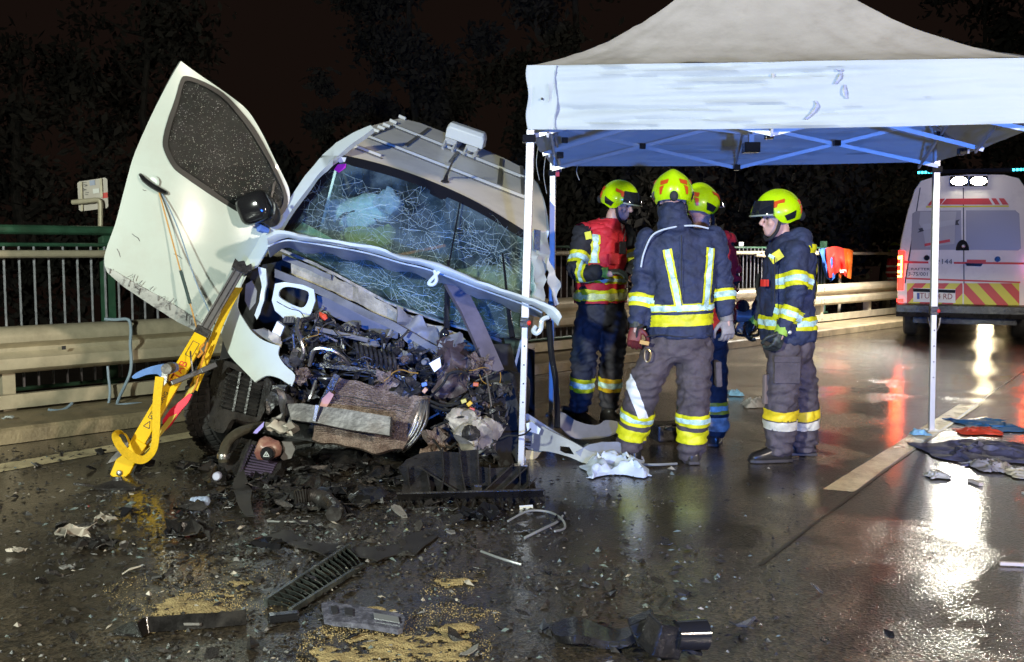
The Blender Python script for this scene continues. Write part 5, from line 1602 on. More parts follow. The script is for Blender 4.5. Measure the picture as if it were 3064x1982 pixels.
panel('side_sill', M_white, van, [(1541, 1290), (1556, 1280), (1562, 1330), (1575, 1385), (1540, 1392), (1536, 1340)], lambda x, y: 6.72, thick=.03, step=20, crumple=.01)
panel('foam_block', mat('foam_yellow', (.52, .42, .2), .7), van, [(1572, 1345), (1620, 1348), (1605, 1368), (1570, 1388)], lambda x, y: 6.75, thick=.08, step=16, crumple=.01)
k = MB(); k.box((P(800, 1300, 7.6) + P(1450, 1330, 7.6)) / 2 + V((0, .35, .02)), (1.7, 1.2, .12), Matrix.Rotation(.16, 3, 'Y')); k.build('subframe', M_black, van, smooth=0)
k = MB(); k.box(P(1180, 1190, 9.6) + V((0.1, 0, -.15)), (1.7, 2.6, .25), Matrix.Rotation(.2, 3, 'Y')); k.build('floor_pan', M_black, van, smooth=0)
# ================================================================== RESCUE STRUT, STRAPS, CORDS
S0, S1 = P(350, 1432, 6.22), P(724, 795, 6.86)
strut = thing('stabiliser_strut', V((S0.x, S0.y, 0)), 'yellow stabilising strut with ratchet strap leaning against the van wing', 'strut')
sd = (S1 - S0).normalized()
def SL(s): return S0.lerp(S1, s)
fdir = V((.2, -1, .1))
sxv = sd.cross(fdir).normalized()
sfn = sxv.cross(sd).normalized()
if sfn.y > 0: sfn = -sfn; 
k = MB(); k.beam(SL(.13), SL(.67), .088, .07, sfn); body = k.build('outer_tube', M_yellow, strut, smooth=0, bevel=.006)
k = MB(); k.beam(SL(.66), SL(.985), .066, .05, sfn); inner = k.build('inner_tube', mat('strut_grey', (.14, .135, .14), .4, .5, var=.2), strut, smooth=0, bevel=.006)
for o_ in (-.018, .018):
    k = MB(); k.beam(SL(.68) + sfn * .027 + sxv * o_, SL(.97) + sfn * .027 + sxv * o_, .006, .006, sfn); k.build('groove_rail', M_black, inner, smooth=0)
k = MB(); k.beam(SL(.65), SL(.685), .10, .082, sfn); k.build('collar', M_black, strut, smooth=0, bevel=.005)
# head with teeth
k = MB(); k.prism([SL(.965) + sxv * a + sd * c + sfn * .04 for a, c in ((-.05, 0), (.05, 0), (.075, .05), (.05, .09), (.03, .06), (0, .085), (-.03, .06), (-.06, .07))], -sfn * .07); k.build('head_claw', M_black, strut, smooth=0, bevel=.004)
# forked foot and pad
k = MB(); k.prism([SL(.0) + sxv * a + sd * c + sfn * .04 for a, c in ((-.045, 0), (.03, -.012), (.055, .06), (.05, .16), (.06, .26), (-.03, .27), (-.035, .15), (-.06, .10))], -sfn * .08); k.build('foot_fork', M_yellow, strut, smooth=0, bevel=.006)
k = MB(); k.ball(SL(.02) + sfn * .045, (.02, .012, .02), 10, 6); k.build('foot_bolt', M_alu, strut)
k = MB(); k.prism([SL(.06) + sxv * a + sd * c + sfn * .02 for a, c in ((-.05, 0), (-.10, -.05), (-.09, .02), (-.05, .16), (-.03, .18))], -sfn * .04); k.build('foot_bracket', M_steel, strut, smooth=0, bevel=.004)
k = MB(); f0 = G(352, 1462); k.loft([[f0 + V((math.cos(a) * .145 * r_, .07 * math.sin(a) * r_ , z)) for a in np.linspace(0, 6.28, 19)[:-1]] for r_, z in ((1, .004), (1, .016), (.8, .024), (.25, .05), (.2, .07))]); k.build('foot_pad', M_black, strut, smooth=40)
# print on the tube
def onface(s, x, lift=.037): return SL(s) + sxv * x + sfn * lift
tx = sd
o_ = frame(onface(.475, 0, .0375), tx, -sxv if (tx.cross(-sxv)).dot(sfn) > 0 else sxv)
text('lettering', 'STAB', .07, o_, mat('print_red', (.62, .05, .01), .5), strut, .001)
o_ = frame(onface(.32, 0, .0375), tx, -sxv if (tx.cross(-sxv)).dot(sfn) > 0 else sxv)
text('lettering', 'WARNUNG', .038, o_, M_text, strut, .001)
k = MB()
for a, c in (((.222, -.02), (.222, .02)), ((.222, .02), (.25, 0)), ((.25, 0), (.222, -.02))):
    k.beam(onface(a[0], a[1]), onface(c[0], c[1]), .004, .003, sfn)
k.build('warning_mark', M_text, strut, smooth=0)
for s_, e_ in ((.26, .285), (.55, .615)):
    k = MB()
    q = [(s_, -.022), (e_, -.022), (e_, .022), (s_, .022)]
    for i in range(4): k.beam(onface(*q[i]), onface(*q[(i + 1) % 4]), .003, .003, sfn)
    k.build('printed_frame', M_text, strut, smooth=0)
k = MB(); k.beam(onface(.44, -.012), onface(.46, -.012), .002, .06, sfn); k.build('orange_label', mat('label_orange', (.7, .25, .02), .5), strut, smooth=0)
# crank bar, ratchet with blue handle
k = MB(); k.beam(P(512, 1148, 6.42), P(645, 1093, 6.6), .03, .03, sfn); k.beam(P(600, 1112, 6.53), P(646, 1092, 6.6), .036, .036, sfn); k.build('crank_bar', mat('bar_grey', (.16, .16, .17), .35, .6), strut, smooth=0, bevel=.005)
hx = smoothpts([(395, 1127), (415, 1112), (450, 1098), (490, 1090), (520, 1090), (525, 1112), (500, 1122), (480, 1128), (470, 1120), (440, 1122), (405, 1134)], 3, True)
panel('ratchet_handle', M_blue, strut, hx, lambda x, y: 6.42, thick=.06, step=20, bevel=.004)
k = MB(); k.lathe(P(502, 1103, 6.36), (0, -1, 0), [(.01, .03), (.034, .03), (.036, -.05), (.01, -.05)], 16); k.build('ratchet_drum', M_steel, strut)
panel('ratchet_frame', M_alu, strut, [(485, 1108), (502, 1118), (500, 1130), (498, 1145), (486, 1158), (482, 1130)], lambda x, y: 6.38, thick=.04, step=16)
# webbing
def ribbon(name, pts, w, m, parent, twist=None, k_=6, face=(0, -1, 0), thick=.004):
    c = [V(q) for q in smoothpts([tuple(P(*q)) for q in pts], k_)]
    rows = [[], []]
    n = len(c)
    for i, q in enumerate(c):
        d = (c[min(i + 1, n - 1)] - c[max(i - 1, 0)]).normalized()
        fc = V(face)
        if twist: fc = Matrix.Rotation(twist[0] + (twist[1] - twist[0]) * i / (n - 1), 3, d) @ fc
        s = d.cross(fc).normalized() * w / 2
        rows[0].append(q - s); rows[1].append(q + s)
    b_ = MB(); b_.sheet(rows, thick)
    return b_.build(name, m, parent, smooth=60)
ribbon('strap', [(478, 1128, 6.38), (470, 1200, 6.36), (468, 1280, 6.32), (462, 1340, 6.26), (440, 1370, 6.2), (415, 1376, 6.16), (380, 1358, 6.12), (356, 1330, 6.1), (347, 1306, 6.12), (360, 1296, 6.18), (378, 1304, 6.22), (388, 1325, 6.24)], .055, M_strap, strut, (0, 1.4))
ribbon('strap', [(715, 862, 6.9), (690, 905, 6.82), (660, 965, 6.74), (635, 1030, 6.68), (610, 1090, 6.64), (585, 1150, 6.6), (580, 1165, 6.6)], .062, M_strap, strut, (.5, .2))
ribbon('strap', [(590, 1140, 6.6), (550, 1200, 6.55), (500, 1270, 6.45), (450, 1330, 6.35), (410, 1368, 6.28)], .04, mat('strap_light', (.66, .52, .1), .6), strut, (.6, .6))
panel('red_strap_end', mat('strap_red', (.7, .012, .05), .55, var=.1), strut, [(575, 1182), (560, 1205), (535, 1240), (510, 1272), (489, 1290), (486, 1256), (510, 1225), (545, 1195), (568, 1178)], lambda x, y: 6.52 - (y - 1180) * .0006, thick=.012, step=18, crumple=.012, cscale=8)
k = MB(); k.tube([P(622, 1025, 6.6), P(600, 1100, 6.55), P(588, 1150, 6.55), P(576, 1175, 6.52)], .006, 6); k.tube([P(610, 1030, 6.58), P(598, 1045, 6.55), P(606, 1055, 6.55), P(592, 1070, 6.55)], .009, 6); k.build('orange_cord', mat('cord_orange', (.6, .25, .03), .6), strut)
k = MB(); k.tube(smoothpts([P(570, 1052, 6.5), P(572, 1080, 6.46), P(576, 1110, 6.46), P(570, 1118, 6.46)], 4), .006, 6); k.build('locking_pin', M_alu, strut)
# elastic cords from the door handle
def cord(name, pts, r, m, label):
    k = MB(); q = smoothpts([tuple(P(*p_)) for p_ in pts], 4)
    k.tube(q, r, 6)
    return tag(k.build(name, m, None, loc=q[-1]), label, 'cord')
cord('elastic_cord', [(472, 565, 7.0), (480, 590, 6.96), (510, 700, 6.93), (540, 810, 6.9), (572, 920, 6.86), (588, 980, 6.76)], .0055, mat('cord_tan', (.55, .3, .1), .6), 'tan elastic cord from the door handle down to the strut')
cord('elastic_cord', [(472, 562, 7.0), (490, 590, 6.97), (535, 690, 6.95), (585, 840, 6.92), (620, 920, 6.85), (650, 985, 6.8)], .0045, mat('cord_blue', (.2, .28, .4), .6), 'thin blue-grey cord from the door handle behind the tan one')
k = MB(); k.tube([P(540, 810, 6.9), P(555, 860, 6.885), P(569, 910, 6.87)], .011, 7)
tag(k.build('cord_sleeve', mat('sleeve_green', (.03, .06, .06), .5), None, loc=P(569, 910, 6.87)), 'dark sleeve on the tan elastic cord over the door', 'sleeve')
# ================================================================== PEOPLE
def remesh(name, mb, m, parent, voxel, sm=3, disp=None, smooth=180):
    """one continuous surface grown from overlapping volumes"""
    me0 = bpy.data.meshes.new('tmp')
    off = OFF.get(parent.name, V((0, 0, 0)))
    me0.from_pydata([tuple(q - off) for q in mb.v], [], mb.f)
    bm = bmesh.new(); bm.from_mesh(me0)
    bmesh.ops.recalc_face_normals(bm, faces=bm.faces)
    bm.to_mesh(me0); bm.free()
    t = bpy.data.objects.new('tmp', me0)
    COL.objects.link(t)
    r = t.modifiers.new('r', 'REMESH'); r.mode = 'VOXEL'; r.voxel_size = voxel; r.adaptivity = 0
    if sm:
        s_ = t.modifiers.new('s', 'SMOOTH'); s_.factor = .5; s_.iterations = sm
    dg = bpy.context.evaluated_depsgraph_get()
    me = bpy.data.meshes.new_from_object(t.evaluated_get(dg))
    bpy.data.objects.remove(t)
    me.name = name
    if disp:
        me.update()
        nr = [v_.normal.copy() for v_ in me.vertices]
        for v_, n_ in zip(me.vertices, nr):
            v_.co = v_.co + n_ * disp(v_.co + off, n_)
    me.materials.clear()
    me.materials.append(m)
    return finish(name, me, parent, 0 if not smooth else smooth)

def patch(src, name, m, planes, cond=None, eps=.004, parent=None):
    """a strip of cloth lying on a garment: the part of its surface between planes, lifted off it"""
    off = OFF[src.name]
    bm = bmesh.new(); bm.from_mesh(src.data)
    for co, no in planes:
        bmesh.ops.bisect_plane(bm, geom=bm.verts[:] + bm.edges[:] + bm.faces[:], plane_co=V(co) - off, plane_no=V(no), clear_outer=True, dist=1e-5)
    if cond:
        kill = [f for f in bm.faces if not cond(f.calc_center_median() + off, f.normal)]
        bmesh.ops.delete(bm, geom=kill, context='FACES')
    bm.normal_update()
    nn = [(q, q.normal.copy()) for q in bm.verts]
    for q, n_ in nn: q.co = q.co + n_ * eps
    me = bpy.data.meshes.new(name); bm.to_mesh(me)
    bm.free()
    me.materials.clear(); me.materials.append(m)
    return finish(name, me, parent or src, 180)

def limb_band(src, a, c, t0, t1, r, m=None, silver=True, eps=.005, frac=(.3, .7)):
    a, c = V(a), V(c)
    d = (c - a).normalized(); ln = (c - a).length
    def cond(q, n_):
        w = q - a
        return (w - d * w.dot(d)).length < r
    o = patch(src, 'reflective_band', m or M_refy, [(a + d * ln * t0, -d), (a + d * ln * t1, d)], cond, eps)
    if silver:
        w0, w1 = t0 + (t1 - t0) * frac[0], t0 + (t1 - t0) * frac[1]
        patch(src, 'silver_stripe', M_refs, [(a + d * ln * w0, -d), (a + d * ln * w1, d)], cond, eps + .003, o)
    return o

def ellring(c, lv, fv, a, b_, n=22, p=2.4, tilt=None):
    out = []
    for j in range(n):
        t = 2 * math.pi * j / n
        cs, sn = math.cos(t), math.sin(t)
        x = math.copysign(abs(cs) ** (2 / p), cs) * a
        y = math.copysign(abs(sn) ** (2 / p), sn) * b_
        out.append(c + lv * x + fv * y)
    return out

def chain(mb, pts, rs, n=12, k=4):
    """rounded tapering limb through joints"""
    q = smoothpts([tuple(p_) + (r_,) for p_, r_ in zip(pts, rs)], k)
    mb.tube([V(w[:3]) for w in q], [w[3] for w in q], n)
    mb.ball(pts[0], rs[0], 12, 8); mb.ball(pts[-1], rs[-1], 12, 8)

def hand(mb, W_, D, N_, side, curl=.6, size=1.0):
    D = D.normalized(); N_ = (N_ - D * N_.dot(D)).normalized()
    Sd = D.cross(N_).normalized() * side
    s = size
    rings = []
    for t, w, h in ((-.03, .028, .024), (.0, .032, .022), (.03, .04, .021), (.07, .043, .018), (.095, .041, .015)):
        rings.append(ellring(W_ + D * t * s, Sd, N_, w * s, h * s, 14))
    mb.loft(rings)
    for i, (o_, l_) in enumerate(((.033, .07), (.011, .08), (-.011, .075), (-.032, .058))):
        p0 = W_ + (D * .085 + Sd * o_) * s
        pts = [p0]
        a = .15
        for seg, f_ in ((.45, 1), (.32, 1), (.26, 1)):
            a += curl * .75
            pts.append(pts[-1] + (D * math.cos(a) + N_ * math.sin(a) + Sd * o_ * .8) * l_ * seg * s)
        chain(mb, pts, [.0115 * s, .0108 * s, .01 * s, .0088 * s], 8, 3)
    p0 = W_ + (D * .02 + Sd * .03) * s
    chain(mb, [p0, p0 + (D * .6 + Sd * .75 + N_ * .2) * .035 * s, p0 + (D * .9 + Sd * .8 + N_ * .5) * .055 * s, p0 + (D * 1.3 + Sd * .6 + N_ * .8) * .062 * s], [.015 * s, .013 * s, .012 * s, .010 * s], 8, 3)

def fold(seed, amp=.007, ctr=()):
    sv = V((seed * 3.1, seed * 1.7, seed))
    def f(q, n_):
        a = noise.noise(V((q.x * 7, q.y * 7, q.z * 3.2)) + sv) * amp
        a += noise.noise(V((q.x * 13, q.y * 13, q.z * 22 + 6 * noise.noise(q * 4))) + sv) * amp * .55
        cr = abs(noise.noise(V((q.x * 5 + q.z * 6, q.y * 6 + q.z * 2, q.z * 5)) + sv * 2))
        a -= max(0, 1 - cr * 5) * amp * .8
        cr = abs(noise.noise(V((q.x * 8 - q.z * 9, q.y * 8, q.z * 6)) + sv * 3))
        a -= max(0, 1 - cr * 5) * amp * .6
        for c, r in ctr:
            d = (q - c).length
            if d < r:
                w = (1 - d / r)
                a += math.sin(q.z * 95 + noise.noise(q * 6 + sv) * 5) * amp * .9 * w
        return a
    return f

def helmet(parent, C, fv, up, seed=0, lime=True, visor=True):
    fv = fv.normalized(); lv = fv.cross(up).normalized(); up = lv.cross(fv).normalized()
    A, B, H = .128, .158, .142
    def rim(az):
        a = abs(az)
        # 0 = front, pi = back (elevation of the lower edge, radians)
        pts = ((0, .10), (.6, .05), (1.0, -.15), (1.35, -.52), (1.75, -.58), (2.1, -.42), (2.6, -.36), (math.pi, -.34))
        for (x0, y0), (x1, y1) in zip(pts[:-1], pts[1:]):
            if a <= x1: return y0 + (y1 - y0) * (a - x0) / (x1 - x0)
        return pts[-1][1]
    def S_(az, el, lift=0):
        ca = math.cos(el)
        r = 1.0
        x, y, z = math.sin(az) * ca * A, math.cos(az) * ca * B, math.sin(el) * H
        # crest ridge along the middle, swelling over the temples
        rid = .013 * math.exp(-(x / .035) ** 2) * max(0, math.sin(el + .15))
        swell = .008 * math.exp(-((abs(az) - 1.7) / .5) ** 2) * math.exp(-((el + .05) / .35) ** 2)
        n_ = V((x / A ** 2, y / B ** 2, z / H ** 2)).normalized()
        if el < 0: 
            x *= 1 + .06 * el; y *= 1 + .05 * el
        q = V((x, y, z)) + n_ * (rid + swell + lift)
        return C + lv * q.x + fv * q.y + up * q.z
    rows = []
    n_az, n_el = 48, 14
    for i in range(n_el + 1):
        s = i / n_el
        row = []
        for j in range(n_az + 1):
            az = -math.pi + 2 * math.pi * j / n_az
            e0 = rim(az)
            el = e0 + (math.pi / 2 - e0) * (s ** .9)
            row.append(S_(az, el))
        rows.append(row)
    k = MB(); k.sheet(rows, -.006)
    h = k.build('helmet', M_helm, parent, smooth=60)
    def hp(name, m, quad, lift=.004, n=8, th=.003, par=None):
        rows = []
        for i in range(n):
            t = i / (n - 1)
            l_ = [quad[0][z] + (quad[3][z] - quad[0][z]) * t for z in (0, 1)]
            r_ = [quad[1][z] + (quad[2][z] - quad[1][z]) * t for z in (0, 1)]
            rows.append([S_(l_[0] + (r_[0] - l_[0]) * u_, l_[1] + (r_[1] - l_[1]) * u_, lift) for u_ in np.linspace(0, 1, n)])
        k = MB(); k.sheet(rows, -th)
        return k.build(name, m, par or h, smooth=60)
    for sg_ in (-1, 1):
        hp('side_vent', M_visor, [(sg_ * 1.45, -.18), (sg_ * 2.0, .05), (sg_ * 1.98, -.3), (sg_ * 1.6, -.42)])
        hp('red_decal', M_helmr, [(sg_ * .75, .42), (sg_ * 1.55, .62), (sg_ * 1.5, .42), (sg_ * .8, .30)])
        hp('red_decal', M_helmr, [(sg_ * .85, .28), (sg_ * 1.2, .38), (sg_ * 1.15, .2), (sg_ * .9, .16)])
        hp('red_decal', M_helmr, [(sg_ * 2.35, .52), (sg_ * 2.85, .58), (sg_ * 2.8, .38), (sg_ * 2.4, .30)])
        hp('red_decal', M_helmr, [(sg_ * 2.38, .22), (sg_ * 2.62, .3), (sg_ * 2.5, -.1), (sg_ * 2.4, -.12)])
    # rear strap knob
    k = MB(); k.ball(S_(math.pi, -.2, .01), (.028, .028, .035), 10, 8); k.build('rear_knob', M_dark, h)
    # pulled-up visor: a smoked shell over the brow with a forward lip
    rows = []
    for i in range(9):
        t = i / 8
        row = []
        for j in range(19):
            az = -1.02 + 2.04 * j / 18
            el = .52 - t * .62
            lf = .010 + .022 * t ** 1.5 * math.cos(az * 1.2)
            row.append(S_(az, el, lf))
        rows.append(row)
    k = MB(); k.sheet(rows, -.004); v = k.build('visor', M_visor, h, smooth=60)
    k = MB(); k.tube([S_(az, -.10, .030 + .004 * math.cos(az)) for az in np.linspace(-1.0, 1.0, 15)], .006, 6); k.build('visor_edge', mat('visor_edge', (.3, .34, .3), .3), v)
    # chin strap
    for sg_ in (-1, 1):
        k = MB()
        p0 = S_(sg_ * 1.35, -.45, -.03)
        k.tube(smoothpts([p0, C + lv * (sg_ * .085) + fv * .05 - up * .12, C + lv * (sg_ * .05) + fv * .075 - up * .165, C + fv * .085 - up * .178], 4), .012, 7)
        k.build('chin_strap', M_dark, h)
    return h, S_

def head_prims(mb, C, fv, up):
    """skull, jaw, nose, brow, lips, chin, ears; C is the middle of the head"""
    lv = fv.cross(up).normalized()
    R = Matrix((lv, fv, up)).transposed()
    def q(x, y, z): return C + lv * x + fv * y + up * z
    mb.ball(q(0, -.005, .03), (.077, .097, .098), 18, 12, R)
    mb.ball(q(0, .018, -.05), (.062, .075, .072), 16, 10, R)
    mb.ball(q(0, .055, -.085), (.036, .038, .03), 12, 8, R)           # chin
    mb.tube([q(0, .088, .018), q(0, .106, -.006), q(0, .117, -.028)], [.009, .012, .016], 8)
    mb.ball(q(0, .112, -.030), (.017, .014, .012), 10, 8, R)          # nose tip
    mb.ball(q(0, .082, .034), (.055, .016, .012), 12, 8, R)           # brow
    mb.ball(q(0, .088, -.056), (.026, .013, .007), 10, 6, R)          # upper lip
    mb.ball(q(0, .086, -.068), (.023, .013, .008), 10, 6, R)          # lower lip
    for s in (-1, 1):
        mb.ball(q(s * .042, .066, -.022), (.024, .022, .026), 10, 8, R)   # cheek
        mb.ball(q(s * .078, -.012, -.005), (.011, .022, .032), 8, 6, R)   # ear
def eyes(parent, C, fv, up):
    lv = fv.cross(up).normalized()
    for s in (-1, 1):
        k = MB(); k.ball(C + lv * (s * .031) + fv * .083 + up * .006, (.013, .009, .008), 8, 6, Matrix((lv, fv, up)).transposed()); k.build('eye', mat('eye_dark', (.06, .05, .045), .2), parent)
        k = MB(); k.tube([C + lv * (s * .016) + fv * .096 + up * .03, C + lv * (s * .032) + fv * .094 + up * .034, C + lv * (s * .05) + fv * .084 + up * .028], .004, 5); k.build('eyebrow', M_boot, parent)

def person(label, d0, J, torso, fbody, fhead, headC, jm, tm, bootpts, gl, hips, rl=.098, hood=None, seed=1, lean=0, headtilt=0.0, collar=True, hemz=None, legr=(.118, .105, .1, .098)):
    """J: joints as (px, py, depth offset); torso: spine stations (px, py, half width, half depth, depth offset)"""
    def j(n): 
        x, y, o_ = J[n]
        return P(x, y, d0 + o_)
    foot = (j('lan') + j('ran')) / 2
    base = V((foot.x, foot.y, 0))
    th = thing('person', base, label, 'person', None)
    fb = V((*fbody, 0)).normalized(); lb = fb.cross(V((0, 0, 1))).normalized()
    fh = V((*fhead, headtilt)).normalized(); up = (V((0, 0, 1)) - fh * fh.z).normalized()
    HCn = P(headC[0], headC[1], d0 + headC[2])
    # ---- body: one continuous figure under the clothes
    mb = MB()
    head_prims(mb, HCn, fh, up)
    sp = [P(x, y, d0 + o_) for x, y, a, b_, o_ in torso]
    mb.loft([ellring(c, lb, fb, max(.05, t_[2] - .05), max(.04, t_[3] - .05), 16) for c, t_ in zip(sp, torso)])
    nb = sp[-1]
    mb.tube([nb - V((0, 0, .1)), nb.lerp(HCn, .5) , HCn - up * .03], [.062, .058, .06], 12)
    for s in 'lr':
        chain(mb, [j(s + 'sh'), j(s + 'el'), j(s + 'wr')], [.055, .045, .032])
        chain(mb, [j(s + 'hip'), j(s + 'kn'), j(s + 'an')], [.08, .06, .045])
        dn = (j(s + 'wr') - j(s + 'el')).normalized()
        chain(mb, [j(s + 'wr'), j(s + 'wr') + dn * .08], [.03, .025])
    body = remesh('body', mb, M_skin, th, .0085, 2)
    eyes(th, HCn, fh, up)
    # ---- jacket
    mb = MB()
    mb.loft([ellring(c, lb, fb, t_[2], t_[3], 24) for c, t_ in zip(sp, torso)])
    for s in 'lr':
        a_, e_, w_ = j(s + 'sh'), j(s + 'el'), j(s + 'wr')
        chain(mb, [a_, a_.lerp(e_, .5), e_, e_.lerp(w_, .55), w_], [rl, rl * .94, rl * .86, rl * .76, rl * .70], 14)
        c_ = sp[-2].lerp(a_, .45)
        mb.ball(c_, (.1, .1, .085), 12, 8)
    if collar:
        mb.tube([nb - V((0, 0, .06)), nb + V((0, 0, .035)) - fb * .012], [.1, .084], 16)
    if hood:
        for (x, y, o_, rx, ry, rz) in hood:
            mb.ball(P(x, y, d0 + o_), (rx, ry, rz), 16, 10)
    jk = remesh('jacket', mb, jm, th, .0125, 4, fold(seed, .014, [(j('lel'), .17), (j('rel'), .17), (sp[1], .2)]))
    # ---- trousers
    mb = MB()
    hc = P(hips[0], hips[1], d0 + hips[2])
    mb.loft([ellring(hc + V((0, 0, z)), lb, fb, hips[3] * k1, hips[4] * k1, 20) for z, k1 in ((.22, .92), (.1, 1.0), (0, 1.0), (-.08, .93), (-.12, .7))])
    for s in 'lr':
        h_, k_, a_ = j(s + 'hip'), j(s + 'kn'), j(s + 'an')
        chain(mb, [h_, h_.lerp(k_, .5), k_, k_.lerp(a_, .55), a_ + V((0, 0, .02))], [legr[0], legr[0] * .97, legr[1], legr[2], legr[3]], 16)
    tr_ = remesh('trousers', mb, tm, th, .0125, 4, fold(seed + 5, .014, [(j('lkn'), .22), (j('rkn'), .22), (j('lan'), .2), (j('ran'), .2)]))
    # ---- boots
    for s, (tx_, ty_) in zip('lr', bootpts):
        a_ = j(s + 'an')
        td = V((tx_, ty_, 0)).normalized()
        g_ = V((a_.x, a_.y, 0))
        mb = MB()
        mb.tube([a_ + V((0, 0, .05)), V((a_.x, a_.y, .09))], [.062, .058], 14)
        sd_ = td.cross(V((0, 0, 1)))
        mb.loft([ellring(g_ + td * t + V((0, 0, h / 2 + .004)), sd_, V((0, 0, 1)), w, h / 2, 14, 2.8) for t, w, h in ((-.085, .03, .06), (-.07, .042, .1), (0, .046, .13), (.07, .048, .1), (.14, .05, .075), (.185, .044, .06), (.205, .025, .035))])
        bt = remesh('boot', mb, M_boot, th, .009, 2)
        k = MB(); k.loft([[g_ + td * t + sd_ * w + V((0, 0, z)) for w, z in ((-w0, .003), (w0, .003), (w0, .026), (-w0, .026))] for t, w0 in ((-.09, .036), (-.05, .048), (.02, .044), (.1, .052), (.17, .048), (.208, .028))]); k.build('sole', mat('sole_rubber', (.04, .035, .035), .5, var=.3), bt, smooth=30, bevel=.004)
    # ---- gloves
    for s, (dv, nv, side, curl, m_, m2) in zip('lr', gl):
        mb = MB()
        w_ = j(s + 'wr')
        dd = V(dv) if dv else (w_ - j(s + 'el'))
        hand(mb, w_ + dd.normalized() * .035, dd, V(nv), side, curl, 1.12)
        gv = remesh('glove', mb, m_, th, .0055, 1)
        if m2:
            dn = dd.normalized()
            k = MB(); k.tube([w_ + dn * .0, w_ + dn * .055], [.045, .043], 14); k.build('glove_cuff', m2, gv)
    return th, body, jk, tr_, j, sp, lb, fb, HCn, fh, up

M_glg = mat('glove_lime', (.3, .5, .06), .6, var=.2)
M_glb = mat('glove_black', (.025, .03, .028), .5, var=.3, dirt=.4, dirtcol=(.2, .26, .2), dscale=20)
M_glr = mat('glove_red', (.14, .02, .02), .5, var=.3, dirt=.5, dirtcol=(.02, .02, .02), dscale=18)
M_glgrey = mat('glove_grey', (.22, .2, .2), .6, var=.3)
def hz(py, d): return P(1532, py, d).z

# ------------------------------------------------------------------ 1: red vest, facing right
d1 = 8.1
J1 = dict(rsh=(1742, 700, -.10), rel=(1722, 812, -.22), rwr=(1800, 818, -.34), lsh=(1872, 698, .10), lel=(1905, 800, .0), lwr=(1893, 826, -.20),
          rhip=(1762, 950, -.02), rkn=(1748, 1060, -.06), ran=(1735, 1218, .0), lhip=(1836, 950, .04), lkn=(1834, 1060, .0), lan=(1822, 1216, .06))
T1 = [(1797, 912, .215, .165, 0), (1798, 880, .215, .165, 0), (1800, 830, .205, .16, 0), (1804, 770, .21, .155, 0), (1806, 720, .225, .14, 0), (1812, 692, .185, .12, 0), (1822, 668, .095, .085, 0)]
p1, b1, j1, t1, q1, s1, lb1, fb1, H1, fh1, up1 = person('firefighter in a red vest and lime helmet, hands raised, facing right', d1, J1, T1, (.62, -.78), (.86, -.5), (1853, 614, -.03), M_dark, M_trouk, [(.5, -.85), (.55, -.8)],
    [((.9, -.2, -.05), (-.2, -.5, -.8), -1, .5, M_glb, M_glg), ((1, -.25, .1), (0, .3, -1), 1, .45, M_glb, M_glg)], (1798, 940, 0, .2, .15), .085, seed=1, headtilt=-.22, legr=(.118, .108, .1, .09))
helmet(p1, H1 + up1 * .045 - fh1 * .01, fh1, up1)
def notarm(j_, r=.105):
    def c(q, n_):
        for s in 'lr':
            for a, e in ((s + 'sh', s + 'el'), (s + 'el', s + 'wr')):
                A_, E_ = j_(a), j_(e)
                d = E_ - A_
                t = max(0.12 if a.endswith('sh') else 0, min(1, (q - A_).dot(d) / d.length_squared))
                if (q - (A_ + d * t)).length < r: return False
        return True
    return c
na = notarm(q1, .10)
zh = hz(905, d1)
vest = patch(j1, 'red_vest', M_vest, [((0, 0, zh), (0, 0, -1)), (s1[3] + lb1 * .215, lb1), (s1[3] - lb1 * .215, -lb1)], lambda q, n_: na(q, n_) and q.z < s1[-1].z + .03, .014, j1)
for y0, y1, m_, e_ in ((898, 866, M_refy, .019), (848, 826, M_refy, .019), (893, 878, mat('refl_wide', (.7, .72, .3), .45, var=.3, vscale=18), .022), (842, 834, M_refs, .022)):
    patch(j1, 'reflective_band', m_, [((0, 0, hz(y0, d1)), (0, 0, -1)), ((0, 0, hz(y1, d1)), (0, 0, 1))], na, e_, j1)
for xx, dw in ((1778, .045),):
    c = P(xx, 745, d1 - .17)
    for w, m_, e_ in ((dw, M_refy, .019), (dw * .55, M_refs, .023)):
        patch(j1, 'vest_stripe', m_, [((0, 0, hz(788, d1)), (0, 0, -1)), ((0, 0, hz(704, d1)), (0, 0, 1)), (c + lb1 * w / 1.6, lb1), (c - lb1 * w / 1.6, -lb1)], lambda q, n_: n_.dot(fb1) > .1, e_, j1)
limb_band(j1, q1('rsh'), q1('rel'), .52, .82, .12)
limb_band(j1, q1('rel'), q1('rwr'), .12, .45, .12)
limb_band(j1, q1('lsh'), q1('lel'), .55, .82, .12)
for s in 'rl':
    limb_band(t1, q1(s + 'kn'), q1(s + 'an'), .42, .68, .15, mat('refl_orange', (.72, .48, .02), .5, var=.15, vscale=14) if s == 'l' else M_refy)
k = MB(); c = P(1760, 705, d1 - .2); k.box(c, (.05, .02, .06), Matrix.Rotation(-.2, 3, 'Y')); k.build('shoulder_badge', M_refy, j1, smooth=0)
b = MB(); b.ball(P(1912, 806, d1 - .30), (.055, .045, .06), 18, 12)
for i_, v_ in enumerate(b.v): b.v[i_] = v_ + nvec(v_ * 22) * .035
tag(b.build('plastic_bag', mat('clear_plastic', (.55, .62, .68), .12, trans=.5, ior=1.3), None, smooth=40, loc=P(1912, 830, d1 - .3)), 'small clear plastic bag in the hands of the red-vest firefighter', 'bag')

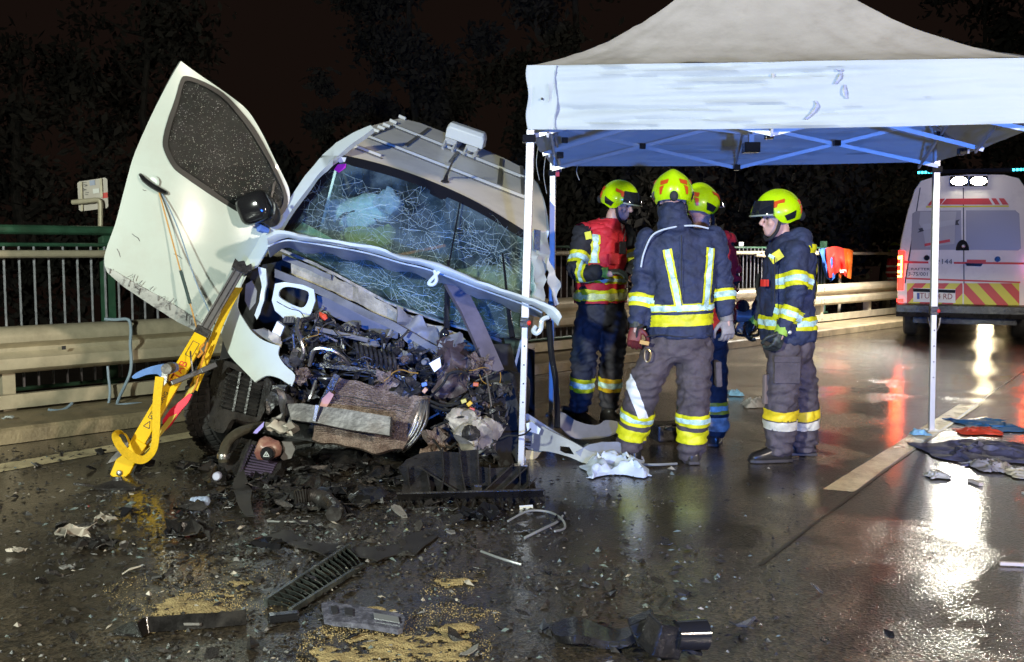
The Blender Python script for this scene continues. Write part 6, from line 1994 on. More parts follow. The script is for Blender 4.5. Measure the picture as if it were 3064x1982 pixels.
# ------------------------------------------------------------------ 2: seen from behind
d2 = 6.62
J2 = dict(lsh=(1940, 722, .0), lel=(1922, 850, .02), lwr=(1906, 960, -.05), rsh=(2134, 716, .02), rel=(2160, 842, .04), rwr=(2172, 938, .0),
          lhip=(1978, 1040, 0), lkn=(1928, 1158, -.04), lan=(1884, 1330, .06), rhip=(2080, 1040, 0), rkn=(2074, 1165, -.03), ran=(2068, 1352, .02))
T2 = [(2030, 1010, .222, .165, 0), (2031, 975, .222, .165, 0), (2033, 920, .215, .16, 0), (2036, 840, .22, .155, 0), (2038, 760, .235, .14, 0), (2038, 715, .21, .125, 0), (2030, 682, .115, .1, 0)]
p2, b2, j2, t2, q2, s2, lb2, fb2, H2, fh2, up2 = person('firefighter seen from behind with V-shaped reflective braces on navy jacket', d2, J2, T2, (.06, 1), (.1, 1), (2012, 598, .02), M_navy, M_trou, [(-.5, .6), (-.1, 1)],
    [(None, (.3, .9, 0), 1, .7, M_glr, M_glb), (None, (-.3, .9, 0), -1, .7, M_glgrey, M_glgrey)], (2030, 1030, 0, .205, .155), .088, hood=[(2014, 640, -.02, .108, .11, .1), (2020, 672, -.04, .125, .11, .07)], seed=2, legr=(.125, .118, .112, .1))
helmet(p2, H2 + up2 * .045, fh2, up2)
na2 = notarm(q2, .095)
for y0, y1, m_, e_ in ((992, 958, M_refy, .006), (949, 927, M_refy, .006), (946, 931, M_refs, .009)):
    patch(j2, 'reflective_band', m_, [((0, 0, hz(y0, d2)), (.04, 0, -1)), ((0, 0, hz(y1, d2)), (-.04, 0, 1))], na2, e_, j2)
def brace(xt, yt, xb, yb, w, src, d, nm='brace_stripe'):
    a, c = P(xt, yt, d - .14), P(xb, yb, d - .16)
    dr = (c - a).normalized()
    sd_ = dr.cross(V((0, 1, 0))).normalized()
    for ww, m_, e_ in ((w, M_refy, .006), (w * .55, M_refs, .009)):
        patch(src, nm, m_, [(a, -dr), (c, dr), (a + sd_ * ww / 2, sd_), (a - sd_ * ww / 2, -sd_)], lambda q, n_: n_.y < -.05, e_, src)
brace(1998, 746, 2034, 932, .056, j2, d2)
brace(2130, 742, 2112, 930, .056, j2, d2)
limb_band(j2, q2('lel'), q2('lwr'), .32, .66, .12)
limb_band(j2, q2('rel'), q2('rwr'), .25, .62, .12)
for s in 'lr':
    f_ = .42 if s == 'l' else .38
    limb_band(t2, q2(s + 'kn'), q2(s + 'an'), f_ - .02, f_ + .17, .16)
    limb_band(t2, q2(s + 'kn'), q2(s + 'an'), f_ + .24, f_ + .43, .16, silver=False)
# white piping over the shoulders
k = MB()
pp = smoothpts([(1918, 800), (1926, 760), (1948, 710), (1978, 690), (2030, 678), (2080, 676), (2120, 684)], 5)
k.tube([P(x, y, d2 - (.105 if x > 1935 else .09) - .03 * math.sin((x - 1918) / 200 * 3.1)) for x, y in pp], .006, 6)
k.build('piping', mat('piping_grey', (.5, .56, .62), .5), j2)
brc = patch(t2, 'thigh_reflector', mat('thigh_white', (.7, .71, .72), .45), [(q2('lkn') + V((0, 0, .09)), (0, 0, 1)), (q2('lkn') + V((0, 0, -.20)), (0, 0, -1)), (P(1902, 1150, d2 - .1), (.93, 0, .35)), (P(1872, 1150, d2 - .1), (-.93, 0, -.35))], lambda q, n_: q.x < q2('lhip').x - .05 and n_.y < .45, .005)
k = MB(); k.tube(smoothpts([P(1930, 1050, d2 - .16), P(1940, 1046, d2 - .17), P(1947, 1058, d2 - .17), P(1944, 1078, d2 - .17), P(1935, 1083, d2 - .16), P(1929, 1072, d2 - .16)], 4, True) + [tuple(P(1930, 1050, d2 - .16))], .005, 6); k.build('carabiner', mat('brass', (.65, .5, .25), .3, .9), t2)
k = MB(); k.box(P(1928, 1026, d2 - .16), (.06, .012, .025), Matrix.Rotation(.2, 3, 'Y')); k.build('belt_tab', mat('tab_orange', (.5, .3, .08), .6), t2, smooth=0)

# ------------------------------------------------------------------ 3: facing left, hood down
d3 = 6.72
J3 = dict(lsh=(2378, 758, -.14), lel=(2380, 880, -.22), lwr=(2344, 978, -.24), rsh=(2350, 760, .18), rel=(2300, 880, .26), rwr=(2262, 950, .24),
          lhip=(2352, 1040, -.09), lkn=(2342, 1160, -.10), lan=(2330, 1340, -.06), rhip=(2368, 1040, .09), rkn=(2398, 1160, .10), ran=(2404, 1335, .16))
T3 = [(2358, 1025, .195, .168, 0), (2358, 985, .2, .17, 0), (2357, 920, .2, .168, 0), (2358, 840, .205, .165, 0), (2362, 780, .21, .15, 0), (2358, 742, .18, .13, 0), (2345, 712, .10, .095, 0)]
p3, b3, j3, t3, q3, s3, lb3, fb3, H3, fh3, up3 = person('firefighter facing left in profile, lime helmet, navy jacket, arm hanging', d3, J3, T3, (-.97, -.22), (-.98, -.18), (2325, 656, -.02), M_navy, M_trou, [(-1, -.12), (-.8, .1)],
    [(None, (-.6, .8, 0), -1, .75, M_glb, M_glg), (None, (0, -.5, -.8), 1, .9, M_glb, M_glg)], (2360, 1035, 0, .17, .165), .088, hood=[(2392, 716, -.02, .085, .12, .085), (2404, 742, -.02, .07, .13, .06)], seed=3, headtilt=-.05, legr=(.122, .118, .112, .1))
helmet(p3, H3 + up3 * .045 - fh3 * .01, fh3, up3)
limb_band(j3, q3('lsh'), q3('lel'), .50, .84, .13)
limb_band(j3, q3('lel'), q3('lwr'), .40, .80, .12)
na3 = notarm(q3, .10)
zb0, zb1 = hz(984, d3), hz(944, d3)
for f0, f1, m_, e_ in ((0, 1, M_refy, .006), (.3, .7, M_refs, .009)):
    patch(j3, 'reflective_band', m_, [((0, 0, zb0 + (zb1 - zb0) * f0), (0, 0, -1)), ((0, 0, zb0 + (zb1 - zb0) * f1), (0, 0, 1))], na3, e_, j3)
# back brace
a, c = P(2432, 785, d3), P(2440, 905, d3)
for w, m_, e_ in ((.055, M_refy, .006), (.02, mat('brace_olive', (.3, .3, .08), .5), .009)):
    o_ = P(2440, 850, d3 - .06)
    patch(j3, 'brace_stripe', m_, [((0, 0, hz(912, d3)), (0, 0, -1)), ((0, 0, hz(775, d3)), (0, 0, 1)), (o_ + lb3 * w / 2, lb3), (o_ - lb3 * w / 2, -lb3)], lambda q, n_: n_.x > .3, e_, j3)
for x, y, dx in ((2326, 766, -.16), (2302, 848, -.20)):
    pass
k = MB(); k.box(P(2322, 768, d3 - .17), (.085, .014, .06), Matrix.Rotation(-.6, 3, 'Y')); k.build('chest_badge', M_refy, j3, smooth=0)
k = MB(); k.box(P(2308, 768, d3 - .175), (.04, .012, .02), Matrix.Rotation(.5, 3, 'Y')); k.build('chest_badge', M_refs, j3, smooth=0)
k = MB(); k.box(P(2288, 847, d3 - .12), (.045, .03, .045), Matrix.Rotation(.5, 3, 'Z')); k.build('red_badge', M_red, j3, smooth=0)
patch(j3, 'back_lettering_patch', M_refy, [((0, 0, hz(758, d3)), (0, 0, -1)), ((0, 0, hz(733, d3)), (0, 0, 1))], lambda q, n_: n_.x > .25 and q.x > P(2398, 745, d3).x, .008, j3)
text('lettering', 'FE', .055, frame(P(2409, 746, d3 - .125), (.85, .5, -.15), (0, 0, 1)), M_text, j3, .002)
for s in 'lr':
    limb_band(t3, q3(s + 'kn'), q3(s + 'an'), .34, .50, .16, mat('refl_amber', (.75, .55, .02), .5, var=.1), silver=False)
    limb_band(t3, q3(s + 'kn'), q3(s + 'an'), .52, .66, .16, mat('refl_cream', (.62, .58, .46), .45, var=.15, vscale=15), silver=False)
k = MB(); k.box(P(2356, 1110, d3 - .215), (.17, .012, .17)); pk = k.build('thigh_pocket', M_trou, t3, smooth=0, bevel=.006)
k = MB(); k.box(P(2293, 1165, d3 - .13), (.05, .03, .2), Matrix.Rotation(.5, 3, 'Z')); k.build('knee_patch', mat('knee_patch', (.16, .12, .1), .7), t3, smooth=0, bevel=.006)
k = MB(); k.ball(P(2363, 995, d3 - .27), .014, 8, 6); k.build('cuff_button', M_post, j3)

# hydraulic cutter in his far hand
tool = thing('rescue_tool', P(2225, 1005, 6.98), 'grey hydraulic rescue tool with black loop handle carried by the left-facing firefighter', 'rescue tool')
k = MB(); k.tube([P(2200, 945, 6.98), P(2262, 948, 6.98)], [.045, .052], 12); k.build('tool_body', mat('tool_grey', (.14, .145, .16), .4, var=.3), tool)
k = MB(); k.tube(smoothpts([P(2203, 960, 6.93), P(2196, 975, 6.92), P(2198, 992, 6.92), P(2212, 1003, 6.92), P(2262, 1004, 6.92), P(2272, 990, 6.92), P(2268, 962, 6.94)], 4), .011, 8); k.build('loop_handle', M_blackg, tool)
crumpled('valve_block', P(2232, 980, 7.0), (.075, .06, .05), M_cream, tool, .5, 6, 31)
k = MB(); k.tube(smoothpts([P(2262, 940, 6.98), P(2272, 900, 7.0), P(2265, 860, 7.0), P(2270, 820, 7.02)], 4), .014, 7); k.build('carry_strap', M_dark, tool)
k = MB(); k.lathe(P(2222, 918, 6.98), (0, -1, .2), [(.01, .03), (.04, .03), (.05, 0), (.04, -.03), (.01, -.03)], 14); k.build('star_grip', M_blackg, tool)

# ------------------------------------------------------------------ 4: hidden behind number 2
d4 = 7.25
J4 = dict(lsh=(2062, 735, .05), lel=(2040, 850, .1), lwr=(2080, 900, .25), rsh=(2168, 728, -.02), rel=(2186, 840, .0), rwr=(2150, 900, .2),
          lhip=(2070, 1010, 0), lkn=(2068, 1120, .0), lan=(2060, 1290, .05), rhip=(2128, 1010, 0), rkn=(2138, 1130, .0), ran=(2138, 1290, .0))
T4 = [(2110, 985, .2, .155, 0), (2110, 930, .2, .155, 0), (2112, 850, .2, .15, 0), (2114, 775, .21, .14, 0), (2114, 735, .19, .125, 0), (2108, 708, .10, .09, 0)]
p4, b4, j4, t4, q4, s4, lb4, fb4, H4, fh4, up4 = person('firefighter in a red vest mostly hidden behind the one with V braces', d4, J4, T4, (.2, .95), (.75, .6), (2094, 630, 0), M_dark, M_trouk, [(.2, 1), (.3, .9)],
    [(None, (.3, .9, 0), 1, .7, M_glb, None), (None, (-.3, .9, 0), -1, .7, M_glb, None)], (2104, 1000, 0, .19, .15), .082, seed=4, legr=(.115, .105, .1, .092))
helmet(p4, H4 + up4 * .045, fh4, up4)
na4 = notarm(q4, .075)
patch(j4, 'red_vest', M_vest, [((0, 0, hz(985, d4)), (0, 0, -1))], lambda q, n_: na4(q, n_), .014, j4)
for s in 'lr':
    limb_band(t4, q4(s + 'kn'), q4(s + 'an'), .44, .66, .15, MATS['refl_orange'])
    limb_band(t4, q4(s + 'kn'), q4(s + 'an'), .72, .98, .15, mat('gaiter_grey', (.4, .38, .34), .4, var=.4, vscale=14), silver=False)

# ------------------------------------------------------------------ 5: small figure far behind, beside the ambulance
d5 = 21.6
J5 = dict(lsh=(2664, 782, 0), lel=(2660, 815, 0), lwr=(2670, 838, -.1), rsh=(2708, 782, 0), rel=(2714, 815, 0), rwr=(2704, 838, -.1),
          lhip=(2678, 866, 0), lkn=(2678, 905, 0), lan=(2677, 938, 0), rhip=(2698, 866, 0), rkn=(2698, 905, 0), ran=(2698, 938, 0))
T5 = [(2686, 865, .2, .15, 0), (2686, 835, .2, .15, 0), (2686, 800, .21, .14, 0), (2686, 778, .17, .12, 0), (2686, 770, .09, .08, 0)]
p5, b5, j5, t5, q5, s5, lb5, fb5, H5, fh5, up5 = person('distant helper in red and white stripes beside the ambulance tail light', d5, J5, T5, (-.3, -1), (-.3, -1), (2676, 752, 0), M_vest, M_trouk, [(0, -1), (0, -1)],
    [(None, (0, 1, 0), 1, .6, M_glb, None), (None, (0, 1, 0), -1, .6, M_glb, None)], (2687, 866, 0, .18, .14), .08, seed=6)
helmet(p5, H5 + up5 * .045, fh5, up5)
for y0, y1 in ((800, 794), (818, 812), (836, 830)):
    patch(j5, 'reflective_band', mat('band_white', (.7, .68, .62), .5), [((0, 0, hz(y0, d5)), (0, 0, -1)), ((0, 0, hz(y1, d5)), (0, 0, 1))], None, .006, j5)

# kit on the jackets and trousers: radio, pockets, belt webbing, seams
k = MB(); k.box(P(1862, 742, d1 - .19), (.055, .035, .1), Matrix.Rotation(.3, 3, 'Z')); rdo = k.build('radio', M_blackg, j1, smooth=0, bevel=.008)
k = MB(); k.tube([P(1866, 722, d1 - .19), P(1872, 690, d1 - .17)], [.006, .004], 6); k.build('radio_aerial', M_black, rdo)
k = MB(); k.box(P(1838, 775, d1 - .2), (.09, .012, .09), Matrix.Rotation(.4, 3, 'Z')); k.build('vest_pocket', M_vest, j1, smooth=0, bevel=.006)
for x_, y_ in ((1972, 1108), (2112, 1112)):
    k = MB(); k.box(P(x_ - (40 if x_ < 2000 else -34), y_ + 6, d2 - .02), (.04, .13, .17), Matrix.Rotation(.2 if x_ < 2000 else -.05, 3, 'Y')); k.build('thigh_pocket', M_trou, t2, smooth=0, bevel=.01)
for y_ in (1006,):
    k = MB(); k.tube([P(x_, y_ + 3 * math.sin(x_ * .05), d2 - .17 + .06 * ((x_ - 2030) / 100) ** 2) for x_ in range(1935, 2130, 12)], .004, 5); k.build('hem_seam', M_dark, j2)
k = MB(); k.tube([P(2040, y_, d2 - .165 + .02 * math.sin(y_ * .02)) for y_ in range(705, 925, 14)], .0025, 5); k.build('back_seam', M_dark, j2)
k = MB(); k.tube(smoothpts([P(1905, 1010, d2 - .1), P(1908, 985, d2 - .12), P(1925, 975, d2 - .15)], 4), .007, 6); k.build('glove_strap', M_dark, j2)
for s_, (px_, py_) in zip('ab', ((2352, 1060), (2372, 1120))):
    pass
k = MB(); k.box(P(2356, 1076, d3 - .218), (.175, .016, .045)); k.build('pocket_flap', M_trou, t3, smooth=0, bevel=.006)
k = MB(); k.tube([P(2318, y_, d3 - .205) for y_ in range(770, 935, 15)], .004, 5); k.build('zip_flap', M_dark, j3)
# ================================================================== DEBRIS ON THE ROAD
def gp(poly, hf, name, m, label, cat, thick=.006, step=20, group=None, crumple=0.0, cscale=9, parent=None, smooth=45):
    """a plate or cloth lying on the road: outline as ground pixels, height at each point"""
    cx_ = sum(x for x, y in poly) / len(poly); cy_ = sum(y for x, y in poly) / len(poly)
    o = panel(name, m, parent, poly, None, thick=thick, step=step, smooth=smooth, crumple=crumple, cscale=cscale, loc=G(cx_, cy_), mapf=lambda x, y: G(x, y) + V((0, 0, max(.006 + thick, hf(x, y)))))
    if parent is None: tag(o, label, cat, group)
    return o
def edge_fall(poly, w):
    def f(x, y):
        best = 1e9
        for i in range(len(poly)):
            x0, y0 = poly[i]; x1, y1 = poly[i - 1]
            dx, dy = x1 - x0, y1 - y0
            t = max(0, min(1, ((x - x0) * dx + (y - y0) * dy) / (dx * dx + dy * dy + 1e-9)))
            best = min(best, math.hypot(x - x0 - t * dx, (y - y0 - t * dy) * 2))
        return min(1, best / w)
    return f
M_wet = mat('wet_black_plastic', (.014, .013, .013), .16, var=.5, vscale=14, bump=.12, bscale=50, rvar=.1, dirt=.3, dirtcol=(.06, .05, .04), dscale=7)
# ---- ribbed black bumper skirt standing in front of the wreck
sk = thing('bumper_skirt', G(1400, 1530), 'big ribbed black plastic bumper skirt lying in front of the van', 'bumper')
dk = dplane((1200, 1530, 5.5), (1640, 1530, 5.5), (1300, 1350, 5.98))
panel('skirt_panel', M_black, sk, [(1188, 1400), (1212, 1372), (1262, 1356), (1324, 1350), (1326, 1352), (1376, 1352), (1378, 1347), (1432, 1345), (1436, 1398), (1470, 1402), (1538, 1396), (1582, 1396), (1586, 1440), (1600, 1442), (1604, 1480), (1632, 1486), (1628, 1512), (1560, 1524), (1480, 1530), (1300, 1528), (1200, 1520), (1150, 1525), (1170, 1500), (1200, 1484), (1208, 1440)], dk, thick=.012, step=26, crumple=.012, cscale=6)
def rib3(a, b_, h=.05, w=.008, nm='rib'):
    k = MB()
    p0, p1 = P(*a, dk(*a)), P(*b_, dk(*b_))
    k.beam(p0 + V((0, -h / 2, .012)), p1 + V((0, -h / 2, .012)), w, h, (0, -1, .35))
    return k.build(nm, M_black, sk, smooth=0)
for a, b_ in (((1326, 1352), (1330, 1430)), ((1330, 1430), (1322, 1480)), ((1376, 1350), (1384, 1420)), ((1384, 1420), (1396, 1482)), ((1430, 1348), (1434, 1450)), ((1282, 1428), (1292, 1482)), ((1258, 1404), (1370, 1476)), ((1222, 1402), (1226, 1450)), ((1466, 1404), (1468, 1450)), ((1532, 1398), (1448, 1476)), ((1576, 1404), (1500, 1474)), ((1556, 1404), (1556, 1450)), ((1600, 1440), (1560, 1476)), ((1580, 1400), (1584, 1470))):
    rib3(a, b_)
k = MB(); k.beam(P(1190, 1490, dk(1190, 1490) - .06), P(1625, 1478, dk(1625, 1478) - .06), .012, .16, (0, -.8, .5)); k.build('shelf', M_black, sk, smooth=0, bevel=.002)
for x in range(1200, 1630, 27):
    a = P(x, 1486, dk(x, 1486) - .02); c = P(x + random.uniform(-16, 16), 1528, dk(x, 1528) - .11)
    k = MB(); k.prism([a + V((-.004, 0, 0)), a + V((.004, -.1, .0)), c + V((.004, 0, 0))], (.008, 0, 0)); k.build('gusset', M_black, sk, smooth=0)
k = MB(); k.box(P(1430, 1464, dk(1430, 1464) - .04), (.045, .03, .055)); k.build('clip', M_black, sk, smooth=0, bevel=.003)
panel('part_label', mat('label_grey', (.5, .5, .48), .5), sk, [(1554, 1514), (1594, 1511), (1596, 1531), (1556, 1534)], lambda x, y: 5.42, thick=.004, step=50)
panel('lower_lip', M_black, sk, [(1165, 1522), (1300, 1520), (1370, 1520), (1390, 1532), (1330, 1548), (1240, 1542)], lambda x, y: 5.4, thick=.01, step=30, crumple=.012)
# ---- grey painted bumper cover beside the tent post
M_bump = mat('bumper_grey', (.2, .205, .205), .4, var=.15, dirt=.4, dirtcol=(.12, .11, .1))
bc = thing('bumper_cover', G(1650, 1380), 'torn grey bumper cover lying by the tent post', 'bumper')
panel('cover_shell', M_bump, bc, smoothpts([(1514, 1204), (1530, 1202), (1560, 1240), (1600, 1262), (1650, 1290), (1720, 1330), (1760, 1350), (1800, 1356), (1830, 1372), (1810, 1396), (1770, 1392), (1740, 1385), (1700, 1368), (1640, 1352), (1580, 1342), (1548, 1310), (1530, 1250)], 2, True), dplane((1520, 1204, 6.85), (1820, 1380, 6.55), (1580, 1340, 6.75)), [[(1676, 1336), (1702, 1340), (1716, 1362), (1690, 1358), (1676, 1350)]], thick=.012, step=18, crumple=.012)
panel('cover_ridge', M_bump, bc, [(1556, 1240), (1580, 1238), (1640, 1276), (1700, 1318), (1744, 1340), (1760, 1330), (1776, 1342), (1750, 1356), (1690, 1336), (1620, 1296)], lambda x, y: 6.78, thick=.03, step=18, crumple=.01)
panel('cover_flap', M_bump, bc, [(1720, 1356), (1760, 1330), (1800, 1318), (1850, 1322), (1880, 1340), (1872, 1370), (1820, 1400), (1760, 1396)], lambda x, y: 6.62, thick=.012, step=18, crumple=.02)
panel('cover_label', mat('label_mint', (.6, .66, .62), .5), bc, [(1574, 1268), (1590, 1262), (1618, 1284), (1612, 1300), (1578, 1290)], lambda x, y: 6.68, thick=.004, step=30)
ac = panel('bumper_fragment', mat('bumper_grey_b', (.27, .235, .23), .4, var=.1, dirt=.4, dirtcol=(.12, .11, .1)), None, smoothpts([(1652, 1226), (1690, 1238), (1720, 1258), (1780, 1270), (1800, 1262), (1812, 1254), (1846, 1262), (1850, 1288), (1820, 1302), (1760, 1312), (1720, 1308), (1690, 1292), (1664, 1262)], 2, True), dplane((1652, 1230, 7.3), (1850, 1270, 7.0), (1740, 1310, 7.0)), thick=.012, step=18, crumple=.012, loc=G(1740, 1310))
tag(ac, 'curved grey bumper fragment behind the torn cover', 'bumper')
b = MB(); b.tube(smoothpts([P(1640, 940, 7.15), P(1648, 1050, 7.1), P(1662, 1140, 7.05), P(1668, 1220, 7.0), P(1666, 1280, 6.95)], 6), .02, 8); b.tube(smoothpts([P(1648, 960, 7.13), P(1654, 1060, 7.08), P(1668, 1150, 7.03), P(1672, 1280, 6.93)], 6), .012, 7)
tag(b.build('seal_strip', M_blackg, None, loc=G(1668, 1300)), 'long black rubber seal hanging down behind the tent post', 'seal')
b = MB(); b.tube(smoothpts([G(1660, 1242, .1), G(1680, 1225, .12), G(1710, 1232, .1), G(1726, 1238, .08)], 5), .03, 8); b.tube(smoothpts([G(1690, 1236, .06), G(1720, 1244, .06)], 3), .02, 8)
tag(b.build('hose_piece', M_hose, None, loc=G(1690, 1236)), 'black rubber hose piece behind the curved bumper fragment', 'hose')

# ---- grille insert: side rails and upright fins
M_gfin = mat('grille_plastic', (.035, .04, .038), .22, var=.4, dirt=.5, dirtcol=(.16, .17, .15), dscale=9)
gi = thing('grille_insert', G(940, 1750), 'black ladder-like grille insert lying slanted on the road', 'grille')
gl_a, gl_b = [G(795, 1822), G(1045, 1652)], [G(868, 1842), G(1088, 1702)]
for q0, q1, h in ((gl_a[0], gl_a[1], .035), (gl_b[0], gl_b[1], .022)):
    k = MB(); k.beam(q0 + V((0, 0, h / 2 + .006)), q1 + V((0, 0, h / 2 + .006)), .018, h); k.build('side_rail', M_gfin, gi, smooth=0, bevel=.002)
for i in range(17):
    s = (i + .3) / 17
    a, c = gl_a[0].lerp(gl_a[1], s), gl_b[0].lerp(gl_b[1], min(1, s + .05))
    dr = (gl_a[1] - gl_a[0]).normalized()
    n = 7
    k = MB()
    rows = [[a.lerp(c, u_) + dr * (.014 * math.sin(u_ * 3.1)) + V((0, 0, .010)) for u_ in np.linspace(.0, 1, n)], [a.lerp(c, u_) + dr * (.014 * math.sin(u_ * 3.1) - .016) + V((0, 0, .016 + .022 * (1 - u_))) for u_ in np.linspace(.0, 1, n)]]
    k.sheet(rows, .003); k.build('fin', M_gfin, gi, smooth=40)
k = MB(); k.box(G(848, 1846, .02), (.12, .05, .03), Matrix.Rotation(.3, 3, 'Z')); k.build('end_cap', M_blackg, gi, smooth=0, bevel=.008)
# ---- bent black trim strip, grey handle trim, black bracket
cv = [V(q) for q in smoothpts([G(402, 1912), G(432, 1893), G(500, 1885), G(600, 1878), G(690, 1870), G(738, 1866)], 6)]
k = MB()
rings = []
for i, q in enumerate(cv):
    t_ = (cv[min(i + 1, len(cv) - 1)] - cv[max(i - 1, 0)]).normalized()
    n_ = V((-t_.y, t_.x, 0))
    w_ = .075 + .02 * math.sin(i * .35)
    h_ = .05 + .012 * noise.noise(q * 6)
    rings.append([q + n_ * a + V((0, 0, .006 + z)) for a, z in ((-.03, 0), (w_, .004), (w_, .012), (-.018, .010), (.0, h_), (-.010, h_ + .003))])
k.loft(rings)
tag(k.build('trim_strip', M_wet, None, smooth=20, loc=G(570, 1880)), 'long bent black trim strip at the lower left foreground', 'trim')
gd_ = gp([(962, 1842), (985, 1838), (1100, 1852), (1205, 1868), (1212, 1876), (1206, 1902), (1190, 1906), (1090, 1892), (1000, 1886), (970, 1880)], lambda x, y: .05 - .02 * (y - 1838) / 60, 'handle_trim', mat('trim_wet_grey', (.09, .09, .12), .25, var=.5, vscale=40, rvar=.15), 'grey oblong handle trim plate with recess in the foreground', 'trim', .02, 20)
gp([(1118, 1870), (1192, 1880), (1196, 1894), (1120, 1884)], lambda x, y: .058 - .02 * (y - 1838) / 60, 'recess', mat('recess_silver', (.3, .31, .33), .3, .5), '', '', .003, 20, parent=gd_)
gp([(990, 1852), (1008, 1850), (1012, 1868), (994, 1872)], lambda x, y: .056 - .02 * (y - 1838) / 60, 'hole', M_text, '', '', .003, 20, parent=gd_)
gp([(1030, 1856), (1056, 1858), (1056, 1876), (1032, 1874)], lambda x, y: .057 - .02 * (y - 1838) / 60, 'hole', M_text, '', '', .003, 20, parent=gd_)
br = gp(smoothpts([(1652, 1906), (1690, 1895), (1760, 1900), (1830, 1910), (1890, 1916), (1905, 1930), (1880, 1946), (1800, 1950), (1720, 1955), (1690, 1950), (1660, 1935)], 2, True), lambda x, y: .05 + .015 * math.sin(x * .03), 'black_bracket', M_wet, 'black plastic arm with two bolt holes at the bottom centre', 'bracket', .03, 18)
for x, y in ((1838, 1928), (1868, 1926)):
    k = MB(); k.lathe(G(x, y, .068), (0, 0, 1), [(.001, .002), (.018, .002), (.018, -.004), (.001, -.004)], 12); k.build('bolt_hole', M_text, br)
hs = thing('lamp_housing', G(2020, 1930), 'broken black lamp housing with a stub tube at the bottom centre', 'housing')
k = MB(); k.tube([G(2020, 1900, .09), G(2108, 1898, .08)], [.05, .055], 14); k.build('tube_stub', M_blackg, hs)
k = MB(); k.box(G(1985, 1905, .08), (.12, .1, .12), Matrix.Rotation(.3, 3, 'Y') @ Matrix.Rotation(.4, 3, 'Z')); k.box(G(1930, 1880, .06), (.1, .08, .09), Matrix.Rotation(-.4, 3, 'Y')); k.build('housing_box', M_wet, hs, smooth=0, bevel=.008)
gp([(1880, 1900), (1930, 1935), (2000, 1955), (2080, 1948), (2105, 1972), (2040, 1975), (1950, 1968), (1890, 1935)], lambda x, y: .03 + .01 * math.sin(x * .05), 'torn_flange', M_wet, '', '', .012, 16, parent=hs, crumple=.01)
# ---- torn sheet, corrugated hose, wires
gp([(790, 1612), (850, 1630), (930, 1660), (1000, 1684), (1060, 1672), (1130, 1690), (1190, 1664), (1240, 1668), (1312, 1608), (1300, 1590), (1250, 1600), (1180, 1640), (1110, 1650), (1040, 1640), (960, 1632), (870, 1600)], lambda x, y: .014 + .012 * math.sin(x * .035) * math.sin(y * .05), 'rubber_sheet', mat('rubber_sheet', (.03, .027, .026), .5, var=.3), 'torn flat black rubber sheet in the debris before the van', 'sheet', .004, 18)
gp([(700, 1455), (730, 1440), (760, 1490), (750, 1530), (770, 1570), (740, 1560), (710, 1530), (690, 1490)], lambda x, y: .05 + .03 * math.sin(y * .08), 'rubber_sheet', MATS['rubber_sheet'], 'curled black rubber strip below the small cooler', 'sheet', .005, 14)
b = MB()
pts = [V(q) for q in smoothpts([G(880, 1492, .05), G(930, 1486, .055), (G(975, 1498, .05)), G(1005, 1525, .045), G(998, 1540, .04)], 12)]
b.tube(pts, [.042 + .006 * (1 if i % 2 else -1) * (i < 26) for i in range(len(pts))], 12)
tag(b.build('corrugated_hose', M_black, None, loc=G(900, 1500)), 'black corrugated air hose on the road below the radiator', 'hose')
for pts, r, lb_ in (([(1520, 1560), (1580, 1530), (1640, 1532), (1680, 1552), (1690, 1580), (1660, 1590)], .006, 'thin grey wire looped on the wet road right of the bumper skirt'),
                    ([(1570, 1610), (1620, 1585), (1670, 1560), (1690, 1535)], .007, 'straight grey wire near the looped one'),
                    ([(800, 1560), (860, 1562), (920, 1560)], .005, 'thin white wire below the corrugated hose'),
                    ([(1440, 1650), (1500, 1672), (1560, 1690)], .006, 'dark wire lying in front of the bumper skirt'),
                    ([(1915, 1390), (1960, 1391), (2025, 1388)], .009, 'grey rod lying behind the white cloth')):
    b = MB(); b.tube(smoothpts([G(x, y, .012 + .012 * (i % 2)) for i, (x, y) in enumerate(pts)], 5), r, 6)
    tag(b.build('wire', mat('wire_grey', (.3, .31, .3), .35, .3), None, loc=G(*pts[0])), lb_, 'wire')
# torn undertray lumps right under the wreck
rd_ = random.Random(77)
for i, (x0, x1, y0, y1, lb_) in enumerate(((1180, 1310, 1340, 1385, 'black undertray piece between radiator and bumper skirt'), (900, 1150, 1345, 1420, 'crumpled black undertray under the radiator'), (600, 700, 1420, 1470, 'black bracket with a pale bolt left of the cooler'), (1060, 1200, 1400, 1450, 'ribbed black plastic scrap left of the bumper skirt'), (850, 1010, 1420, 1480, 'flat black splash guard before the cooler'), (1010, 1170, 1460, 1530, 'dark torn wheel arch liner before the radiator'))):
    n = 9
    poly = [((x0 + x1) / 2 + (x1 - x0) / 2 * math.cos(a) * rd_.uniform(.65, 1), (y0 + y1) / 2 + (y1 - y0) / 2 * math.sin(a) * rd_.uniform(.6, 1)) for a in np.linspace(0, 6.28, n + 1)[:-1]]
    ef = edge_fall(poly, 40)
    gp(poly, lambda x, y, i=i, ef=ef: .02 + .045 * ef(x, y) + .05 * abs(noise.noise(V((x * .035, y * .06, i)))), 'undertray_piece', M_wet, lb_, 'plastic piece', .008, 14, crumple=.02, cscale=12)
k = MB(); k.lathe(G(650, 1425, .07), (.1, -1, .1), [(.004, .03), (.02, .03), (.026, .02), (.026, -.02), (.004, -.02)], 12)
tag(k.build('round_lid', mat('cap_lilac', (.4, .42, .55), .4), None, loc=G(650, 1440)), 'pale blue round lid left of the small cooler', 'lid')
k = MB(); k.lathe(G(598, 1500, .03), (1, -.3, .1), [(.004, -.05), (.024, -.05), (.026, -.02), (.02, -.015), (.026, -.01), (.026, .05), (.012, .06), (.004, .06)], 12)
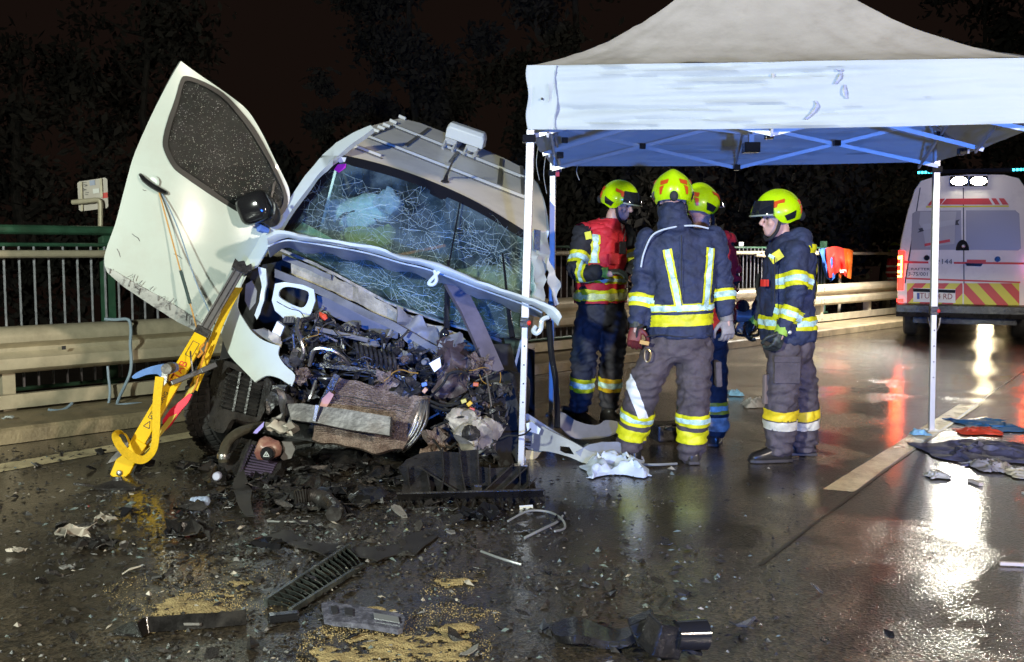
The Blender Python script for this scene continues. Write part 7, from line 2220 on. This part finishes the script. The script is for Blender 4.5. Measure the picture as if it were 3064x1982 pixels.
tag(k.build('bottle', mat('bottle_clear', (.3, .36, .5), .15, var=.4, vscale=30), None, loc=G(598, 1505)), 'small bluish bottle lying on the road', 'bottle')
def scrap(name, c, s_, m_, seed, n=8, loc=None):
    rows = []
    for i in range(n):
        row = []
        for j in range(n):
            u_, v_ = i / (n - 1) - .5, j / (n - 1) - .5
            q = V((u_ * 2 * s_, v_ * 1.6 * s_, 0)) + nvec(V((u_ * 3.2, v_ * 3.2, seed * 1.7))) * s_ * 1.1 + nvec(V((u_ * 8, v_ * 8, seed))) * s_ * .3
            row.append(c + V((q.x, q.y, abs(q.z) * .9)))
        rows.append(row)
    k = MB(); k.sheet(rows, .004)
    return k.build(name, m_, None, smooth=25, loc=c)
# crumpled silver fragments at the left
for i, (x, y, s, m_, lb_) in enumerate(((222, 1600, .075, M_cream, 'crumpled pale metal fragment in the left foreground'), (262, 1580, .055, M_steel, 'crumpled steel scrap beside the pale fragment'), (310, 1555, .05, M_cream, 'bent pale bracket right of the steel scrap'), (270, 1630, .06, M_black, 'black block behind the pale fragment'), (305, 1636, .05, M_engine, 'dark square lump right of the black block'), (52, 1648, .03, M_cream, 'small pale stone-like chip at the far left'), (570, 1600, .10, M_black, 'dark folded plastic lump left of centre'), (205, 1700, .03, M_grey, 'little grey chip below the pale fragment'), (25, 1252, .03, M_tent, 'white scrap on the kerb at the far left'))):
    o = scrap('metal_fragment', G(x, y, .012 + (.125 if y < 1300 else 0)), s, m_, 40 + i)
    tag(o, lb_, 'fragment')
# ---- cloths
def heap(name, poly, h, m, label, cat, seed, step=7):
    xs = [x for x, y in poly]; ys = [y for x, y in poly]
    cw = G((min(xs) + max(xs)) / 2, (min(ys) + max(ys)) / 2)
    hx = (G(max(xs), (min(ys) + max(ys)) / 2) - cw).length
    hy = min(hx * 1.1, (G((min(xs) + max(xs)) / 2, min(ys) + 6) - cw).length * .9)
    n = 30
    rows = []
    for i in range(n):
        row = []
        for j in range(n):
            u_, v_ = 2 * i / (n - 1) - 1, 2 * j / (n - 1) - 1
            a = nvec(V((u_ * 1.3, v_ * 1.3, seed * 3.7)))
            c = nvec(V((u_ * 3.2, v_ * 3.2, seed * 1.9)))
            e = noise.noise(V((u_ * 6.5 + a.x * 3, v_ * 5 + a.y * 3, seed)))
            x = (u_ * .85 + a.x * .42 + c.x * .14) * hx
            y = (v_ * .88 + a.y * .42 + c.y * .16) * hy
            fold_ = 1 - min(1, abs(noise.noise(V((u_ * 2.1 + a.y, v_ * 2.6 + a.x, seed + 7)))) * 2.6)
            rim_ = min(1, (1 - max(abs(u_), abs(v_))) * 2.2) ** .8
            z = .008 + h * rim_ * (.10 + .42 * fold_ ** 1.5 + .22 * abs(c.z) + .10 * abs(e))
            row.append(cw + V((x, y, z)))
        rows.append(row)
    k = MB(); k.sheet(rows, .004)
    return tag(k.build(name, m, None, smooth=75, loc=cw), label, cat)
M_bluew = mat('pale_blue_cloth', (.55, .62, .74), .6, var=.1)
heap('cloth', smoothpts([(1735, 1402), (1790, 1370), (1880, 1350), (1950, 1320), (1955, 1372), (1930, 1410), (1890, 1460), (1870, 1486), (1820, 1470), (1780, 1440)], 2, True), .15, M_bluew, 'crumpled pale blue cloth lying beside the grey bumper cover', 'cloth', 1, 9)
heap('trousers', smoothpts([(2752, 1352), (2790, 1322), (2830, 1312), (2870, 1325), (2920, 1335), (2980, 1330), (3010, 1310), (3064, 1320), (3110, 1330), (3110, 1400), (3040, 1408), (2990, 1390), (2930, 1372), (2880, 1362), (2820, 1366), (2780, 1368)], 2, True), .10, mat('cloth_navy_dull', (.07, .07, .13), .6, var=.4, vscale=8), 'pile of dark navy clothes on the road at the right edge', 'clothes', 2, 6)
heap('cloth', smoothpts([(2898, 1402), (2950, 1378), (3005, 1376), (3030, 1400), (3020, 1418), (2980, 1430), (2930, 1420)], 2, True), .08, mat('cloth_grey', (.26, .24, .26), .6, var=.3, vscale=8), 'grey cloth in front of the navy pile', 'cloth', 3, 9)
heap('cloth', smoothpts([(3010, 1420), (3064, 1402), (3110, 1410), (3110, 1436), (3030, 1440)], 2, True), .05, mat('cloth_beige', (.45, .42, .38), .6), 'beige cloth at the right edge by the grey one', 'cloth', 4, 9)
heap('cloth', smoothpts([(2856, 1252), (2880, 1250), (2920, 1258), (2990, 1274), (3050, 1290), (3058, 1304), (3000, 1302), (2940, 1288), (2880, 1266)], 2, True), .05, mat('cloth_blue', (.03, .13, .32), .6), 'blue strip of cloth behind the red one at the right', 'cloth', 5, 9)
heap('cloth', smoothpts([(2856, 1286), (2900, 1280), (2950, 1282), (3000, 1300), (2990, 1310), (2920, 1310), (2870, 1300)], 2, True), .05, mat('cloth_red', (.6, .06, .03), .5, var=.2), 'red cloth on the road beside the right tent post', 'cloth', 6, 9)
heap('glove', smoothpts([(2722, 1300), (2732, 1290), (2750, 1298), (2780, 1302), (2776, 1312), (2740, 1312)], 2, True), .05, mat('glove_blue', (.25, .5, .75), .5), 'light blue disposable glove at the foot of the right tent post', 'glove', 7, 7)
heap('glove', smoothpts([(2174, 1192), (2184, 1178), (2200, 1172), (2216, 1180), (2226, 1192), (2200, 1196)], 2, True), .08, MATS['glove_blue'], 'light blue disposable glove lying behind the firefighters', 'glove', 8, 7)
heap('plastic_bag', smoothpts([(2218, 1228), (2228, 1208), (2250, 1202), (2290, 1206), (2300, 1228), (2260, 1232)], 2, True), .12, mat('bag_film', (.42, .4, .4), .35), 'crumpled translucent plastic bag behind the left-facing firefighter', 'bag', 9, 7)
heap('cloth', smoothpts([(2770, 1424), (2800, 1412), (2836, 1414), (2832, 1438), (2810, 1446), (2780, 1438)], 2, True), .05, mat('cloth_pale', (.4, .38, .36), .6), 'pale scrap of cloth in the bright reflection', 'cloth', 10, 9)
b = MB(); b.beam(G(2900, 1436, .012), G(2936, 1450, .012), .03, .02); tag(b.build('splint', mat('splint_pale', (.45, .38, .34), .6), None, loc=G(2918, 1445), smooth=0, bevel=.003), 'short pale stick right of the cloth scrap', 'stick')
b = MB(); b.beam(G(2990, 1686, .012), G(3090, 1690, .012), .02, .016); tag(b.build('splint', MATS['splint_pale'], None, loc=G(3040, 1688), smooth=0, bevel=.003), 'thin pale rod at the right edge', 'stick')
# black toolbox shape behind number 2
tcs = thing('tool_case', G(2010, 1300), 'low black case on the road behind the firefighter with V braces', 'case')
b = MB(); b.box(G(2010, 1290, .07), (.30, .2, .13), Matrix.Rotation(.25, 3, 'Z')); b.build('case_body', M_black, tcs, smooth=0, bevel=.015)
b = MB(); b.tube(smoothpts([G(1990, 1285, .13), G(1994, 1284, .2), G(2026, 1284, .2), G(2030, 1286, .13)], 4), .014, 7); b.build('case_handle', M_blackg, tcs)

# ---- spilled absorbent granulate
def granulate(name, regions, label):
    vs, fs = [], []
    idx = {}
    step_x, step_y = 5, 3
    for x in range(200, 1560, step_x):
        for y in range(1640, 2010, step_y):
            pass
    for poly, thr in regions:
        ef = edge_fall(poly, 60)
        xs = [p_[0] for p_ in poly]; ys = [p_[1] for p_ in poly]
        pts = {}
        for x in range(int(min(xs)), int(max(xs)), step_x):
            for y in range(int(min(ys)), int(max(ys)), step_y):
                if inside(x, y, poly):
                    w = G(x, y)
                    ws_ = V((w.x * 4.5, w.y * 7.5, 0)); v_ = ef(x, y) * .75 + noise.noise(ws_) * .8 + noise.noise(ws_ * 2.7) * .6 + .4 * noise.noise(ws_ * 7)
                    pts[(x, y)] = v_ - thr
        for (x, y), v_ in pts.items():
            q = [(x, y), (x + step_x, y), (x + step_x, y + step_y), (x, y + step_y)]
            if all(t in pts for t in q) and sum(pts[t] > 0 for t in q) >= 3:
                ids = []
                for t in q:
                    if (t, poly[0]) not in idx:
                        idx[(t, poly[0])] = len(vs)
                        h = .002 + max(0, min(.012, pts[t] * .014)) + .0025 * max(0, noise.noise(G(*t) * 60))
                        vs.append(G(*t) + V((0, 0, h)))
                    ids.append(idx[(t, poly[0])])
                fs.append(tuple(ids))
    me = bpy.data.meshes.new(name)
    o0 = G(900, 1900)
    me.from_pydata([tuple(q - o0) for q in vs], [], fs)
    me.materials.append(mat('granulate', (.24, .175, .08), .8, col2=(.46, .35, .165), vscale=14, bump=.8, bscale=130, dirt=.45, dirtcol=(.1, .075, .04), dscale=5))
    o = finish(name, me, None, 60, 0, o0)
    return tag(o, label, 'granulate', kind='stuff')
granulate('absorbent_granulate', [
    ([(380, 1880), (430, 1820), (520, 1780), (680, 1762), (720, 1790), (680, 1850), (560, 1880), (450, 1905)], .42),
    ([(900, 2000), (930, 1930), (1020, 1900), (1200, 1890), (1330, 1860), (1440, 1830), (1470, 1850), (1420, 1900), (1440, 1960), (1400, 2005)], .38),
    ([(1000, 1840), (1060, 1790), (1160, 1782), (1230, 1810), (1190, 1850), (1080, 1860)], .5),
    ([(1290, 1740), (1400, 1720), (1440, 1745), (1340, 1775)], .5),
    ([(660, 1740), (760, 1700), (820, 1730), (760, 1790), (680, 1790)], .75),
    ([(900, 1880), (980, 1870), (1060, 1900), (980, 1950), (900, 1960)], .62),
], 'yellow absorbent granulate strewn over the wet road')
GRAN = [([(380, 1880), (430, 1820), (520, 1780), (680, 1762), (740, 1790), (680, 1850), (560, 1890)], 1500), ([(880, 2000), (900, 1900), (1020, 1850), (1330, 1800), (1500, 1830), (1460, 1990)], 3200), ([(300, 1760), (500, 1690), (820, 1690), (1000, 1780), (800, 1850), (400, 1900)], 1300), ([(1250, 1780), (1300, 1710), (1460, 1710), (1440, 1790)], 300)]

# ---- broken bits: the larger ones singly, the crumbs as one mass
rs = random.Random(123)
MARKS = [('the yellow strut foot', 352, 1440), ('the small cooler', 760, 1440), ('the bumper skirt', 1420, 1540), ('the grille insert', 940, 1750), ('the black trim strip', 570, 1880), ('the grey handle trim', 1085, 1870), ('the black plastic arm', 1780, 1930), ('the broken lamp housing', 2010, 1920), ('the torn rubber sheet', 1050, 1650), ('the corrugated hose', 940, 1500), ('the pale metal fragment', 222, 1600), ('the bluish bottle', 598, 1500), ('the edge line', 200, 1380), ('the pale blue cloth', 1850, 1420), ('the lane line', 2600, 1420), ('the looped grey wire', 1640, 1560), ('the dark folded lump', 570, 1600), ('the left picture edge', 30, 1600), ('the yellow granulate', 1250, 1930)]
def near(x, y): return min(MARKS, key=lambda m_: math.hypot(x - m_[1], (y - m_[2]) * 1.6))[0]
SHARD = []
for i in range(14):
    k = MB()
    n = rs.randint(4, 7)
    L_ = rs.uniform(.7, 1.3)
    poly = [V((math.cos(a) * rs.uniform(.5, 1) * L_, math.sin(a) * rs.uniform(.15, .5), 0)) for a in np.linspace(0, 6.28, n + 1)[:-1]]
    k.prism(poly, (0, 0, .12))
    k.v = [q + V((0, 0, .22 * math.sin(q.x * 2 + i))) for q in k.v]
    me = bpy.data.meshes.new('shard')
    me.from_pydata([tuple(q) for q in k.v], [], k.f)
    SHARD.append(me)
SM = [(M_black, 'black plastic shard'), (M_black, 'black plastic shard'), (M_engine, 'dark metal shard'), (M_blackg, 'glossy black shard'), (M_grey, 'grey plastic shard'), (M_cream, 'pale alloy shard')]
VAR = {}
def dens(x, y):
    d = math.exp(-((x - 950) / 520) ** 2) * math.exp(-((y - 1520) / 150) ** 2) * 1.6
    d += .35 * math.exp(-((x - 350) / 330) ** 2) * math.exp(-((y - 1520) / 170) ** 2)
    d += .45 * math.exp(-((x - 1850) / 260) ** 2) * math.exp(-((y - 1740) / 90) ** 2)
    d += .16 * math.exp(-((x - 900) / 700) ** 2) * (y > 1600)
    d += .5 * math.exp(-((y - (1375 - x * .17)) / 18) ** 2) * (x < 600)
    return d + .02
placed = 0
while placed < 250:
    x, y = rs.uniform(0, 2900), rs.uniform(1330, 1970)
    if rs.random() > dens(x, y): continue
    if 340 < x < 360 and y < 1450: continue
    mi = rs.choices(range(6), (3, 3, 3, 3, .8, .35))[0]
    si = rs.randrange(len(SHARD))
    if (mi, si) not in VAR:
        me = SHARD[si].copy(); me.materials.clear(); me.materials.append(SM[mi][0]); VAR[(mi, si)] = me
    o = bpy.data.objects.new('shard', VAR[(mi, si)])
    COL.objects.link(o)
    s = rs.choice((.018, .022, .028, .035, .045, .06)) * (1.25 if y < 1600 else 1)
    o.location = G(x, y, .012 + s * .1)
    o.scale = (s, s, s * rs.uniform(.6, 1.6))
    o.rotation_euler = (rs.uniform(-.35, .35), rs.uniform(-.35, .35), rs.uniform(0, 6.28))
    tag(o, 'small ' + SM[mi][1] + ' on the wet road near ' + near(x, y), 'shard', SM[mi][1] + 's near ' + near(x, y))
    placed += 1
for i in range(46):
    x, y = rs.gauss(960, 260), rs.gauss(1470, 70)
    if not 1375 < y < 1640 or abs(x - 350) < 60: continue
    mi = rs.choice((0, 0, 2, 3))
    o = scrap('torn_piece', G(x, y, .012), rs.uniform(.035, .085), SM[mi][0], 100 + i, 7)
    w_ = {0: 'black plastic', 2: 'dark metal', 3: 'glossy black'}[mi]
    tag(o, 'torn ' + w_ + ' piece in the wreckage near ' + near(x, y), 'torn piece', 'torn ' + w_ + ' pieces near ' + near(x, y))
vs, fs, ms = [], [], []
cnt = 0
while cnt < 6500:
    x, y = rs.uniform(-20, 2400), rs.uniform(1310, 1985)
    if rs.random() > dens(x, y) * 1.1 + .03: continue
    cnt += 1
    q = G(x, y, .007)
    s = rs.uniform(.003, .011) * (1 if rs.random() < .9 else 1.8)
    a = rs.uniform(0, 6.28)
    e1 = V((math.cos(a), math.sin(a), rs.uniform(-.2, .3))) * s * rs.uniform(.8, 2.4)
    e2 = V((-math.sin(a), math.cos(a), rs.uniform(-.2, .3))) * s
    t_ = q + V((0, 0, s * rs.uniform(.4, 1.1)))
    o = len(vs)
    vs += [q - e1, q + e2 * .8, q + e1, q - e2, t_]
    f4 = [(o, o + 1, o + 4), (o + 1, o + 2, o + 4), (o + 2, o + 3, o + 4), (o + 3, o, o + 4)]
    fs += f4
    ms += [rs.choices((0, 1, 2, 3), (.86, .04, .07, .03))[0]] * 4
for poly, n_ in GRAN:
    k_ = 0
    xs = [x for x, y in poly]; ys = [y for x, y in poly]
    while k_ < n_:
        x, y = rs.uniform(min(xs), max(xs)), rs.uniform(min(ys), max(ys))
        if not inside(x, y, poly) or noise.noise(G(x, y) * 4.5) + rs.uniform(-.5, .35) < -.1: continue
        k_ += 1
        q = G(x, y, .004); s = rs.uniform(.001, .0032) * (1.6 if rs.random() < .08 else 1); a = rs.uniform(0, 6.28)
        e1 = V((math.cos(a), math.sin(a), 0)) * s; e2 = V((-math.sin(a), math.cos(a), 0)) * s
        o = len(vs)
        vs += [q - e1, q + e2, q + e1, q - e2, q + V((0, 0, s))]
        fs += [(o, o + 1, o + 4), (o + 1, o + 2, o + 4), (o + 2, o + 3, o + 4), (o + 3, o, o + 4)]
        ms += [4] * 4
me = bpy.data.meshes.new('debris_crumbs')
o0 = G(950, 1600)
me.from_pydata([tuple(q - o0) for q in vs], [], fs)
for m_ in (M_engine, M_grey, mat('glass_crumb', (.16, .2, .195), .08, trans=.3), M_cream, MATS['granulate']): me.materials.append(m_)
me.polygons.foreach_set('material_index', ms)
tag(finish('debris_crumbs', me, None, 0, 0, o0), 'fine broken plastic and glass crumbs on the road', 'debris', kind='stuff')
